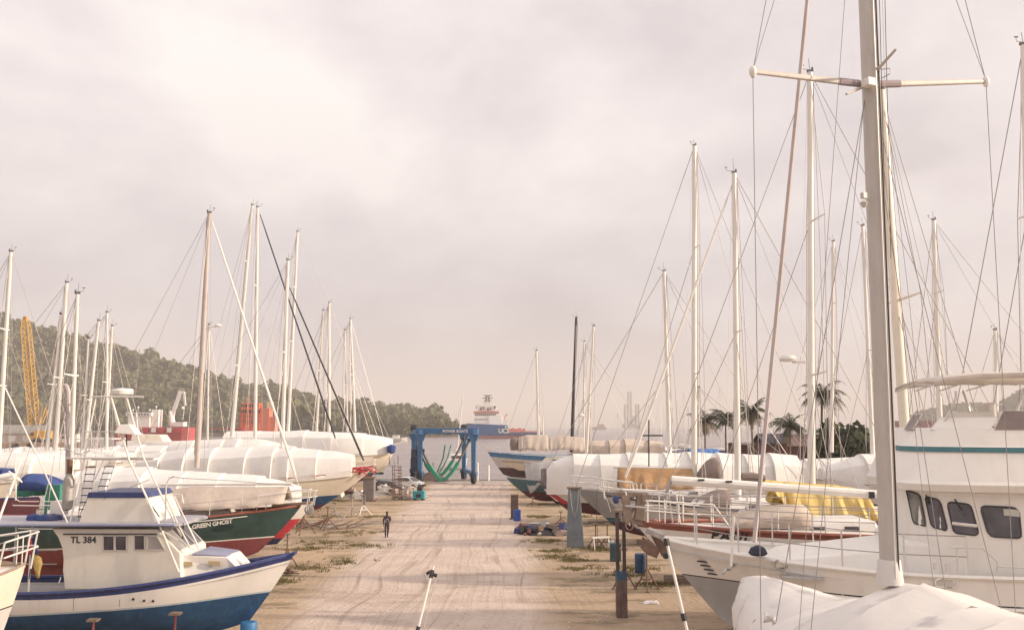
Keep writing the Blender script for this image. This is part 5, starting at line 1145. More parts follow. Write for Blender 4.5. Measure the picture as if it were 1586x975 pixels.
# ---- yacht with the yellow tarpaulin
r8, zb = boat('pale yacht with a bright yellow tarpaulin tented over its boom', (1004, 790), 37, -1)
A8 = lambda px, py, Y=37.0: L(r8, at(px, py, Y))
h = Hull(r8, 15.5, 4.2, zb, 3.95, 4.0, 2.2, 1.2, 1.9, (3.0, 2.7), [LGREY, NAVY, DRED], rake=2.0, tr=.65)
h.deck(mat('cream_deck', (.62, .57, .52), .7)); h.rail(TEAK, .05); h.fin(DRED, .3, .7, .2, .4); h.stanchions(STEEL, [.08, .18, .28, .4, .52], h=.75, r=.024)
cabin_house(r8, (-3.4, -9.5), 1.9, 2.4, 3.9, 4.5, WHITE, wins=[(.3, .6, .2), (.5, .6, .2), (.7, .6, .2)])
tent(r8, [A8(1180, 742), A8(1215, 743), A8(1290, 748), A8(1338, 756)], [(0, .35), (.12, .8), (.35, 1.5), (1, 1.5)], [(0, .12), (.12, .45), (.3, 1.55), (.6, 1.5), (1, 1.1)], YELLOW, 'yellow_tarpaulin', seed=6, wav=.15, n=44)
mb = MB(); mb.tube([A8(1149, 739), A8(1165, 739), A8(1184, 741)], [.2, .22, .16], 9); mb.build('furled_mainsail', BROWNC, r8, smooth=True)
mast(r8, A8(1254.5, 112), A8(1257, 790), .165, SPARW, sp=[(.296, 1.25), (.645, 1.15)], bow=h.S(0, 1, .1), stern=h.S(.99, 1, .3), beam=1.9, chain=4.0, radar=(.325, .75), wr=.016)
keel_block((at(1200, 870, 37).x, 37, 0), (2, .9, .3), 'timber block under the yacht with the yellow tarpaulin')
# ---- light grey yacht
r4b, zb = boat('light grey sloop with a white furled headsail between the grey and yellow-tarped yachts', (938, 767), 47, -1)
A4b = lambda px, py, Y=47.0: L(r4b, at(px, py, Y))
h = Hull(r4b, 15.5, 4.3, zb, 3.6, 3.7, 1.9, 1.0, 1.7, (2.65, 2.35), [LGREY, TEAL, DRED], rake=2.4, tr=.65, stripe=.2)
h.deck(mat('cream_deck', (.62, .57, .52), .7)); h.rail(DARK, .05); h.fin(DRED, .35, .65, .15, .4); h.pulpit(STEEL, .09, .8, r=.03); h.stanchions(STEEL, [.12, .22, .34, .46], h=.75, r=.026)
cabin_house(r4b, (-4.2, -10), 1.9, 2.5, 3.55, 4.15, WHITE, wins=[(.25, .7, .22), (.5, .7, .22), (.75, .7, .22)])
dodger(r4b, (-5.4, 0, 3.7), (1.6, 1.9, .9), BROWNC)
mast(r4b, A4b(1137, 268), A4b(1143, 772), .175, SPARW, sp=[(.5, .75)], bow=A4b(962, 757), stern=h.S(.99, 1, .2), beam=1.9, chain=3.7, furl=SPARW, furl_r=.075, wr=.019, fwd=.98)
keel_block((at(1060, 870, 47).x, 47, 0), (2, .9, .3), 'timber block under the light grey sloop')
for k, px in enumerate((965, 1000)): jack_stand((at(px, 860, 45).x, 44.7, 0), 2.0, 'rusty tripod stand under the light grey sloop, %s' % ('nearer its bow' if k == 0 else 'behind the blue drum'))
# ---- grey yacht with the ochre tarp
r4, zb = boat('grey hulled yacht with an ochre tarpaulin, its bow behind the blue-grey pillar', (892, 757), 62, -1)
A4 = lambda px, py, Y=62.0: L(r4, at(px, py, Y))
h = Hull(r4, 17, 4.5, zb, 3.15, 3.2, 1.0, .45, 1.2, (1.75, 1.45), [GREYH, TEAL, DRED], rake=2.8, tr=.65, stripe=.32, full=2.3)
h.deck(DECKG); h.rail(GALV, .05); h.fin(DRED, .3, .7, .15, .4); h.pulpit(STEEL, .09, .85, r=.035, fwd=.3); h.stanchions(STEEL, [.12, .2, .3], h=.75, r=.03)
cabin_house(r4, (-4, -10), 2.0, 2.6, 3.1, 3.7, WHITE, wins=[(.3, .7, .2), (.6, .7, .2)])
tent(r4, [A4(957, 722), A4(1000, 723), A4(1072, 724)], [(0, .75), (1, 1.0)], [(0, 1.55), (1, 1.35)], OCHRE, 'ochre_tarpaulin', seed=9, wav=.09)
boom(r4, A4(950, 723), A4(1078, 725), .08, STEEL)
dodger(r4, A4(1097, 744), (1.3, 1.9, 1.55), BROWNC)
for a_, b_ in (((924, 764, 59.5), (923, 918, 59.0)), ((932, 758, 60), (946, 792, 59.4))): mb = MB(); mb.tube([A4(*a_), A4((a_[0] + b_[0]) / 2 + 2, (a_[1] + b_[1]) / 2, 59.3), A4(*b_)], .02, 4); mb.build('hanging_line', DARK if b_[1] > 800 else SPARW, r4)
mast(r4, A4(1075.5, 226), A4(1075, 745), .21, SPARW, sp=[(.31, 1.0), (.685, .95)], bow=h.S(0, 1, .1), stern=h.S(.99, 1, .2), beam=2.0, chain=3.2, wr=.022)
mb = MB(); mb.tube([A4(1005, 650, 63), A4(1005, 722, 63)], .05, 6); mb.box(A4(1010, 674, 63), (1.4, .5, .1)); mb.build('instrument_post', DARK, r4)
keel_block((at(1010, 830, 62).x, 62, 0), (2, .9, .24), 'timber block under the grey hulled yacht')
for k, px in enumerate((922, 940)): jack_stand((at(px, 845, 60).x, 59.7, 0), 1.6, 'rusty tripod stand beside the grey hulled yacht, %s' % ('nearest the pillar' if k == 0 else 'next to the white bucket'))
pp = thing('boat_prop', 'broad blue-grey pillar propping the bow of the grey hulled yacht', 'boat prop', (at(890, 840, 60.6).x, 60.6, 0))
mb = MB(); mb.hexa([(-.52, -.4, 0), (.6, -.4, 0), (.6, .4, 0), (-.52, .4, 0)], [(-.38, -.3, 3.75), (.36, -.3, 3.75), (.36, .3, 3.75), (-.38, .3, 3.75)]); mb.build('pillar', mat('blue_grey_concrete', (.155, .18, .205), .85, var=.2, scale=1.5, stain=(.25, .22, .2), stain_amt=.6, bump=.4), pp, bevel=.04)
mb = MB(); mb.tube([(-.3, -.42, 3.7), (-.2, -.45, 2.6), (.0, -.45, 1.9), (.18, -.43, 2.6), (.25, -.4, 3.7)], .035, 5); mb.build('draped_chain', GALV, pp); mb = MB(); mb.box((0, 0, 3.8), (.95, .8, .1)); mb.build('pad', TIMBER, pp)
# ---- white wrapped long yacht
r3, zb = boat('long white wrapped yacht with a scarlet bow patch and maroon bottom', (842, 757), 75, -1)
A3 = lambda px, py, Y=75.0: L(r3, at(px, py, Y))
h = Hull(r3, 21, 4.8, zb, 2.75, 2.8, 1.0, .55, 1.2, (1.75, 1.25), [WHITE, DARK, DRED], rake=2.0, tr=.7, stripe=.12)
h.deck(WHITE); h.fin(DRED, .3, .7, .12, .5)
h.cover(WRAP, [(0, A3(0, 735).z), (.03, A3(0, 716).z), (.1, A3(0, 704).z), (.3, A3(0, 701).z), (.6, A3(0, 701).z), (1, A3(0, 704).z)], .012, .99, ov=.4, frames=9, seed=41, bulge=.12)
mb = MB(); ring = [h.pt(t, z, -1) + Vector((0, -.03, 0)) for t, z in ((.0, 2.35), (.03, 2.3), (.06, 1.5), (.015, 1.6))]; ring2 = [Vector((p.x, -p.y, p.z)) for p in ring]; mb.prism(ring2, (.0, -.02, 0)); mb.build('bow_patch', REDP, r3)
mast(r3, A3(1028.5, 420), A3(1037, 702), .2, SPARW, sp=[(.42, .8)], bow=h.S(.0, 1, 1.2), stern=h.S(.98, 1, 1), beam=2.1, chain=3, wr=.024)
keel_block((at(930, 800, 75).x, 75, 0), (2, .9, .14), 'timber block under the scarlet patched wrapped yacht')
jack_stand((at(868, 812, 73).x, 72.4, 0), 1.2, 'rusty tripod stand under the scarlet patched wrapped yacht', spread=.7)
# ---- teal boat under grey tarps
r2, zb = boat('small teal hulled boat draped in grey tarpaulin', (784, 739), 93, -1)
A2 = lambda px, py, Y=93.0: L(r2, at(px, py, Y))
h = Hull(r2, 13, 4.0, zb, 2.3, 2.4, .75, .3, .9, (1.35, 1.0), [TEAL, DARK, DRED], rake=2.2, tr=.7, stripe=.08); h.deck(DECKG); h.rail(GALV, .05); h.fin(DRED, .35, .75, .08)
tent(r2, [A2(812, 716), A2(850, 712), A2(900, 712)], [(0, .3), (.15, 1.6), (1, 2.1)], [(0, .5), (.1, 3.1), (.35, 2.2), (1, 1.8)], GREYT, 'grey_tarpaulin', seed=12, wav=.1)
tent(r2, [A2(838, 724, 91), A2(860, 723, 91)], [(0, .9), (1, 1.0)], [(0, 1.8), (1, 1.8)], mat('dark_brown_sheet', (.12, .10, .10), .85, var=.2), 'dark_sheet', seed=13, wav=.12, n=12)
mast(r2, A2(919.5, 505), A2(908, 706), .17, SPARW, sp=[(.4, .7)], bow=A2(850, 716), stern=None, beam=1.6, chain=2.5, wr=.018, radar=(.3, .6))
keel_block((at(835, 775, 93).x, 93, 0), (1.6, .8, .08), 'timber sole under the teal hulled boat')
jack_stand((at(825, 780, 91).x, 90.6, 0), .9, 'rusty tripod stand beside the teal hulled boat', spread=.7)
# ---- cream boat and blue-banded boat near the quay
r1c, zb = boat('cream yacht with a dark bare mast under a pale cover', (777, 714), 103, -1)
A1 = lambda px, py, Y=103.0: L(r1c, at(px, py, Y))
h = Hull(r1c, 15, 4.4, zb, zb - .25, zb - .2, 2.6, 1.6, 2.0, (zb - 1.0, zb - 1.2), [CREAM, DARK, BLUEB], rake=2.6, tr=.7, stripe=.1); h.deck(WHITE); h.rail(TEAK, .06); h.fin(BLUEB, .3, .7, .3, .5)
cabin_house(r1c, (-4.5, -9), 1.9, 2.4, zb - .1, zb + .5, CREAM, wins=[(.3, .7, .2), (.6, .7, .2)])
tent(r1c, [A1(851, 676), A1(875, 673), A1(905, 677)], [(0, 1.5), (1, 1.7)], [(0, 1.5), (1, 1.6)], TAN, 'cream_cover', seed=14, wav=.06)
mast(r1c, A1(892.5, 492), A1(885, 700), .2, DARKSPAR, bow=None, stern=None, beam=2, chain=zb, wr=.02)
keel_block((at(840, 765, 103).x, 103, 0), (2, .9, .3), 'timber block under the cream yacht near the quay')
r1, zb = boat('white yacht with a blue sheer band and purple-brown bottom nearest the quay', (756, 700), 114, -1)
A0 = lambda px, py, Y=114.0: L(r1, at(px, py, Y))
h = Hull(r1, 15, 4.4, zb, zb - .5, zb - .4, 1.9, 1.3, 1.9, (2.75, 2.6), [LGREY, DRED, mat('purple_brown_antifouling', (.085, .05, .055), .8, var=.2), mat('faded_blue_band', (.06, .17, .33), .5)], rake=1.9, tr=.7, stripe=.1, top=.5); h.deck(WHITE); h.rail(mat('faded_blue_band', (.06, .17, .33), .5), .06); h.fin(DRED, .3, .7, .25, .5); h.pulpit(STEEL, .09, .7, r=.04)
tent(r1, [A0(803, 676), A0(815, 672), A0(848, 672)], [(0, 1.4), (1, 1.7)], [(0, 1.8), (1, 2.0)], TAN, 'cream_cover', seed=15, wav=.1)
mb = MB(); mb.lathe([(.5, 0), (.62, .8), (.5, 1.4), (.1, 1.6)], A0(797, 697), 10); mb.build('brown_cover', BROWNC, r1, smooth=True)
mast(r1, A0(831, 543), A0(834, 674), .2, SPARW, sp=[(.45, .7)], bow=h.S(.1, 1, .2), stern=None, beam=2, chain=zb, wr=.02); mb = MB(); mb.tube([A0(841, 645), A0(841, 676)], .08, 6); mb.build('mizzen_mast', SPARW, r1)
keel_block((at(820, 760, 114).x, 114, 0), (2, .9, .3), 'timber block under the blue banded yacht nearest the quay')
# ---- yachts behind the right row
back_boat('yacht under a peaked cream cover with twin thin masts behind the dark mast', (880, 702), 122, 13, [((905, 529), (904, 690), .17, [(.5, .7)])], ridge=1.9, side=-1, seed=51, cov=TAN)
RB = [('wrapped yacht with a grey arched end, left of the thick grey mast', (1188, 741), 84, 13, [((1290.5, 374), (1288, 700), .19, [(.36, .75), (.7, .6)])], 52),
      ('wrapped yacht with a high white cover just left of the thick grey mast', (1262, 742), 66, 14, [((1336, 350), (1352, 705), .17, [(.45, .7)])], 53),
      ('yacht hidden behind the motor yacht, its mast topped by wind gear', (1395, 752), 58, 15, [((1446, 341), (1457, 700), .19, [(.3, .9), (.68, .8)])], 54),
      ('yacht with a short mast rising above the motor yacht awning', (1470, 748), 68, 13, [((1541, 511), (1545, 705), .17, [(.4, .7)])], 55),
      ('yacht whose mast stands on the right edge of the view', (1450, 806), 31, 14, [((1585, 70), (1602, 790), .15, [(.28, .9), (.62, .9)])], 56)]
for lb, bw, Y, Ln, ms, sd in RB: back_boat(lb, bw, Y, Ln, ms, ridge=2.0 if Y > 40 else 1.0, side=-1, seed=sd)
back_boat('low white motor cruiser under a blue tarpaulin in front of the palms', (1060, 716), 100, 12, [((1082, 600), (1084, 700), .07, [])], ridge=1.2, side=-1, seed=57, cov=None)
b_ = [o for o in TM if o.get('label', '').startswith('low white motor cruiser')][0]
cabin_house(b_, (-3, -9), 2.4, 2.6, 3.1, 4.6, WHITE, name='cabin', wins=[(.3, 1.0, .5), (.6, 1.0, .5)])
tent(b_, [L(b_, at(1066, 694, 100)), L(b_, at(1112, 694, 100))], 1.4, .75, mat('bright_blue_tarp', (.06, .17, .42), .6, var=.2), 'blue_tarpaulin', wav=.1)
# ================================================================== TRAVEL LIFT
nl, nr = gnd(650, 748), gnd(733.5, 749); dirx = (nr - nl); dirx.z = 0; Wd = dirx.length; rzl = math.atan2(dirx.y, dirx.x)
lf = thing('boat_hoist', 'blue travelling boat hoist lettered POWER BOATS at the end of the track', 'boat hoist', (nl.x, nl.y, 0), rzl)
V_ = Vector
sk = (-3.3, 8.0)     # far frame offset in the hoist's own frame
ZT = L(lf, at(690, 663.5, nl.y)).z; ZB = ZT - .78
def col(x, y, nm='column'):
    mb = MB(); mb.hexa([(x - .27, y - .3, 1.55), (x + .27, y - .3, 1.55), (x + .27, y + .3, 1.55), (x - .27, y + .3, 1.55)], [(x - .34, y - .3, ZB), (x + .34, y - .3, ZB), (x + .34, y + .3, ZB), (x - .34, y + .3, ZB)])
    c = mb.build(nm, LIFT, lf, bevel=.04)
    mb = MB(); mb.hexa([(x - .4, y - .36, ZB - .9), (x + .4, y - .36, ZB - .9), (x + .4, y + .36, ZB - .9), (x - .4, y + .36, ZB - .9)], [(x - .75, y - .36, ZB), (x + .75, y - .36, ZB), (x + .75, y + .36, ZB), (x - .75, y + .36, ZB)]); mb.build('gusset', LIFT, c)
    mb = MB(); mb.box((x, y, 1.35), (.95, 1.2, .55)); mb.build('fork', LIFT, c, bevel=.04)
    for yy in (-.0,):
        mb = MB(); mb.lathe([(.3, -.28), (.84, -.26), (.92, -.12), (.92, .12), (.84, .26), (.3, .3)], (x, y + yy, .925), 20, axis='X'); w = mb.build('wheel', RUBBER, lf, smooth=True); mb = MB(); mb.lathe([(.1, -.3), (.34, -.27), (.34, .27), (.1, .3)], (x, y + yy, .925), 12, axis='X'); mb.build('rim', GALV, w)
    for s_ in (-.36, .36):
        mb = MB(); mb.box((x + s_, y, .95), (.1, .5, .6)); mb.build('fork_arm', LIFT, c)
for x in (0, Wd):
    for f in (0, 1): col(x + sk[0] * f, sk[1] * f)
    a, b = V_((x + sk[0] * -.1, sk[1] * -.1, ZB + .3)), V_((x + sk[0] * 1.12, sk[1] * 1.12, ZB + .3)); mb = MB(); mb.bar(a, b, .62, .72); mb.build('side_beam', LIFT, lf, bevel=.04)
    mb = MB(); mb.bar(V_((x, 0, 1.45)), V_((x + sk[0], sk[1], 1.45)), .45, .5); mb.build('lower_beam', LIFT, lf, bevel=.03)
mb = MB(); mb.bar(V_((-.55, 0, ZB + .47)), V_((Wd + .6, 0, ZB + .47)), .66, .80); cb_ = mb.build('cross_beam', LIFT, lf, bevel=.04)
text('POWER BOATS', .52, LETW, lf, frame4(V_((Wd * .435, -.425, ZB + .28)), (1, 0, 0), (0, 0, 1)), bold=.012, space=1.0)
for k, x in enumerate((0, Wd)):
    mb = MB(); mb.lathe([(.5, -.4), (.55, 0), (.5, .4)], V_((x + sk[0], sk[1], ZT + .12)), 12, axis='X'); mb.build('winch_drum', DARK, lf)
ek = mat('engine_dark_blue', (.03, .05, .10), .6, var=.3, stain=(.15, .1, .1), stain_amt=.5)
mb = MB(); mb.box((sk[0] * .45 - .1, sk[1] * .45, 2.4), (1.0, 2.6, 1.9)); mb.build('engine_box', ek, lf, bevel=.05)
mb = MB(); mb.box((sk[0] * .45 - .1, sk[1] * .35, 4.0), (.8, 1.2, 1.3)); mb.build('operator_cab', ek, lf, bevel=.05); mb = MB(); mb.tube([(sk[0] * .45, sk[1] * .4, 4.5), (sk[0] * .45, sk[1] * .4, 6.2)], .1, 6); mb.box((-.05, .5, 4.2), (.3, .4, 1.7)); mb.build('exhaust_stack', DARK, lf)
mb = MB()
for k in range(7): mb.tube([(-.5 + .04 * k, -.05 + .3 * (k % 3), 1.6), (-.6 + .05 * k, .1 + .3 * (k % 3), 3.6), (-.35 + .03 * k, .2, 5.8)], .06, 5)
mb.build('hydraulic_hose', DARK, lf)
SLG = mat('green_sling', (.04, .30, .19), .75, var=.15, scale=5); SLD = mat('grey_sling', (.13, .14, .13), .8)
for f, sag, gcol in ((.12, .4, 0), (.72, .55, 1)):
    x0, y0 = sk[0] * f + .5, sk[1] * f; x1 = Wd + sk[0] * f - .5; N = 26; pts = []
    zs_, ze_ = 4.4, 5.9
    for k in range(N + 1):
        u = k / N; x = lerp(x0, x1, u); zz = sag + (zs_ - sag) * (abs(u - .42) / .42) ** 1.5 if u < .42 else sag + (ze_ - sag) * ((u - .42) / .58) ** 1.6; pts.append(V_((x, y0, zz)))
    for nm, i0, i1, m_, wd, dd_ in (('sling', 4, 20, SLG, .38, .13), ('sling_pad', 0, 5, SLD, .3, .07), ('sling_pad', 19, 26, SLD, .3, .07)):
        seg = pts[i0:i1 + 1]; mb = MB(); mb.grid([[p + V_((0, -wd, 0)), p + V_((0, 0, -.03)), p + V_((0, wd, 0))] for p in seg]); mb.build(nm, m_, lf, solid=dd_ * 3)
    mb = MB(); mb.grid([[p + V_((0, -.07, .045)), p + V_((0, .07, .045))] for p in pts[4:21]]); mb.build('sling_stripe', mat('pale_green_stripe', (.2, .42, .33), .7), lf, solid=.02)
    for p, zz in ((pts[0], ZB), (pts[-1], ZB)):
        mb = MB(); mb.box(p, (.4, .5, .55)); blk = mb.build('hook_block', DARK, lf)
        for dy in (-.15, .15): mb = MB(); mb.tube([p + V_((0, dy, 0)), V_((p.x + (-.4 if p is pts[0] else .4), p.y + dy, zz))], .03, 4); mb.build('hoist_wire', WIRE, blk)
f = .72; x0 = Wd * .58 + sk[0] * f; a = V_((x0, sk[1] * f, ZB))
for dx_ in (0, .9):
    mb = MB(); mb.grid([[V_((x0 + dx_ + .0, a.y - .3, ZB - 1.5)), V_((x0 + dx_, a.y + .3, ZB - 1.5))], [V_((x0 - .3 + dx_ * .7, a.y - .3, 3.2)), V_((x0 - .3 + dx_ * .7, a.y + .3, 3.2))], [V_((x0 - 1.2 + dx_ * .5, a.y - .3, 1.2)), V_((x0 - 1.2 + dx_ * .5, a.y + .3, 1.2))], [V_((x0 - 2.2, a.y - .3, .5)), V_((x0 - 2.2, a.y + .3, .5))]]); mb.build('hanging_sling', SLG if dx_ == 0 else mat('pale_green_stripe', (.2, .42, .33), .7), lf, solid=.05)
# quay posts
PW = mat('white_post_paint', (.72, .70, .66), .6, var=.08)
for px, tp, bt_, lb in ((671, 714, 728, 'white quay post seen between the legs of the blue hoist'), (681, 723, 729, 'short white quay post low between the hoist legs'), (739.5, 716, 742, 'white quay post beside the right legs of the hoist'), (756.5, 720, 741, 'white quay post below the blue banded yacht bow')):
    Y = 132.3; a, b = at(px, tp, Y), at(px, bt_, Y); hgt = max(.9, a.z); t = thing('quay_post', lb, 'post', (a.x, Y, 0), 0, 'white posts along the quay'); mb = MB(); mb.lathe([(.17, 0), (.17, hgt - .05), (.1, hgt)], n=10); mb.build('shaft', PW, t, smooth=True); mb = MB(); mb.lathe([(.3, 0.013), (.3, .05), (.17, .06)], n=10); mb.build('foot', CONC, t)
# boat ramp slab behind the hoist
mb = MB(); p = gnd(690, 736); mb.hexa([(p.x - 2.6, 131.2, .02), (p.x + 2.0, 131.2, .02), (p.x + 2.0, 132.6, .02), (p.x - 2.6, 132.6, .02)], [(p.x - 2.5, 131.3, .9), (p.x - 1.0, 131.3, 1.4), (p.x - 1.0, 132.5, 1.4), (p.x - 2.5, 132.5, .9)]); rp_ = thing('mooring_block', 'dull red-brown sloping block on the quay edge behind the slings', 'concrete block'); o_ = mb.build('slab', mat('red_brown_block', (.24, .17, .15), .9, var=.2), rp_)

# ================================================================== CAR, PEOPLE, YARD CLUTTER
def wheel(parent, c, r, w, m=RUBBER):
    mb = MB(); mb.lathe([(r * .55, -w / 2), (r * .95, -w / 2), (r, -w * .3), (r, w * .3), (r * .95, w / 2), (r * .55, w / 2)], c, 18, axis='Y'); o = mb.build('wheel', m, parent, smooth=True); mb = MB(); mb.lathe([(.05, -w * .42), (r * .58, -w * .4), (r * .58, w * .4), (.05, w * .42)], c, 12, axis='Y'); mb.build('rim', GALV, o); return o
def car(label, loc, rz, paint):
    t = thing('parked_car', label, 'car', loc, rz, 'cars parked by the hoist')
    prof = [(2.0, .42), (2.05, .62), (1.95, .80), (1.15, .95), (.45, 1.42), (-.2, 1.5), (-1.1, 1.46), (-1.75, 1.05), (-2.0, .98), (-2.05, .6), (-1.98, .4)]
    mb = MB(); rows = []
    for y, k, dz in ((-.84, .0, 0), (-.80, 1, 0), (-.4, 1, .0), (0, 1, .0), (.4, 1, .0), (.80, 1, 0), (.84, 0, 0)):
        ring = []
        for x, z in prof:
            yy = y; 
            if z > 1.0: yy = y * .80
            ring.append((x * (1 if abs(y) < .6 else .97), yy, z - (.03 if abs(y) > .79 and z > 1 else 0)))
        rows.append(ring)
    mb.grid(rows, closed=True); mb.f += [tuple(range(len(prof))), tuple(6 * len(prof) + i for i in range(len(prof)))]; mb.m += [0, 0]
    b = mb.build('body', paint, t, smooth=True, sharp=24)
    for x in (1.28, -1.28):
        for y in (-.78, .78): wheel(t, V_((x, y, .32)), .32, .2)
    for s in (-1, 1):
        for poly in (([(.95, 1.02), (.38, 1.37), (-.1, 1.41), (-.1, 1.02)]), ([(-.16, 1.02), (-.16, 1.41), (-1.0, 1.37), (-1.4, 1.05)])):
            mb = MB(); mb.prism([V_((x, s * lerp(.85, .70, (z - .95) / .55) + s * .012, z)) for x, z in poly], (0, -s * .02, 0)); mb.build('side_window', GLASS, t)
        mb = MB(); mb.box((1.98, s * .58, .72), (.1, .36, .16)); mb.build('headlight', mat('headlight_lens', (.5, .5, .5), .1), t); mb = MB(); mb.box((-2.0, s * .64, .86), (.08, .24, .26)); mb.build('tail_light', REDP, t)
        mb = MB(); mb.box((.75, s * .95, 1.03), (.12, .18, .12)); mb.build('mirror', paint, t)
    mb = MB(); mb.prism([(1.10, -.62, 1.0), (1.10, .62, 1.0), (.50, .52, 1.42), (.50, -.52, 1.42)], (.03, 0, .015)); mb.build('windscreen', GLASS, t)
    mb = MB(); mb.prism([(-1.72, -.58, 1.12), (-1.72, .58, 1.12), (-1.2, .5, 1.45), (-1.2, -.5, 1.45)], (-.03, 0, .02)); mb.build('rear_window', GLASS, t)
    mb = MB(); mb.box((2.02, 0, .5), (.1, 1.5, .22)); mb.box((-2.02, 0, .52), (.1, 1.5, .24)); mb.build('bumper', DARK, t); return t
p = gnd(633, 757); car('white hatchback parked beside the ladder and the hoist leg', (p.x, p.y + .6, 0.0), R(-32), CARW)
p = gnd(604, 763); car('dark grey car behind the access ladder under the cream yacht bow', (p.x, p.y, 0), R(-20), mat('dark_car_paint', (.10, .09, .095), .25))
# access ladder tower
p = gnd(617, 774); al = thing('access_ladder', 'rusty access ladder tower leading up to the cream yacht bow', 'ladder', (p.x, p.y, 0), .1)
HL = at(617, 699, p.y).z
for y in (0, .9):
    for x in (-.35, .35): mb = MB(); mb.tube([(x - .25 * y, y, 0), (x - .15 - .25 * y, y, HL * .72)], .045, 6); mb.build('rail', RUST, al)
for k in range(11):
    for y in ((0, .9) if k % 3 == 0 else (0,)): mb = MB(); z = .3 + k * HL * .062; mb.tube([(-.36 - .25 * y, y, z), (.34 - .25 * y, y, z)], .03, 5); mb.build('rung', RUST, al)
for z in (.8, 2.2, 3.6):
    mb = MB(); mb.tube([(-.38, 0, z), (-.6, .9, z + .6)], .025, 4); mb.build('brace', RUST, al)
mb = MB(); mb.box((-.55, .3, HL * .72), (1.1, 1.4, .08)); mb.build('platform', GALV, al)
for x in (-1.0, -.1): mb = MB(); mb.tube([(x, -.3, HL * .72), (x, -.3, HL * .72 + 1.0), (x, .9, HL * .72 + 1.0), (x, .9, HL * .72)], .03, 5); mb.build('handrail', RUST, al)
# rubble heap
rng = random.Random(3)
def heap(name, label, cat, p, r, hgt, m, n=46, sz=(.2, .5), part='lump', extra=None):
    t = thing(name, label, cat, (p.x, p.y, 0)); mb = MB(); rows = []
    for i in range(6):
        f = i / 5; rows.append([V_((r * (1 - f) * math.cos(a) * rng.uniform(.85, 1.1), r * .7 * (1 - f) * math.sin(a) * rng.uniform(.85, 1.1), hgt * (1 - (1 - f) ** 1.5) * rng.uniform(.8, 1.05) if i else -.02)) for a in [2 * math.pi * k / 14 for k in range(14)]])
    mb.grid(rows, closed=True); mb.build('mound', m, t)
    for k in range(n):
        a, q = rng.uniform(0, 6.28), rng.random() ** .5; s = rng.uniform(*sz); c = V_((r * q * math.cos(a), r * .7 * q * math.sin(a), hgt * (1 - q) * .9 + s * .25)); mb = MB(); mb.box(c, (s, s * rng.uniform(.4, .9), s * rng.uniform(.25, .6)), rot=Matrix.Rotation(rng.uniform(0, 3), 3, V_((rng.random(), rng.random(), rng.random() + .1)))); mb.build(part, extra[k % len(extra)] if extra else m, t)
    return t
LUMP = mat('broken_plaster', (.40, .32, .27), .9, var=.25)
heap('rubble_heap', 'heap of pale broken rubble beside the access ladder', 'rubble heap', gnd(634, 772), 2.0, 1.5, LUMP, 40, (.2, .55), 'lump', [LUMP, CONC, mat('pale_scrap', (.55, .5, .46), .8)])
heap('scrap_heap', 'heap of white and grey scrap under the cream yacht hull', 'scrap heap', gnd(592, 766), 2.6, 1.1, CONC, 36, (.3, .9), 'scrap', [WHITE, GALV, GREYT, DARK, LUMP])
heap('scrap_heap', 'second heap of pale scrap behind the tripod stands', 'scrap heap', gnd(546, 770), 2.8, .8, CONC, 26, (.3, 1.0), 'scrap', [WHITE, GALV, LUMP, RUST])
heap('scrap_heap', 'dark heap of engine scrap and tarpaulin on the right verge', 'scrap heap', gnd(845, 826), 2.2, .5, DARK, 34, (.3, .85), 'scrap', [DARK, RUST, mat('maroon_scrap', (.14, .05, .06), .7), BROWNC, GALV, NAVY])
p = gnd(838, 826); bb_ = thing('buoy', 'faded orange-brown round buoy lying against the dark scrap heap', 'buoy', (p.x, p.y - .4, .3)); mb = MB(); mb.lathe([(.03, -.3), (.2, -.24), (.3, 0), (.2, .24), (.03, .3)], n=14); mb.build('float', mat('faded_orange', (.36, .2, .13), .7, var=.15), bb_, smooth=True); mb = MB(); mb.tube([(0, 0, .28), (.06, 0, .36), (0, 0, .42), (-.06, 0, .36), (0, 0, .28)], .02, 5); mb.build('eye', GALV, bb_)
# generator
p = gnd(649, 774); gn = thing('generator', 'turquoise generator with a black top beside the track', 'generator', (p.x, p.y, 0), -.1)
mb = MB(); mb.box((0, 0, .55), (1.25, .9, .75)); mb.build('housing', mat('turquoise_paint', (.04, .30, .36), .5, var=.15), gn, bevel=.04); mb = MB(); mb.box((0, 0, .95), (1.32, .96, .08)); mb.build('lid', mat('pale_turquoise', (.12, .36, .4), .5), gn)
mb = MB(); mb.box((.08, 0, 1.22), (.55, .5, .46)); mb.build('engine_cover', DARK, gn, bevel=.08); mb = MB(); mb.box((0, -.46, .5), (.5, .03, .35)); mb.build('grille', DARK, gn)
for x in (-.42, .42): wheel(gn, V_((x, -.36, .17)), .17, .1); wheel(gn, V_((x, .36, .17)), .17, .1)
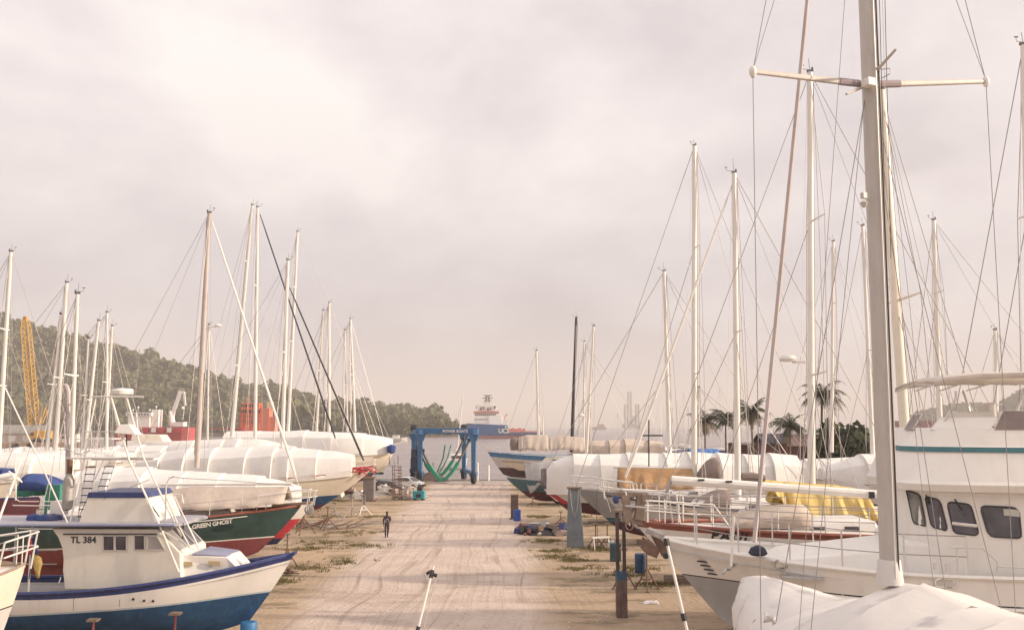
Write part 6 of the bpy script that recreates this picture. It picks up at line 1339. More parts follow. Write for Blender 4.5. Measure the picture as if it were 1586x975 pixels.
# stands and pipes in the left yard
for k, (px, py, tz, lb) in enumerate(((470, 826, 2.1, 'tall rusty tripod stand in the sand left of the pipe pile'), (488, 790, 1.5, 'tripod stand behind the pipe pile'), (545, 800, 1.7, 'grey tripod stand right of the pipe pile'), (561, 797, 1.8, 'white tripod stand with a hanging sheet, nearest the walking person'), (519, 802, 1.3, 'short tripod stand leaning into the pipe pile'), (440, 800, 1.6, 'tripod stand half hidden by the red banded bow'))):
    p = gnd(px, py); jack_stand((p.x, p.y, 0), tz, lb, rz=k * .7, m=[RUST, RUST, GALV, SPARW, GALV, RUST][k], spread=.85, group='tripod stands in the left yard')
p = gnd(560, 797); o_ = [x for x in TM if x.get('label', '').startswith('white tripod stand')][0]; mb = MB(); mb.grid([[(-.45, -.1, 1.75), (.0, -.16, 1.78), (.45, -.1, 1.75)], [(-.42, -.14, 1.3), (0, -.2, 1.32), (.46, -.12, 1.28)], [(-.45, -.1, .9), (0, -.18, .85), (.42, -.1, .92)]]); mb.build('hanging_sheet', GREYT, o_, solid=.02)
pt = thing('pipe_pile', 'pile of pale steel pipes and stand frames lying on the sand', 'pipe pile', gnd(512, 818)[:]); sc_ = 62 / F
for k in range(22):
    a = V_((rng.uniform(-2.6, 2.0), rng.uniform(-1.2, 1.2), .06 + .04 * (k % 5))); an = rng.choice([rng.uniform(-.25, .25), rng.uniform(.6, 1.0), rng.uniform(-1.0, -.6)]); ln = rng.uniform(.9, 1.7); d_ = V_((math.cos(an), math.sin(an) * .6, rng.uniform(-.02, .34))); mb = MB(); b_e = a + d_ * ln * 1.4; b_e.z = max(.06, b_e.z); mb.tube([a, b_e], .04, 5); mb.build('pipe', GALV if k % 3 else RUST, pt)
mb = MB(); mb.box((-2.9, 0, .2), (.3, .5, .4)); mb.build('block', TIMBER, pt)
for k, (px, py) in enumerate(((446, 890), (430, 884))):
    p = gnd(px, py); hp_ = thing('debris', ['broken timber and a rusty fitting on the sand by the launch bow', 'offcut of planks on the sand behind the launch bow'][k], 'debris', (p.x, p.y, 0))
    for j in range(5): mb = MB(); mb.bar(V_((rng.uniform(-.5, .1), rng.uniform(-.2, .2), .05 + .03 * j)), V_((rng.uniform(.2, .7), rng.uniform(-.2, .2), .06 + .04 * j)), .09, .05); mb.build('plank', TIMBER, hp_)
    if k == 0: mb = MB(); mb.lathe([(.1, 0), (.16, .1), (.12, .3), (.05, .36)], (.05, 0, .02), 9); mb.build('fitting', RUST, hp_)
p = gnd(600, 862);
# right verge: pillar, drums, prop, bucket, rag
pd = thing('boat_prop', 'dark brown square prop standing alone by the right edge of the track', 'boat prop', gnd(797, 803)[:]); mb = MB(); mb.box((0, 0, 1.0), (.66, .6, 2.0)); mb.build('post', mat('brown_prop', (.13, .085, .075), .8, var=.25), pd, bevel=.03); mb = MB(); mb.box((0, 0, 2.03), (.72, .66, .07)); mb.build('pad', TIMBER, pd); mb = MB(); mb.box((0, 0, .03), (.9, .85, .06)); mb.build('base', RUST, pd)
def drum(label, p, m, hgt=.92):
    t = thing('drum', label, 'drum', (p.x, p.y, 0), 0, 'blue drums'); r = .3; mb = MB(); mb.lathe([(r * .93, 0), (r, .03), (r, hgt * .32), (r * 1.05, hgt * .34), (r, hgt * .36), (r, hgt * .64), (r * 1.05, hgt * .66), (r, hgt * .68), (r, hgt - .04), (r * .94, hgt)], n=18); mb.build('shell', m, t, smooth=True); mb = MB(); mb.lathe([(r * .92, hgt - .03), (r * .92, hgt - .012)], n=16); l_ = mb.build('lid', m, t); mb = MB(); mb.lathe([(.05, hgt - .015), (.05, hgt + .02)], (r * .55, 0, 0), 8); mb.build('bung', DARK, l_); return t
DRB = mat('bright_blue_drum', (.02, .09, .38), .45, var=.12)
drum('bright blue plastic drum in front of the dark brown prop', gnd(801, 806) , DRB); drum('dull blue drum in the shade below the white ketch bow', gnd(992, 886), mat('dull_blue_drum', (.03, .07, .15), .6, var=.25, stain=(.1, .08, .07), stain_amt=.5), 1.0)
cr_ = thing('crate', 'weathered dark teal crate beside the dull blue drum', 'crate', gnd(953, 868)[:]); mb = MB()
for k in range(5): mb = MB(); mb.box((0, -.3, .12 + .2 * k), (.62, .04, .17)); mb.build('board', mat('dark_teal_wood', (.04, .085, .10), .8, var=.3), cr_)
mb = MB(); mb.box((0, 0, .52), (.58, .56, 1.02)); mb.build('box', mat('dark_teal_wood', (.04, .085, .10), .8, var=.3), cr_)
bk = thing('bucket', 'small white bucket on the ground under the grey hulled yacht', 'bucket', gnd(945, 848)[:]); mb = MB(); mb.lathe([(.2, 0), (.26, .5), (.24, .5), (.19, .04)], n=14); mb.build('pail', SPARW, bk, smooth=True); mb = MB(); mb.tube([(.25, 0, .46), (.1, -.2, .32), (-.1, -.2, .32), (-.25, 0, .46)], .012, 4); mb.build('handle', WIRE, bk)
p = gnd(963, 955); pr = thing('boat_prop', 'tall twin-legged prop with a rusty plated foot painted blue at its top', 'boat prop', (p.x, p.y, 0), .05)
zt1, zt2 = at(963, 884, p.y).z, at(963, 792, p.y).z
mb = MB(); mb.box((0, 0, zt1 * .41), (.44, .36, zt1 * .82)); mb.build('foot', mat('rusted_plate', (.15, .10, .09), .85, var=.45, scale=5, stretch=(1, 1, .4), bump=.5), pr, bevel=.02); mb = MB(); mb.box((0, 0, zt1 * .91), (.43, .35, zt1 * .18)); mb.build('blue_collar', mat('worn_blue', (.05, .10, .16), .8, var=.4, scale=6), pr)
for x in (-.14, .14): mb = MB(); mb.bar(V_((x, 0, zt1)), V_((x, 0, zt2)), .13, .13); mb.build('leg', mat('dark_rust', (.07, .05, .05), .85, var=.4), pr)
mb = MB(); mb.box((0, 0, zt2 + .04), (.5, .4, .1)); mb.build('pad', TIMBER, pr)
rg = thing('rag', 'crumpled white rag on the shaded ground by the prop foot', 'rag', gnd(1010, 934)[:]); mb = MB(); mb.grid([[(.09 * i - .4 + .03 * rng.uniform(-1, 1), .09 * j - .18 + .03 * rng.uniform(-1, 1), .05 + .09 * rng.random() if 0 < i < 8 and 0 < j < 4 else .01) for i in range(9)] for j in range(5)]); mb.build('cloth', WHITE, rg, smooth=True, solid=.01)
sw = thing('trestle', 'white trestle on the ground under the grey hulled yacht beside the bucket', 'trestle', gnd(931, 850)[:], .3)
mb = MB(); mb.bar(V_((-.6, 0, .75)), V_((.6, 0, .75)), .1, .12); mb.build('top_rail', SPARW, sw)
for x in (-.5, .5):
    for y in (-.28, .28): mb = MB(); mb.tube([(x, 0, .72), (x * 1.1, y, 0)], .03, 5); mb.build('leg', SPARW, sw)
# telescopic poles rising in front of the camera
def pole(name, label, a, b, Y, r, collars):
    A, B_ = at(*a, Y), at(*b, Y - .4); d = B_ - A; k = (0 - A.z) / d.z; G_ = A + d * k; t = thing(name, label, 'pole', G_[:]); A_ = A - G_
    mb = MB(); mb.tube([(0, 0, 0), A_ * .62], r * 1.25, 8); mb.build('lower_tube', SPARW, t, smooth=True); mb = MB(); mb.tube([A_ * .6, A_], r, 8); mb.build('upper_tube', WHITE, t, smooth=True)
    for c in collars: mb = MB(); mb.tube([A_ * (c - .012), A_ * (c + .012)], r * 1.9, 8); mb.build('clamp', DARK, t)
    return t, A_
t, A_ = pole('support_pole', 'slim white telescopic pole with black clamps leaning over the track', (671.5, 876), (647, 975), 17, .020, (.80, .975)); mb = MB(); mb.tube([A_ * .975 + V_((-.09, 0, 0)), A_ * .975 + V_((-.04, 0, .04)), A_ * .975, A_ * .975 + V_((.1, 0, -.03))], .035, 6); mb.build('hook', DARK, t); mb = MB(); mb.tube([A_ * .97 + V_((.09, 0, -.03)), A_ * .3 + V_((.09, 0, 0)), V_((.06, 0, 0))], .008, 4); mb.build('cord', WIRE, t)
pole('support_pole', 'slim white telescopic pole with a black collar below the motor yacht anchor', (1031, 832), (1064, 975), 18.4, .030, (.74, .985))
# ---- the walking man
pm = gnd(599, 831.5); pe = thing('person', 'person in dark clothes with a pale waist strap walking down the track', 'person', (pm.x, pm.y, 0), R(8))
def skin_body(name, joints, edges, m, parent, lev=2):
    me = bpy.data.meshes.new(name); me.from_pydata([j[0] for j in joints], edges, []); o = bpy.data.objects.new(name, me); COL.objects.link(o); o.parent = parent
    md = o.modifiers.new('skin', 'SKIN'); md.use_smooth_shade = True
    for i, j in enumerate(joints): me.skin_vertices[0].data[i].radius = j[1] if isinstance(j[1], tuple) else (j[1], j[1]); me.skin_vertices[0].data[i].use_root = (i == 0)
    s = o.modifiers.new('sub', 'SUBSURF'); s.levels = s.render_levels = lev; me.materials.append(m); return o
SKINM = mat('dark_skin', (.07, .042, .03), .6); CLOTH = mat('dark_clothes', (.05, .035, .05), .9, var=.25, scale=6); CLOTH2 = mat('dark_trousers', (.03, .026, .04), .9, var=.2, scale=6)
J = [((0, 0, .95), (.175, .135)), ((0, 0, 1.12), (.165, .12)), ((0, .01, 1.34), (.205, .135)), ((0, .02, 1.47), (.14, .09)), ((0, -.01, 1.55), .055), ((0, -.03, 1.62), .075), ((0, -.035, 1.70), .085), ((0, -.03, 1.765), .05),
     ((-.18, .01, 1.42), .078), ((-.26, .0, 1.18), .062), ((-.25, -.05, .94), .038), ((-.25, -.07, .86), .035),
     ((.18, .01, 1.42), .078), ((.26, -.03, 1.2), .062), ((.14, -.2, 1.1), .038), ((.08, -.24, 1.12), .035),
     ((-.09, 0, .86), .105), ((-.10, -.12, .50), .078), ((-.09, .08, .10), .055), ((-.09, .02, .05), .04), ((-.10, -.13, .04), .035),
     ((.09, 0, .86), .105), ((.085, .02, .50), .078), ((.05, .24, .13), .055), ((.06, .20, .07), .04), ((.06, .07, .04), .035)]
E = [(0, 1), (1, 2), (2, 3), (3, 4), (4, 5), (5, 6), (6, 7), (2, 8), (8, 9), (9, 10), (10, 11), (2, 12), (12, 13), (13, 14), (14, 15), (0, 16), (16, 17), (17, 18), (18, 19), (19, 20), (0, 21), (21, 22), (22, 23), (23, 24), (24, 25)]
skin_body('body', J, E, CLOTH, pe)
mb = MB(); mb.lathe([(.02, -.13), (.065, -.1), (.085, -.02), (.09, .05), (.07, .1), (.02, .13)], (0, -.035, 1.69), 14); hd = mb.build('head', SKINM, pe, smooth=True)
mb = MB(); mb.lathe([(.094, .02), (.092, .07), (.07, .115), (.02, .135)], (0, -.028, 1.69), 14); mb.build('hair', DARK, hd, smooth=True)
mb = MB(); mb.box((0, -.118, 1.68), (.025, .03, .04)); mb.build('nose', SKINM, hd)
for s in (-1, 1): mb = MB(); mb.box((s * .09, -.03, 1.685), (.015, .04, .055)); mb.build('ear', SKINM, hd)
for s, c in ((-1, V_((-.25, -.075, .83))), (1, V_((.06, -.25, 1.125)))):
    hm_ = MB(); hm_.box(c, (.04, .08, .09)); ho_ = hm_.build('hand', SKINM, pe, bevel=.012)
    for k in range(4): mb = MB(); q = c + V_((0, -.03 + .02 * k, -.04)); mb.tube([q, q + V_((s * -.005, 0, -.04)), q + V_((s * -.02, 0, -.065))], [.010, .009, .007], 5); mb.build('finger', SKINM, ho_)
    mb = MB(); q = c + V_((0, -.04, .02)); mb.tube([q, q + V_((s * -.01, -.025, -.03)), q + V_((s * -.015, -.03, -.055))], [.011, .01, .008], 5); mb.build('thumb', SKINM, ho_)
for s, p_ in ((-1, V_((-.095, -.06, .05))), (1, V_((.06, .14, .05)))): mb = MB(); mb.hexa([p_ + V_((-.045, -.16, -.05)), p_ + V_((.045, -.16, -.05)), p_ + V_((.045, .1, -.05)), p_ + V_((-.045, .1, -.05))], [p_ + V_((-.035, -.14, 0)), p_ + V_((.035, -.14, 0)), p_ + V_((.04, .09, .05)), p_ + V_((-.04, .09, .05))]); mb.build('shoe', DARK, pe, bevel=.015)
STR = mat('pale_strap', (.62, .58, .55), .8)
for pts in ([(-.17, -.11, 1.10), (0, -.15, 1.07), (.17, -.11, 1.10), (.19, .02, 1.12), (.1, .15, 1.11), (-.1, .15, 1.11), (-.19, .02, 1.12), (-.17, -.11, 1.10)], [(-.12, -.13, 1.12), (-.06, -.16, 1.22), (.02, -.155, 1.3), (.10, -.13, 1.26), (.12, -.13, 1.12)]):
    mb = MB(); mb.tube(pts, .014, 5); mb.build('strap', STR, pe, smooth=True)

# ================================================================== SHIPS AND MOORED BOATS
SY = 720
sp0 = thing('supply_ship', 'blue and white supply ship lettered UCS anchored beyond the hoist', 'ship', (at(735, 676, SY).x, SY, WZ), 0)
U = lambda px, py, d=0.0: L(sp0, at(px, py, SY + d))
z0 = lambda py: U(0, py).z
mb = MB(); rows = []
for px, hw, zt_, rk in ((722, .2, 655, 3.2), (728, 3.2, 655.2, 1.6), (736, 5.4, 655.6, .4), (752, 6.8, 656.4, 0), (768, 7, 657.2, 0), (786, 7, 658, 0), (787, 7, 668.5, 0), (810, 7, 668.5, 0), (830, 7, 668.5, 0), (841, 6.4, 668.5, 0)):
    x = U(px, 660).x; zt2 = z0(zt_); ring = []
    for f, w in ((1, 1), (.62, .93), (.40, .86), (.16, .8), (-.12, .7)):
        zz = zt2 * f if f > .2 else (2.2 if f == .16 else -.8); zz = {1: zt2, .62: max(2.4, zt2 * .6), .40: 2.3, .16: 1.4, -.12: -.8}[f]
        ring.append(V_((x + rk * (1 - zz / zt2) * 1.2, -hw * w, zz)))
    rows.append(ring + [V_((p.x, -p.y, p.z)) for p in reversed(ring)])
mb.grid(rows); nb = len(rows[0]); mb.m = [({0: 0, 1: 0, 2: 1, 3: 1}.get(min(k % (nb - 1), nb - 2 - k % (nb - 1)), 0)) for k in range(len(mb.f))]
mb.f += [tuple(range(nb)), tuple((len(rows) - 1) * nb + i for i in range(nb))]; mb.m += [0, 1]
for i in range(len(rows) - 1): mb.f.append((i * nb, (i + 1) * nb, (i + 2) * nb - 1, (i + 1) * nb - 1)); mb.m.append(0 if i < 6 else 1)
mb.build('hull', [SHIPB, PINK], sp0)
def blk(px0, px1, pt_, pb_, w, m, name='superstructure', par=None, rk=0.0):
    a, b = U(px0, pb_), U(px1, pt_); mb = MB(); mb.hexa([(a.x, -w, a.z), (b.x, -w, a.z), (b.x, w, a.z), (a.x, w, a.z)], [(a.x + rk, -w * .94, b.z), (b.x, -w * .94, b.z), (b.x, w * .94, b.z), (a.x + rk, w * .94, b.z)]); return mb.build(name, m, par or sp0)
d1 = blk(733, 775, 645, 656, 5.6, SHIPW, 'deckhouse', rk=1.2); d2 = blk(735, 771, 640, 645, 5.2, SHIPW, 'bridge_deck', rk=.6)
for k in range(11): 
    a = U(737 + k * 3, 641.2); mb = MB(); mb.box((a.x, -5.22, a.z - .4), (1.05, .12, 1.0)); mb.build('window', GLASS, d2)
blk(734, 773, 636.5, 640, 5.3, PINK, 'wheelhouse_band'); blk(740, 766, 628, 636.5, 3.4, SHIPW, 'wheelhouse_top'); blk(748, 760, 622, 628, 2.2, SHIPW, 'mast_house'); blk(775, 781, 641, 657, 3, SHIPW, 'funnel'); blk(781, 785, 650, 658, 3, SHIPW, 'locker')
mb = MB(); lattice(mb, U(755, 624), U(755, 612), 3.4, 2.6, 4, .34); mb.tube([U(747, 616), U(763, 616)], .3, 4); mb.tube([U(749, 612), U(762, 612)], .3, 4); mb.tube([U(749, 620), U(761, 620)], .3, 4); mb.build('lattice_mast', mat('ship_mast_grey', (.16, .11, .11), .7), sp0)
for px, py, r in ((741, 627, .9), (744, 634, .8), (765, 627, .8), (769, 634, .8), (752, 622, .7)): mb = MB(); mb.lathe([(r * .3, -1.2), (r * .3, -.4), (r, 0), (r * .8, r * .8), (.1, r * 1.2)], U(px, py), 8); mb.build('aerial_dome', SHIPW, sp0, smooth=True)
mb = MB(); mb.tube([U(783, 659), U(781, 645), U(786, 641)], .5, 5); mb.lathe([(.4, 0), (1, .6), (.4, 1.6)], U(779, 644), 8); mb.build('deck_crane', PINK, sp0)
blk(758, 777, 643, 656, 5.9, mat('ship_sunlit_white', (.84, .82, .80), .45, var=.03), 'accommodation_block')  # whiter than the other houses: sunlight on this block put into its paint
for k in range(6): a = U(737 + k * 3.4, 649); mb = MB(); mb.box((a.x, -5.5, a.z), (.7, .25, .9)); mb.build('porthole', DARK, d1)
for k in range(9): a = U(738 + k * 3.6, 630.5 + (k * 7 % 4)); mb = MB(); mb.box((a.x, -3.6, a.z), (.9, .6, 2.4)); mb.build('bridge_fitting', [PINK, SHIPW, DARK][k % 3], sp0)
text('UCS', 5.0, LETW, sp0, frame4(U(772, 669.5) + V_((0, -7.15, -.2)), (1, 0, 0), (0, 0, 1)), bold=.12, depth=.05, space=.86)
mb = MB(); mb.box(U(783.6, 660.5) + V_((0, -7.12, 0)), (1.2, .1, 1.5)); mb.build('emblem', LETW, sp0)
for k in range(8):
    a = U(788 + k * 3.4, 666 - (k % 3) * .5); mb = MB(); mb.box((a.x, -2 + (k % 4), a.z), (1.5, 3.2, 2.0 + .4 * (k % 3))); mb.build('deck_cargo', SHIPO, sp0)
blk(786, 838, 667, 669.5, 7.02, PINK, 'bulwark')
blk(831, 838, 663, 669, 2, SHIPW, 'stern_house')
for k in range(6): mb = MB(); a = U(762 + k * 13, 672); mb.lathe([(.5, -.15), (.95, 0), (.5, .15)], (a.x, -7.1, a.z), 10, axis='Y'); mb.build('fender', DARK, sp0)
# catamaran behind the hoist
ct = thing('catamaran', 'white catamaran on the water seen through the blue hoist', 'catamaran', (at(708, 690, 205).x, 205, WZ))
K_ = lambda px, py, d=0: L(ct, at(px, py, 205 + d))
for s in (-1, 1):
    mb = MB(); x = s * 1.7; mb.grid([[V_((x + w * q, y, z)) for w, z in ((-.5, 1.9), (-.45, .8), (0, -.3), (.45, .8), (.5, 1.9))] for y, q in ((-4.5, .9), (-2, 1), (2, .9), (5, .05))]); n_ = 5; mb.f.append(tuple(range(5))); mb.m.append(0); mb.build('hull', SHIPW, ct, smooth=True)
mb = MB(); mb.box((0, 0, 2.0), (4.2, 7.5, .35)); mb.build('bridge_deck', SHIPW, ct); mb = MB(); mb.hexa([(-1.6, -3, 2.15), (1.6, -3, 2.15), (1.6, 2, 2.15), (-1.6, 2, 2.15)], [(-1.3, -2.6, 3.3), (1.3, -2.6, 3.3), (1.2, .8, 3.3), (-1.2, .8, 3.3)]); ch_ = mb.build('cabin', SHIPW, ct, bevel=.1); mb = MB(); mb.box((0, -2.95, 2.7), (2.2, .1, .55)); mb.build('window', GLASS, ch_)
mb = MB(); mb.tube([V_((0, 0, 3.2)), K_(717, 612)], [.13, .1], 8); mb.build('mast', SPARW, ct, smooth=True); mb = MB(); mb.tube([V_((0, 0, 4.3)), V_((0, -4, 4.2))], .12, 8); mb.build('boom', SPARW, ct)
for s in (-1, 1): mb = MB(); mb.tube([K_(717, 614), V_((s * 2, -1, 2))], .018, 4); mb.build('shroud', WIRE, ct)
# white workboat under the far trees
wb = thing('workboat', 'small pale workboat moored under the far trees left of the hoist', 'boat', (at(612, 674, 560).x, 560, WZ)); mb = MB(); mb.grid([[V_((x, -w, z)), V_((x, -w * .7, -.4)), V_((x, w * .7, -.4)), V_((x, w, z))] for x, w, z in ((-7, 2.2, 1.8), (-3, 2.6, 1.7), (4, 2.3, 2.2), (7.6, .2, 3))]); mb.f.append((0, 3, 7, 4)); mb.m.append(0); mb.f += [(4, 7, 11, 8), (8, 11, 15, 12), (0, 1, 2, 3)]; mb.m += [0] * 3; mb.build('hull', mat('dull_white_ship', (.55, .51, .47), .7), wb)
mb = MB(); mb.box((.5, 0, 3.0), (4, 3, 2.2)); mb.build('wheelhouse', SHIPW, wb); mb = MB(); mb.tube([(-.5, 0, 4), (-.5, 0, 7.5)], .12, 5); mb.build('mast', WIRE, wb)
# red and white ship and its crane
RY = 430
rs = thing('offshore_ship', 'red and white ship with a tall white knuckle crane below the hill', 'ship', (at(240, 680, RY).x, RY, WZ))
def rbk(px0, px1, pt_, pb_, y0, w, m, name, par=None):
    a, b = L(rs, at(px0, pb_, RY)), L(rs, at(px1, pt_, RY)); mb = MB(); mb.box(((a.x + b.x) / 2, y0, (a.z + b.z) / 2), (abs(b.x - a.x), w, abs(b.z - a.z))); return mb.build(name, m, par or rs)
mb = MB(); a, b = L(rs, at(188, 680, RY)), L(rs, at(298, 657, RY))
mb.grid([[V_((x, -w, zt_)), V_((x, -w * .9, -.8)), V_((x, w * .9, -.8)), V_((x, w, zt_))] for x, w, zt_ in ((a.x - 3, .3, b.z - 1), (a.x + 3, 5, b.z - 1.4), (b.x - 3, 6, b.z - 1.4), (b.x, 5, b.z - 1.4))]); mb.f += [(0, 3, 7, 4), (4, 7, 11, 8), (8, 11, 15, 12), (12, 13, 14, 15)]; mb.m += [0] * 4; mb.build('hull', SHIPR, rs)
rbk(200, 285, 661, 664, -5.5, 1, PINK, 'bulwark_rail')
s1 = rbk(203, 237, 644, 662, 0, 8, SHIPW, 'deckhouse'); s2 = rbk(201, 240, 638.5, 644, 0, 9, SHIPW, 'bridge'); rbk(237, 249, 634, 662, 0, 5, SHIPW, 'funnel_block')
for k in range(8): a = L(rs, at(205 + k * 4.2, 641.4, RY)); mb = MB(); mb.box((a.x, -4.53, a.z), (.8, .1, .75)); mb.build('window', GLASS, s2)
for px, py in ((206, 636), (214, 632), (232, 636), (242, 631)): mb = MB(); a = L(rs, at(px, py, RY)); mb.lathe([(.1, -1.5), (.1, 0), (.5, .3), (.3, .9)], a, 8); mb.build('aerial', SHIPW, rs)
cc = lambda px, py, d=0: L(rs, at(px, py, RY + d))
mb = MB(); mb.tube([cc(268, 660), cc(266, 645), cc(264, 636)], [1.5, 1.2, .9], 8); mb.build('crane_pedestal', SHIPW, rs)
mb = MB(); mb.bar(cc(265, 648), cc(279, 608), 1.3, 1.6); mb.bar(cc(268, 655), cc(271, 630), .6); mb.build('crane_boom', SHIPW, rs); mb = MB(); mb.bar(cc(277, 606), cc(286, 608), 1.0, 1.1); mb.bar(cc(285, 607), cc(287, 628), .8, .8); mb.tube([cc(286, 628), cc(283, 650)], .12, 4); mb.lathe([(.2, 0), (.9, .6), (.4, 1.6)], cc(283, 634), 6); mb.build('crane_jib', SHIPW, rs)
rbk(272, 287, 653, 660, 0, 5, SHIPW, 'crane_base')
for k in range(7): rbk(206 + k * 12, 213 + k * 12, 662, 669, -6.05, .3, [REDP, SHIPW][k % 2], 'hull_panel')
# orange ship
oy = 400
og = thing('tug', 'orange ship with a stepped bridge seen between the left masts', 'ship', (at(395, 680, oy).x, oy, WZ))
def obk(px0, px1, pt_, pb_, y0, w, m, name, par=None):
    a, b = L(og, at(px0, pb_, oy)), L(og, at(px1, pt_, oy)); mb = MB(); mb.box(((a.x + b.x) / 2, y0, (a.z + b.z) / 2), (abs(b.x - a.x), w, abs(b.z - a.z))); return mb.build(name, m, par or og)
obk(370, 428, 666, 681, 0, 9, SHIPR, 'hull'); obk(330, 380, 662.5, 664.5, -4.3, .5, SHIPR, 'bulwark_rail'); o1 = obk(374, 406, 640, 668, 0, 7, SHIPO, 'deckhouse'); o2 = obk(376, 404, 624, 640, 0, 6, SHIPO, 'bridge'); obk(405, 420, 632, 668, 0, 6, mat('ship_salmon', (.60, .20, .13), .6), 'funnel_block'); obk(418, 429, 645, 668, 0, 5, mat('ship_salmon', (.60, .20, .13), .6), 'aft_block'); obk(414, 423, 622, 634, 0, 2, mat('crane_cream', (.62, .5, .36), .6), 'crane_cab')
for k in range(5):
    for j in range(2): a = L(og, at(379 + k * 5.5, 628 + j * 9, oy)); mb = MB(); mb.box((a.x, -3.03, a.z), (1.0, .1, 1.2)); mb.build('window', DARK, o2)
for py in (634, 643, 651): obk(371, 408, py, py + 1, -3.9, .4, mat('ship_rust_rail', (.3, .1, .05), .7), 'gallery_rail')
for px, t_, w_ in ((382, 614, .2), (399, 612, .16), (388, 618, .12), (393, 620, .1)): mb = MB(); mb.tube([L(og, at(px, 626, oy)), L(og, at(px, t_, oy))], w_, 5); mb.build('aerial', SHIPO if w_ > .15 else WIRE, og)
# jack-up rig in the haze
jy = 3300; jk = jy / 3000
jr = thing('jackup_rig', 'three-legged jack-up rig fading into the haze on the horizon', 'oil rig', (at(978, 668, jy).x, jy, WZ))
JM = mat('rig_steel', (.22, .2, .2), .8, var=.1, scale=.02); jz = lambda py: L(jr, at(978, py, jy)).z
for px, tp, d in ((969, 626, -25), (979, 605, 60), (986, 626, -25)):
    x = (px - 978) / F * jy; mb = MB(); lattice(mb, (x, d, -1), (x, d, jz(tp)), 11 * jk, 11 * jk, 14, 1.1 * jk); mb.build('leg', JM, jr)
mb = MB(); mb.box((0, 0, 10 * jk), (52 * jk, 60 * jk, 12 * jk)); mb.box((-12 * jk, -10 * jk, 20 * jk), (20 * jk, 24 * jk, 14 * jk)); mb.build('hull', JM, jr)
mb = MB(); lattice(mb, (8 * jk, 0, 14 * jk), (8 * jk, 0, 44 * jk), 14 * jk, 4 * jk, 6, .9 * jk); mb.build('derrick', JM, jr)
# distant tanker on the skyline and moored craft
tk_ = thing('barge', 'tiny barge with a pinkish deckhouse on the skyline right of the dark mast', 'ship', (at(928, 664, 2600).x, 2600, WZ)); mb = MB(); mb.box((0, 0, 4), (40, 10, 8)); mb.build('hull', JM, tk_); mb = MB(); mb.box((6, 0, 12), (16, 9, 9)); mb.build('deckhouse', PINK, tk_)
MO = [(955, 683, 330, 640, 'small moored sloop left of the slanting white headsail'), (968, 678, 420, 632, 'tiny moored sloop under the jack-up rig'), (1003, 686, 300, 625, 'moored sloop just right of the slanting white headsail'), (1022, 681, 360, 612, 'moored sloop behind the instrument post'), (1046, 684, 310, 618, 'moored sloop between the two tall right masts'), (1058, 679, 400, 606, 'small moored sloop left of the palm trees'), (1064, 690, 270, 630, 'low moored sloop in front of the palms'), (1114, 684, 320, 600, 'moored sloop whose mast crosses the first palm')]
for k, (px, py, Y, tp, lb) in enumerate(MO):
    t = thing('moored_yacht', lb, 'moored yacht', (at(px, 670, Y).x, Y, WZ), rng.uniform(-.6, .6), 'yachts moored in the bay')
    mb = MB(); Ls = 9.5; mb.grid([[V_((x, -w, z)), V_((x, -w * .8, .2)), V_((x, 0, -.4)), V_((x, w * .8, .2)), V_((x, w, z))] for x, w, z in ((-Ls / 2, 1.0, 1.1), (-Ls * .2, 1.5, 1.0), (Ls * .15, 1.35, 1.1), (Ls / 2, .05, 1.5))]); mb.f += [(0, 4, 9, 5), (5, 9, 14, 10), (10, 14, 19, 15), (0, 1, 2, 3, 4)]; mb.m += [0] * 4; mb.build('hull', [SHIPW, NAVY, SHIPW][k % 3], t, smooth=True)
    mb = MB(); mb.box((-.5, 0, 1.5), (4, 1.8, .7)); mb.build('cabin', SHIPW, t, bevel=.1); mb = MB(); mb.tube([V_((.6, 0, 1.2)), V_((.6, 0, L(t, at(px, tp, Y)).z))], .11, 5); mb.build('mast', SPARW if k % 2 else ALU, t); mb = MB(); mb.tube([V_((.6, 0, 2.6)), V_((-3.4, 0, 2.5))], .16, 6); mb.build('furled_mainsail', BLUEC if k % 3 == 0 else TAN, t)
    tz_ = L(t, at(px, tp, Y)).z
    for e in ((Ls / 2, 0, 1.4), (-Ls / 2, 0, 1.2)): mb = MB(); mb.tube([V_((.6, 0, tz_)), V_(e)], .02, 3, cap=False); mb.build('stay', WIRE, t)

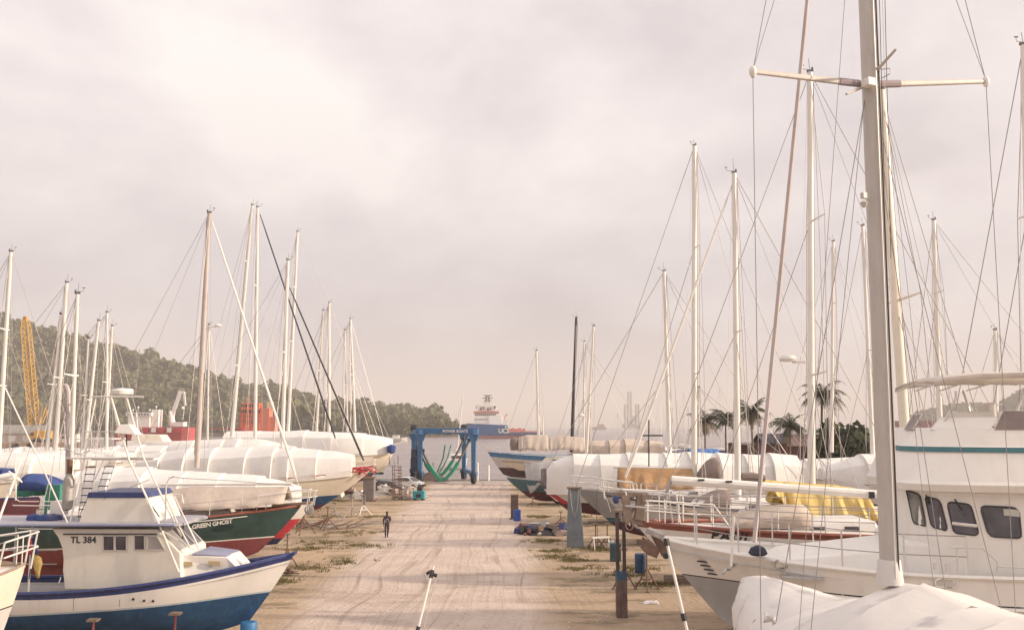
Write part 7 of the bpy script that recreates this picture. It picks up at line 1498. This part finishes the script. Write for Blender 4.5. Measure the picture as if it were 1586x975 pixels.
# ================================================================== PALMS, TREES AND SHEDS ON THE RIGHT
PALM = foliage_mat('palm_frond', [(.055, .058, .04), (.09, .09, .055), (.14, .125, .075)], .6); PTR = mat('palm_trunk', (.19, .15, .12), .9, var=.3, scale=3, stretch=(1, 1, 3), bump=.6); DRY = mat('dry_frond', (.22, .15, .08), .9, var=.2)
def palm(label, px, tp, Y, crown, lean=0.0, basez=0.0, nfr=28):
    base = V_((at(px, 700, Y).x, Y, basez)); top = at(px + lean, tp, Y); t = thing('palm_tree', label, 'palm tree', base[:], 0, 'coconut palms by the bay'); T_ = top - base
    mb = MB(); mb.tube([V_((0, 0, 0)), T_ * .3 + V_((lean * -.01, 0, 0)), T_ * .65 + V_((lean * .01, .1, 0)), T_], [.24, .19, .16, .14], 8); mb.build('trunk', PTR, t, smooth=True)
    rg_ = random.Random(int(px))
    for k in range(nfr):
        az = 2 * math.pi * (k / nfr) + rg_.uniform(-.2, .2); el = rg_.choice([rg_.uniform(.5, 1.2), rg_.uniform(0, .6), rg_.uniform(-.5, .1)]); ln = crown * rg_.uniform(.85, 1.15); pts = []; p = T_.copy(); d = V_((math.cos(az) * math.cos(el), math.sin(az) * math.cos(el), math.sin(el))); st = 9
        for i in range(st + 1):
            pts.append(p.copy()); p = p + d * (ln / st); d = (d + V_((0, 0, -.17 - .02 * i))).normalized()
        mb = MB(); mb.tube(pts, [lerp(.05, .012, i / st) for i in range(st + 1)], 4)
        sd = V_((-math.sin(az), math.cos(az), 0))
        for i in range(1, st + 1):
            for j in range(3):
                f = j / 3; q = pts[i - 1].lerp(pts[i], f); u = (i - 1 + f) / st; w = crown * .26 * (math.sin(min(1, u * 1.15 + .12) * math.pi) ** .6) + .1; fw = (pts[i] - pts[i - 1]).normalized()
                for s in (-1, 1):
                    tip = q + sd * s * w * .8 + fw * w * .45 + V_((0, 0, -w * rg_.uniform(.25, .7))); mb.add([q - fw * .06, q + fw * .07, tip], [(0, 1, 2)])
        o = mb.build('frond', DRY if (el < -.25 and k % 3 == 0) else PALM, t)
    mb = MB()
    for k in range(6): a = k * 1.05; mb.lathe([(.03, -.15), (.14, 0), (.03, .15)], T_ + V_((math.cos(a) * .22, math.sin(a) * .22, -.25)), 6)
    mb.build('coconuts', mat('coconut_brown', (.2, .13, .06), .8), t)['kind'] = 'stuff'
palm('stout palm half behind the tallest sloop mast', 1092, 652, 165, 4.6); palm('dark palm just left of the second tall mast', 1124, 648, 168, 4.2); palm('upright palm with clear trunk between masts, tallest of the left three', 1167, 638, 140, 4.0, -3); palm('low spreading palm over the dark shed roof', 1222, 660, 150, 4.4, 2); palm('tallest palm, rising behind the yellow-tarp yacht mast', 1270, 610, 120, 4.2, 3)
def bushy(label, px, top, Y, w, name='broadleaf_tree', grp='dark trees by the sheds'):
    b = V_((at(px, 700, Y).x, Y, 0)); hgt = at(px, top, Y).z; t = thing(name, label, 'tree', b[:], 0, grp); mb = MB(); mb.tube([(0, 0, 0), (.1, 0, hgt * .35), (0, .1, hgt * .6)], [.32, .24, .1], 8); mb.tube([(.1, 0, hgt * .35), (w * .4, .2, hgt * .65)], [.16, .06], 6); mb.tube([(.1, 0, hgt * .3), (-w * .4, -.2, hgt * .6)], [.16, .06], 6); mb.build('trunk', PTR, t)
    crowns('crown', [(0, 0, hgt * .28, w * .95, hgt * .62), (w * .4, -.5, hgt * .22, w * .7, hgt * .5), (-w * .45, .3, hgt * .2, w * .7, hgt * .5), (0, -.8, hgt * .1, w * .8, hgt * .5)], TREEF, PROTO_D, t); return t
bushy('dense dark tree left of the thick mast, with a lit yellow-green top', 1302, 643, 112, 3.6); bushy('dense dark tree touching the left edge of the thick grey mast', 1338, 655, 110, 3.4); bushy('low dark bush beside the tallest palm', 1283, 668, 118, 2.2); bushy('dark tree glimpsed right of the thick mast', 1412, 664, 110, 2.2)
def shed(label, px0, px1, eave, ridge, Y, wallm, roofm, depth=8):
    a, b = at(px0, 700, Y), at(px1, 700, Y); zE, zR = at(0, eave, Y).z, at(0, ridge, Y).z; t = thing('shed', label, 'shed', ((a.x + b.x) / 2, Y + depth / 2, 0), 0, 'sheds behind the right row'); w = (b.x - a.x) / 2
    mb = MB(); mb.box((0, 0, zE / 2), (2 * w, depth, zE)); wl_ = mb.build('wall', wallm, t); n = max(6, int(w * 2 / .8))
    for s in (-1, 1):
        mb = MB()
        for k in range(n):
            x0, x1 = lerp(-w - .4, w + .4, k / n), lerp(-w - .4, w + .4, (k + .9) / n); mb.prism([(x0, s * (depth / 2 + .5), zE - .1), (x1, s * (depth / 2 + .5), zE - .1), (x1, 0, zR), (x0, 0, zR)], (0, 0, .08 + .04 * (k % 2)))
        mb.build('roof_sheet', roofm, t)['kind'] = 'stuff'
    for k in range(max(2, int(w / 2.5))):
        mb = MB(); mb.box((lerp(-w * .75, w * .75, k / max(1, int(w / 2.5) - 1)), -depth / 2 - .03, zE * .5), (1.2, .08, 1.3)); mb.build('window', GLASS, wl_)
    return t
MRW = mat('maroon_wall', (.13, .06, .06), .8, var=.15); MRR = mat('brown_roof', (.16, .105, .095), .8, var=.15); DKR = mat('dark_slate_roof', (.06, .055, .07), .8)
shed('maroon walled shed with a flat top left of the upright palm', 1145, 1182, 688, 686, 158, MRW, MRR); shed('dark roofed hut behind the low spreading palm', 1184, 1220, 686, 672, 152, MRW, DKR, 6); shed('long brown roofed shed behind the yellow-tarp yacht mast', 1208, 1296, 690, 673, 160, MRW, MRR, 9); shed('brown roofed shed running behind the thick grey mast', 1300, 1375, 697, 679, 138, MRW, MRR); shed('long maroon roofed shed behind the motor yacht flying bridge', 1400, 1560, 668, 652, 132, MRW, mat('maroon_roof', (.15, .075, .075), .8), 10); shed('low maroon shed at the far right edge', 1572, 1660, 668, 650, 130, MRW, MRR)

# ================================================================== GRASS
def grass_mat():
    return foliage_mat('dry_grass', [(.10, .09, .035), (.16, .135, .055), (.24, .19, .09)], .8)
nb_ = 15000; V = np.zeros((nb_, 3, 3), np.float32); tn = np.random.rand(nb_).astype(np.float32); k = 0
pat = [(gnd(px, py), r) for px, py, r in [(500, 800, 2.6), (540, 825, 3.0), (470, 850, 2.2), (575, 800, 2.0), (520, 775, 3.0), (455, 790, 2), (440, 900, 1.4), (480, 880, 1.6), (530, 870, 2.2), (500, 840, 2.4), (560, 845, 2.2), (850, 838, 1.8), (868, 862, 1.6), (855, 853, 1.2), (905, 880, 1.6), (925, 850, 2), (960, 890, 1.6), (880, 815, 2.4), (905, 800, 2.4), (835, 800, 1.6), (990, 880, 1.5), (1020, 905, 1.2), (890, 868, 1.2)]]
while k < nb_:
    c, r = pat[np.random.randint(len(pat))]; sub = np.random.randn(2) * r * .3; cx, cy = c.x + sub[0] * 1.4, c.y + sub[1]
    for _ in range(min(14, nb_ - k)):
        a = np.random.rand() * 6.28; x, y = cx + np.random.randn() * .14, cy + np.random.randn() * .14; hh = .05 + .11 * np.random.rand(); w = .012 + .02 * np.random.rand()
        V[k] = [(x - w * math.cos(a), y - w * math.sin(a), .004), (x + w * math.cos(a), y + w * math.sin(a), .004), (x + np.random.randn() * .06, y + np.random.randn() * .06, hh)]; k += 1
me = bpy.data.meshes.new('grass'); me.vertices.add(nb_ * 3); me.vertices.foreach_set('co', V.ravel()); me.loops.add(nb_ * 3); me.loops.foreach_set('vertex_index', np.arange(nb_ * 3, dtype=np.int32)); me.polygons.add(nb_); me.polygons.foreach_set('loop_start', np.arange(0, nb_ * 3, 3, dtype=np.int32)); me.update(calc_edges=True)
me.attributes.new('tone', 'FLOAT', 'FACE').data.foreach_set('value', tn); me.materials.append(grass_mat()); tag((lambda o: (COL.objects.link(o), o)[1])(bpy.data.objects.new('grass', me)), kind='stuff')

# ---- loose stones on the track and verges
ns_ = 5200; oct_ = np.array([(1, 0, 0), (0, 1, 0), (-1, 0, 0), (0, -1, 0), (0, 0, .7), (0, 0, -.4)], np.float32); of = np.array([(0, 1, 4), (1, 2, 4), (2, 3, 4), (3, 0, 4)], np.int32)
yv = 26 + 66 * np.random.rand(ns_) ** 1.3; xv = np.random.uniform(-19, 9, ns_); rv = .012 + .05 * np.random.rand(ns_) ** 4 + .02 * np.random.rand(ns_); ang = np.random.rand(ns_) * 6.28
cs, sn = np.cos(ang)[:, None], np.sin(ang)[:, None]; vx = oct_[None, :, 0] * (.7 + .6 * np.random.rand(ns_, 6)); vy = oct_[None, :, 1] * (.7 + .6 * np.random.rand(ns_, 6))
V = np.stack([(vx * cs - vy * sn) * rv[:, None] + xv[:, None], (vx * sn + vy * cs) * rv[:, None] + yv[:, None], np.broadcast_to(oct_[None, :, 2], vx.shape) * rv[:, None] + .008], -1).astype(np.float32)
fi = (of[None] + (np.arange(ns_) * 6)[:, None, None]).reshape(-1).astype(np.int32); me = bpy.data.meshes.new('gravel'); me.vertices.add(ns_ * 6); me.vertices.foreach_set('co', V.ravel()); me.loops.add(len(fi)); me.loops.foreach_set('vertex_index', fi); me.polygons.add(len(fi) // 3); me.polygons.foreach_set('loop_start', np.arange(0, len(fi), 3, dtype=np.int32)); me.update(calc_edges=True)
me.materials.append(mat('pale_stones', (.40, .33, .28), .9, var=.45, scale=1.5)); o = bpy.data.objects.new('gravel', me); COL.objects.link(o); tag(o, kind='stuff')
# ================================================================== HAZE
hz = MB(); hz.box((0, 6400, 122), (16000, 13600, 250)); hb = hz.build('haze', [], None)
hm = bpy.data.materials.new('haze_air'); hm.use_nodes = True; t_ = hm.node_tree; t_.nodes.clear()
pv = t_.nodes.new('ShaderNodeVolumePrincipled'); pv.inputs['Color'].default_value = (.93, .87, .85, 1); pv.inputs['Density'].default_value = .00028
ho = t_.nodes.new('ShaderNodeOutputMaterial'); t_.links.new(pv.outputs[0], ho.inputs['Volume'])
hb.data.materials.append(hm); tag(hb, kind='stuff')
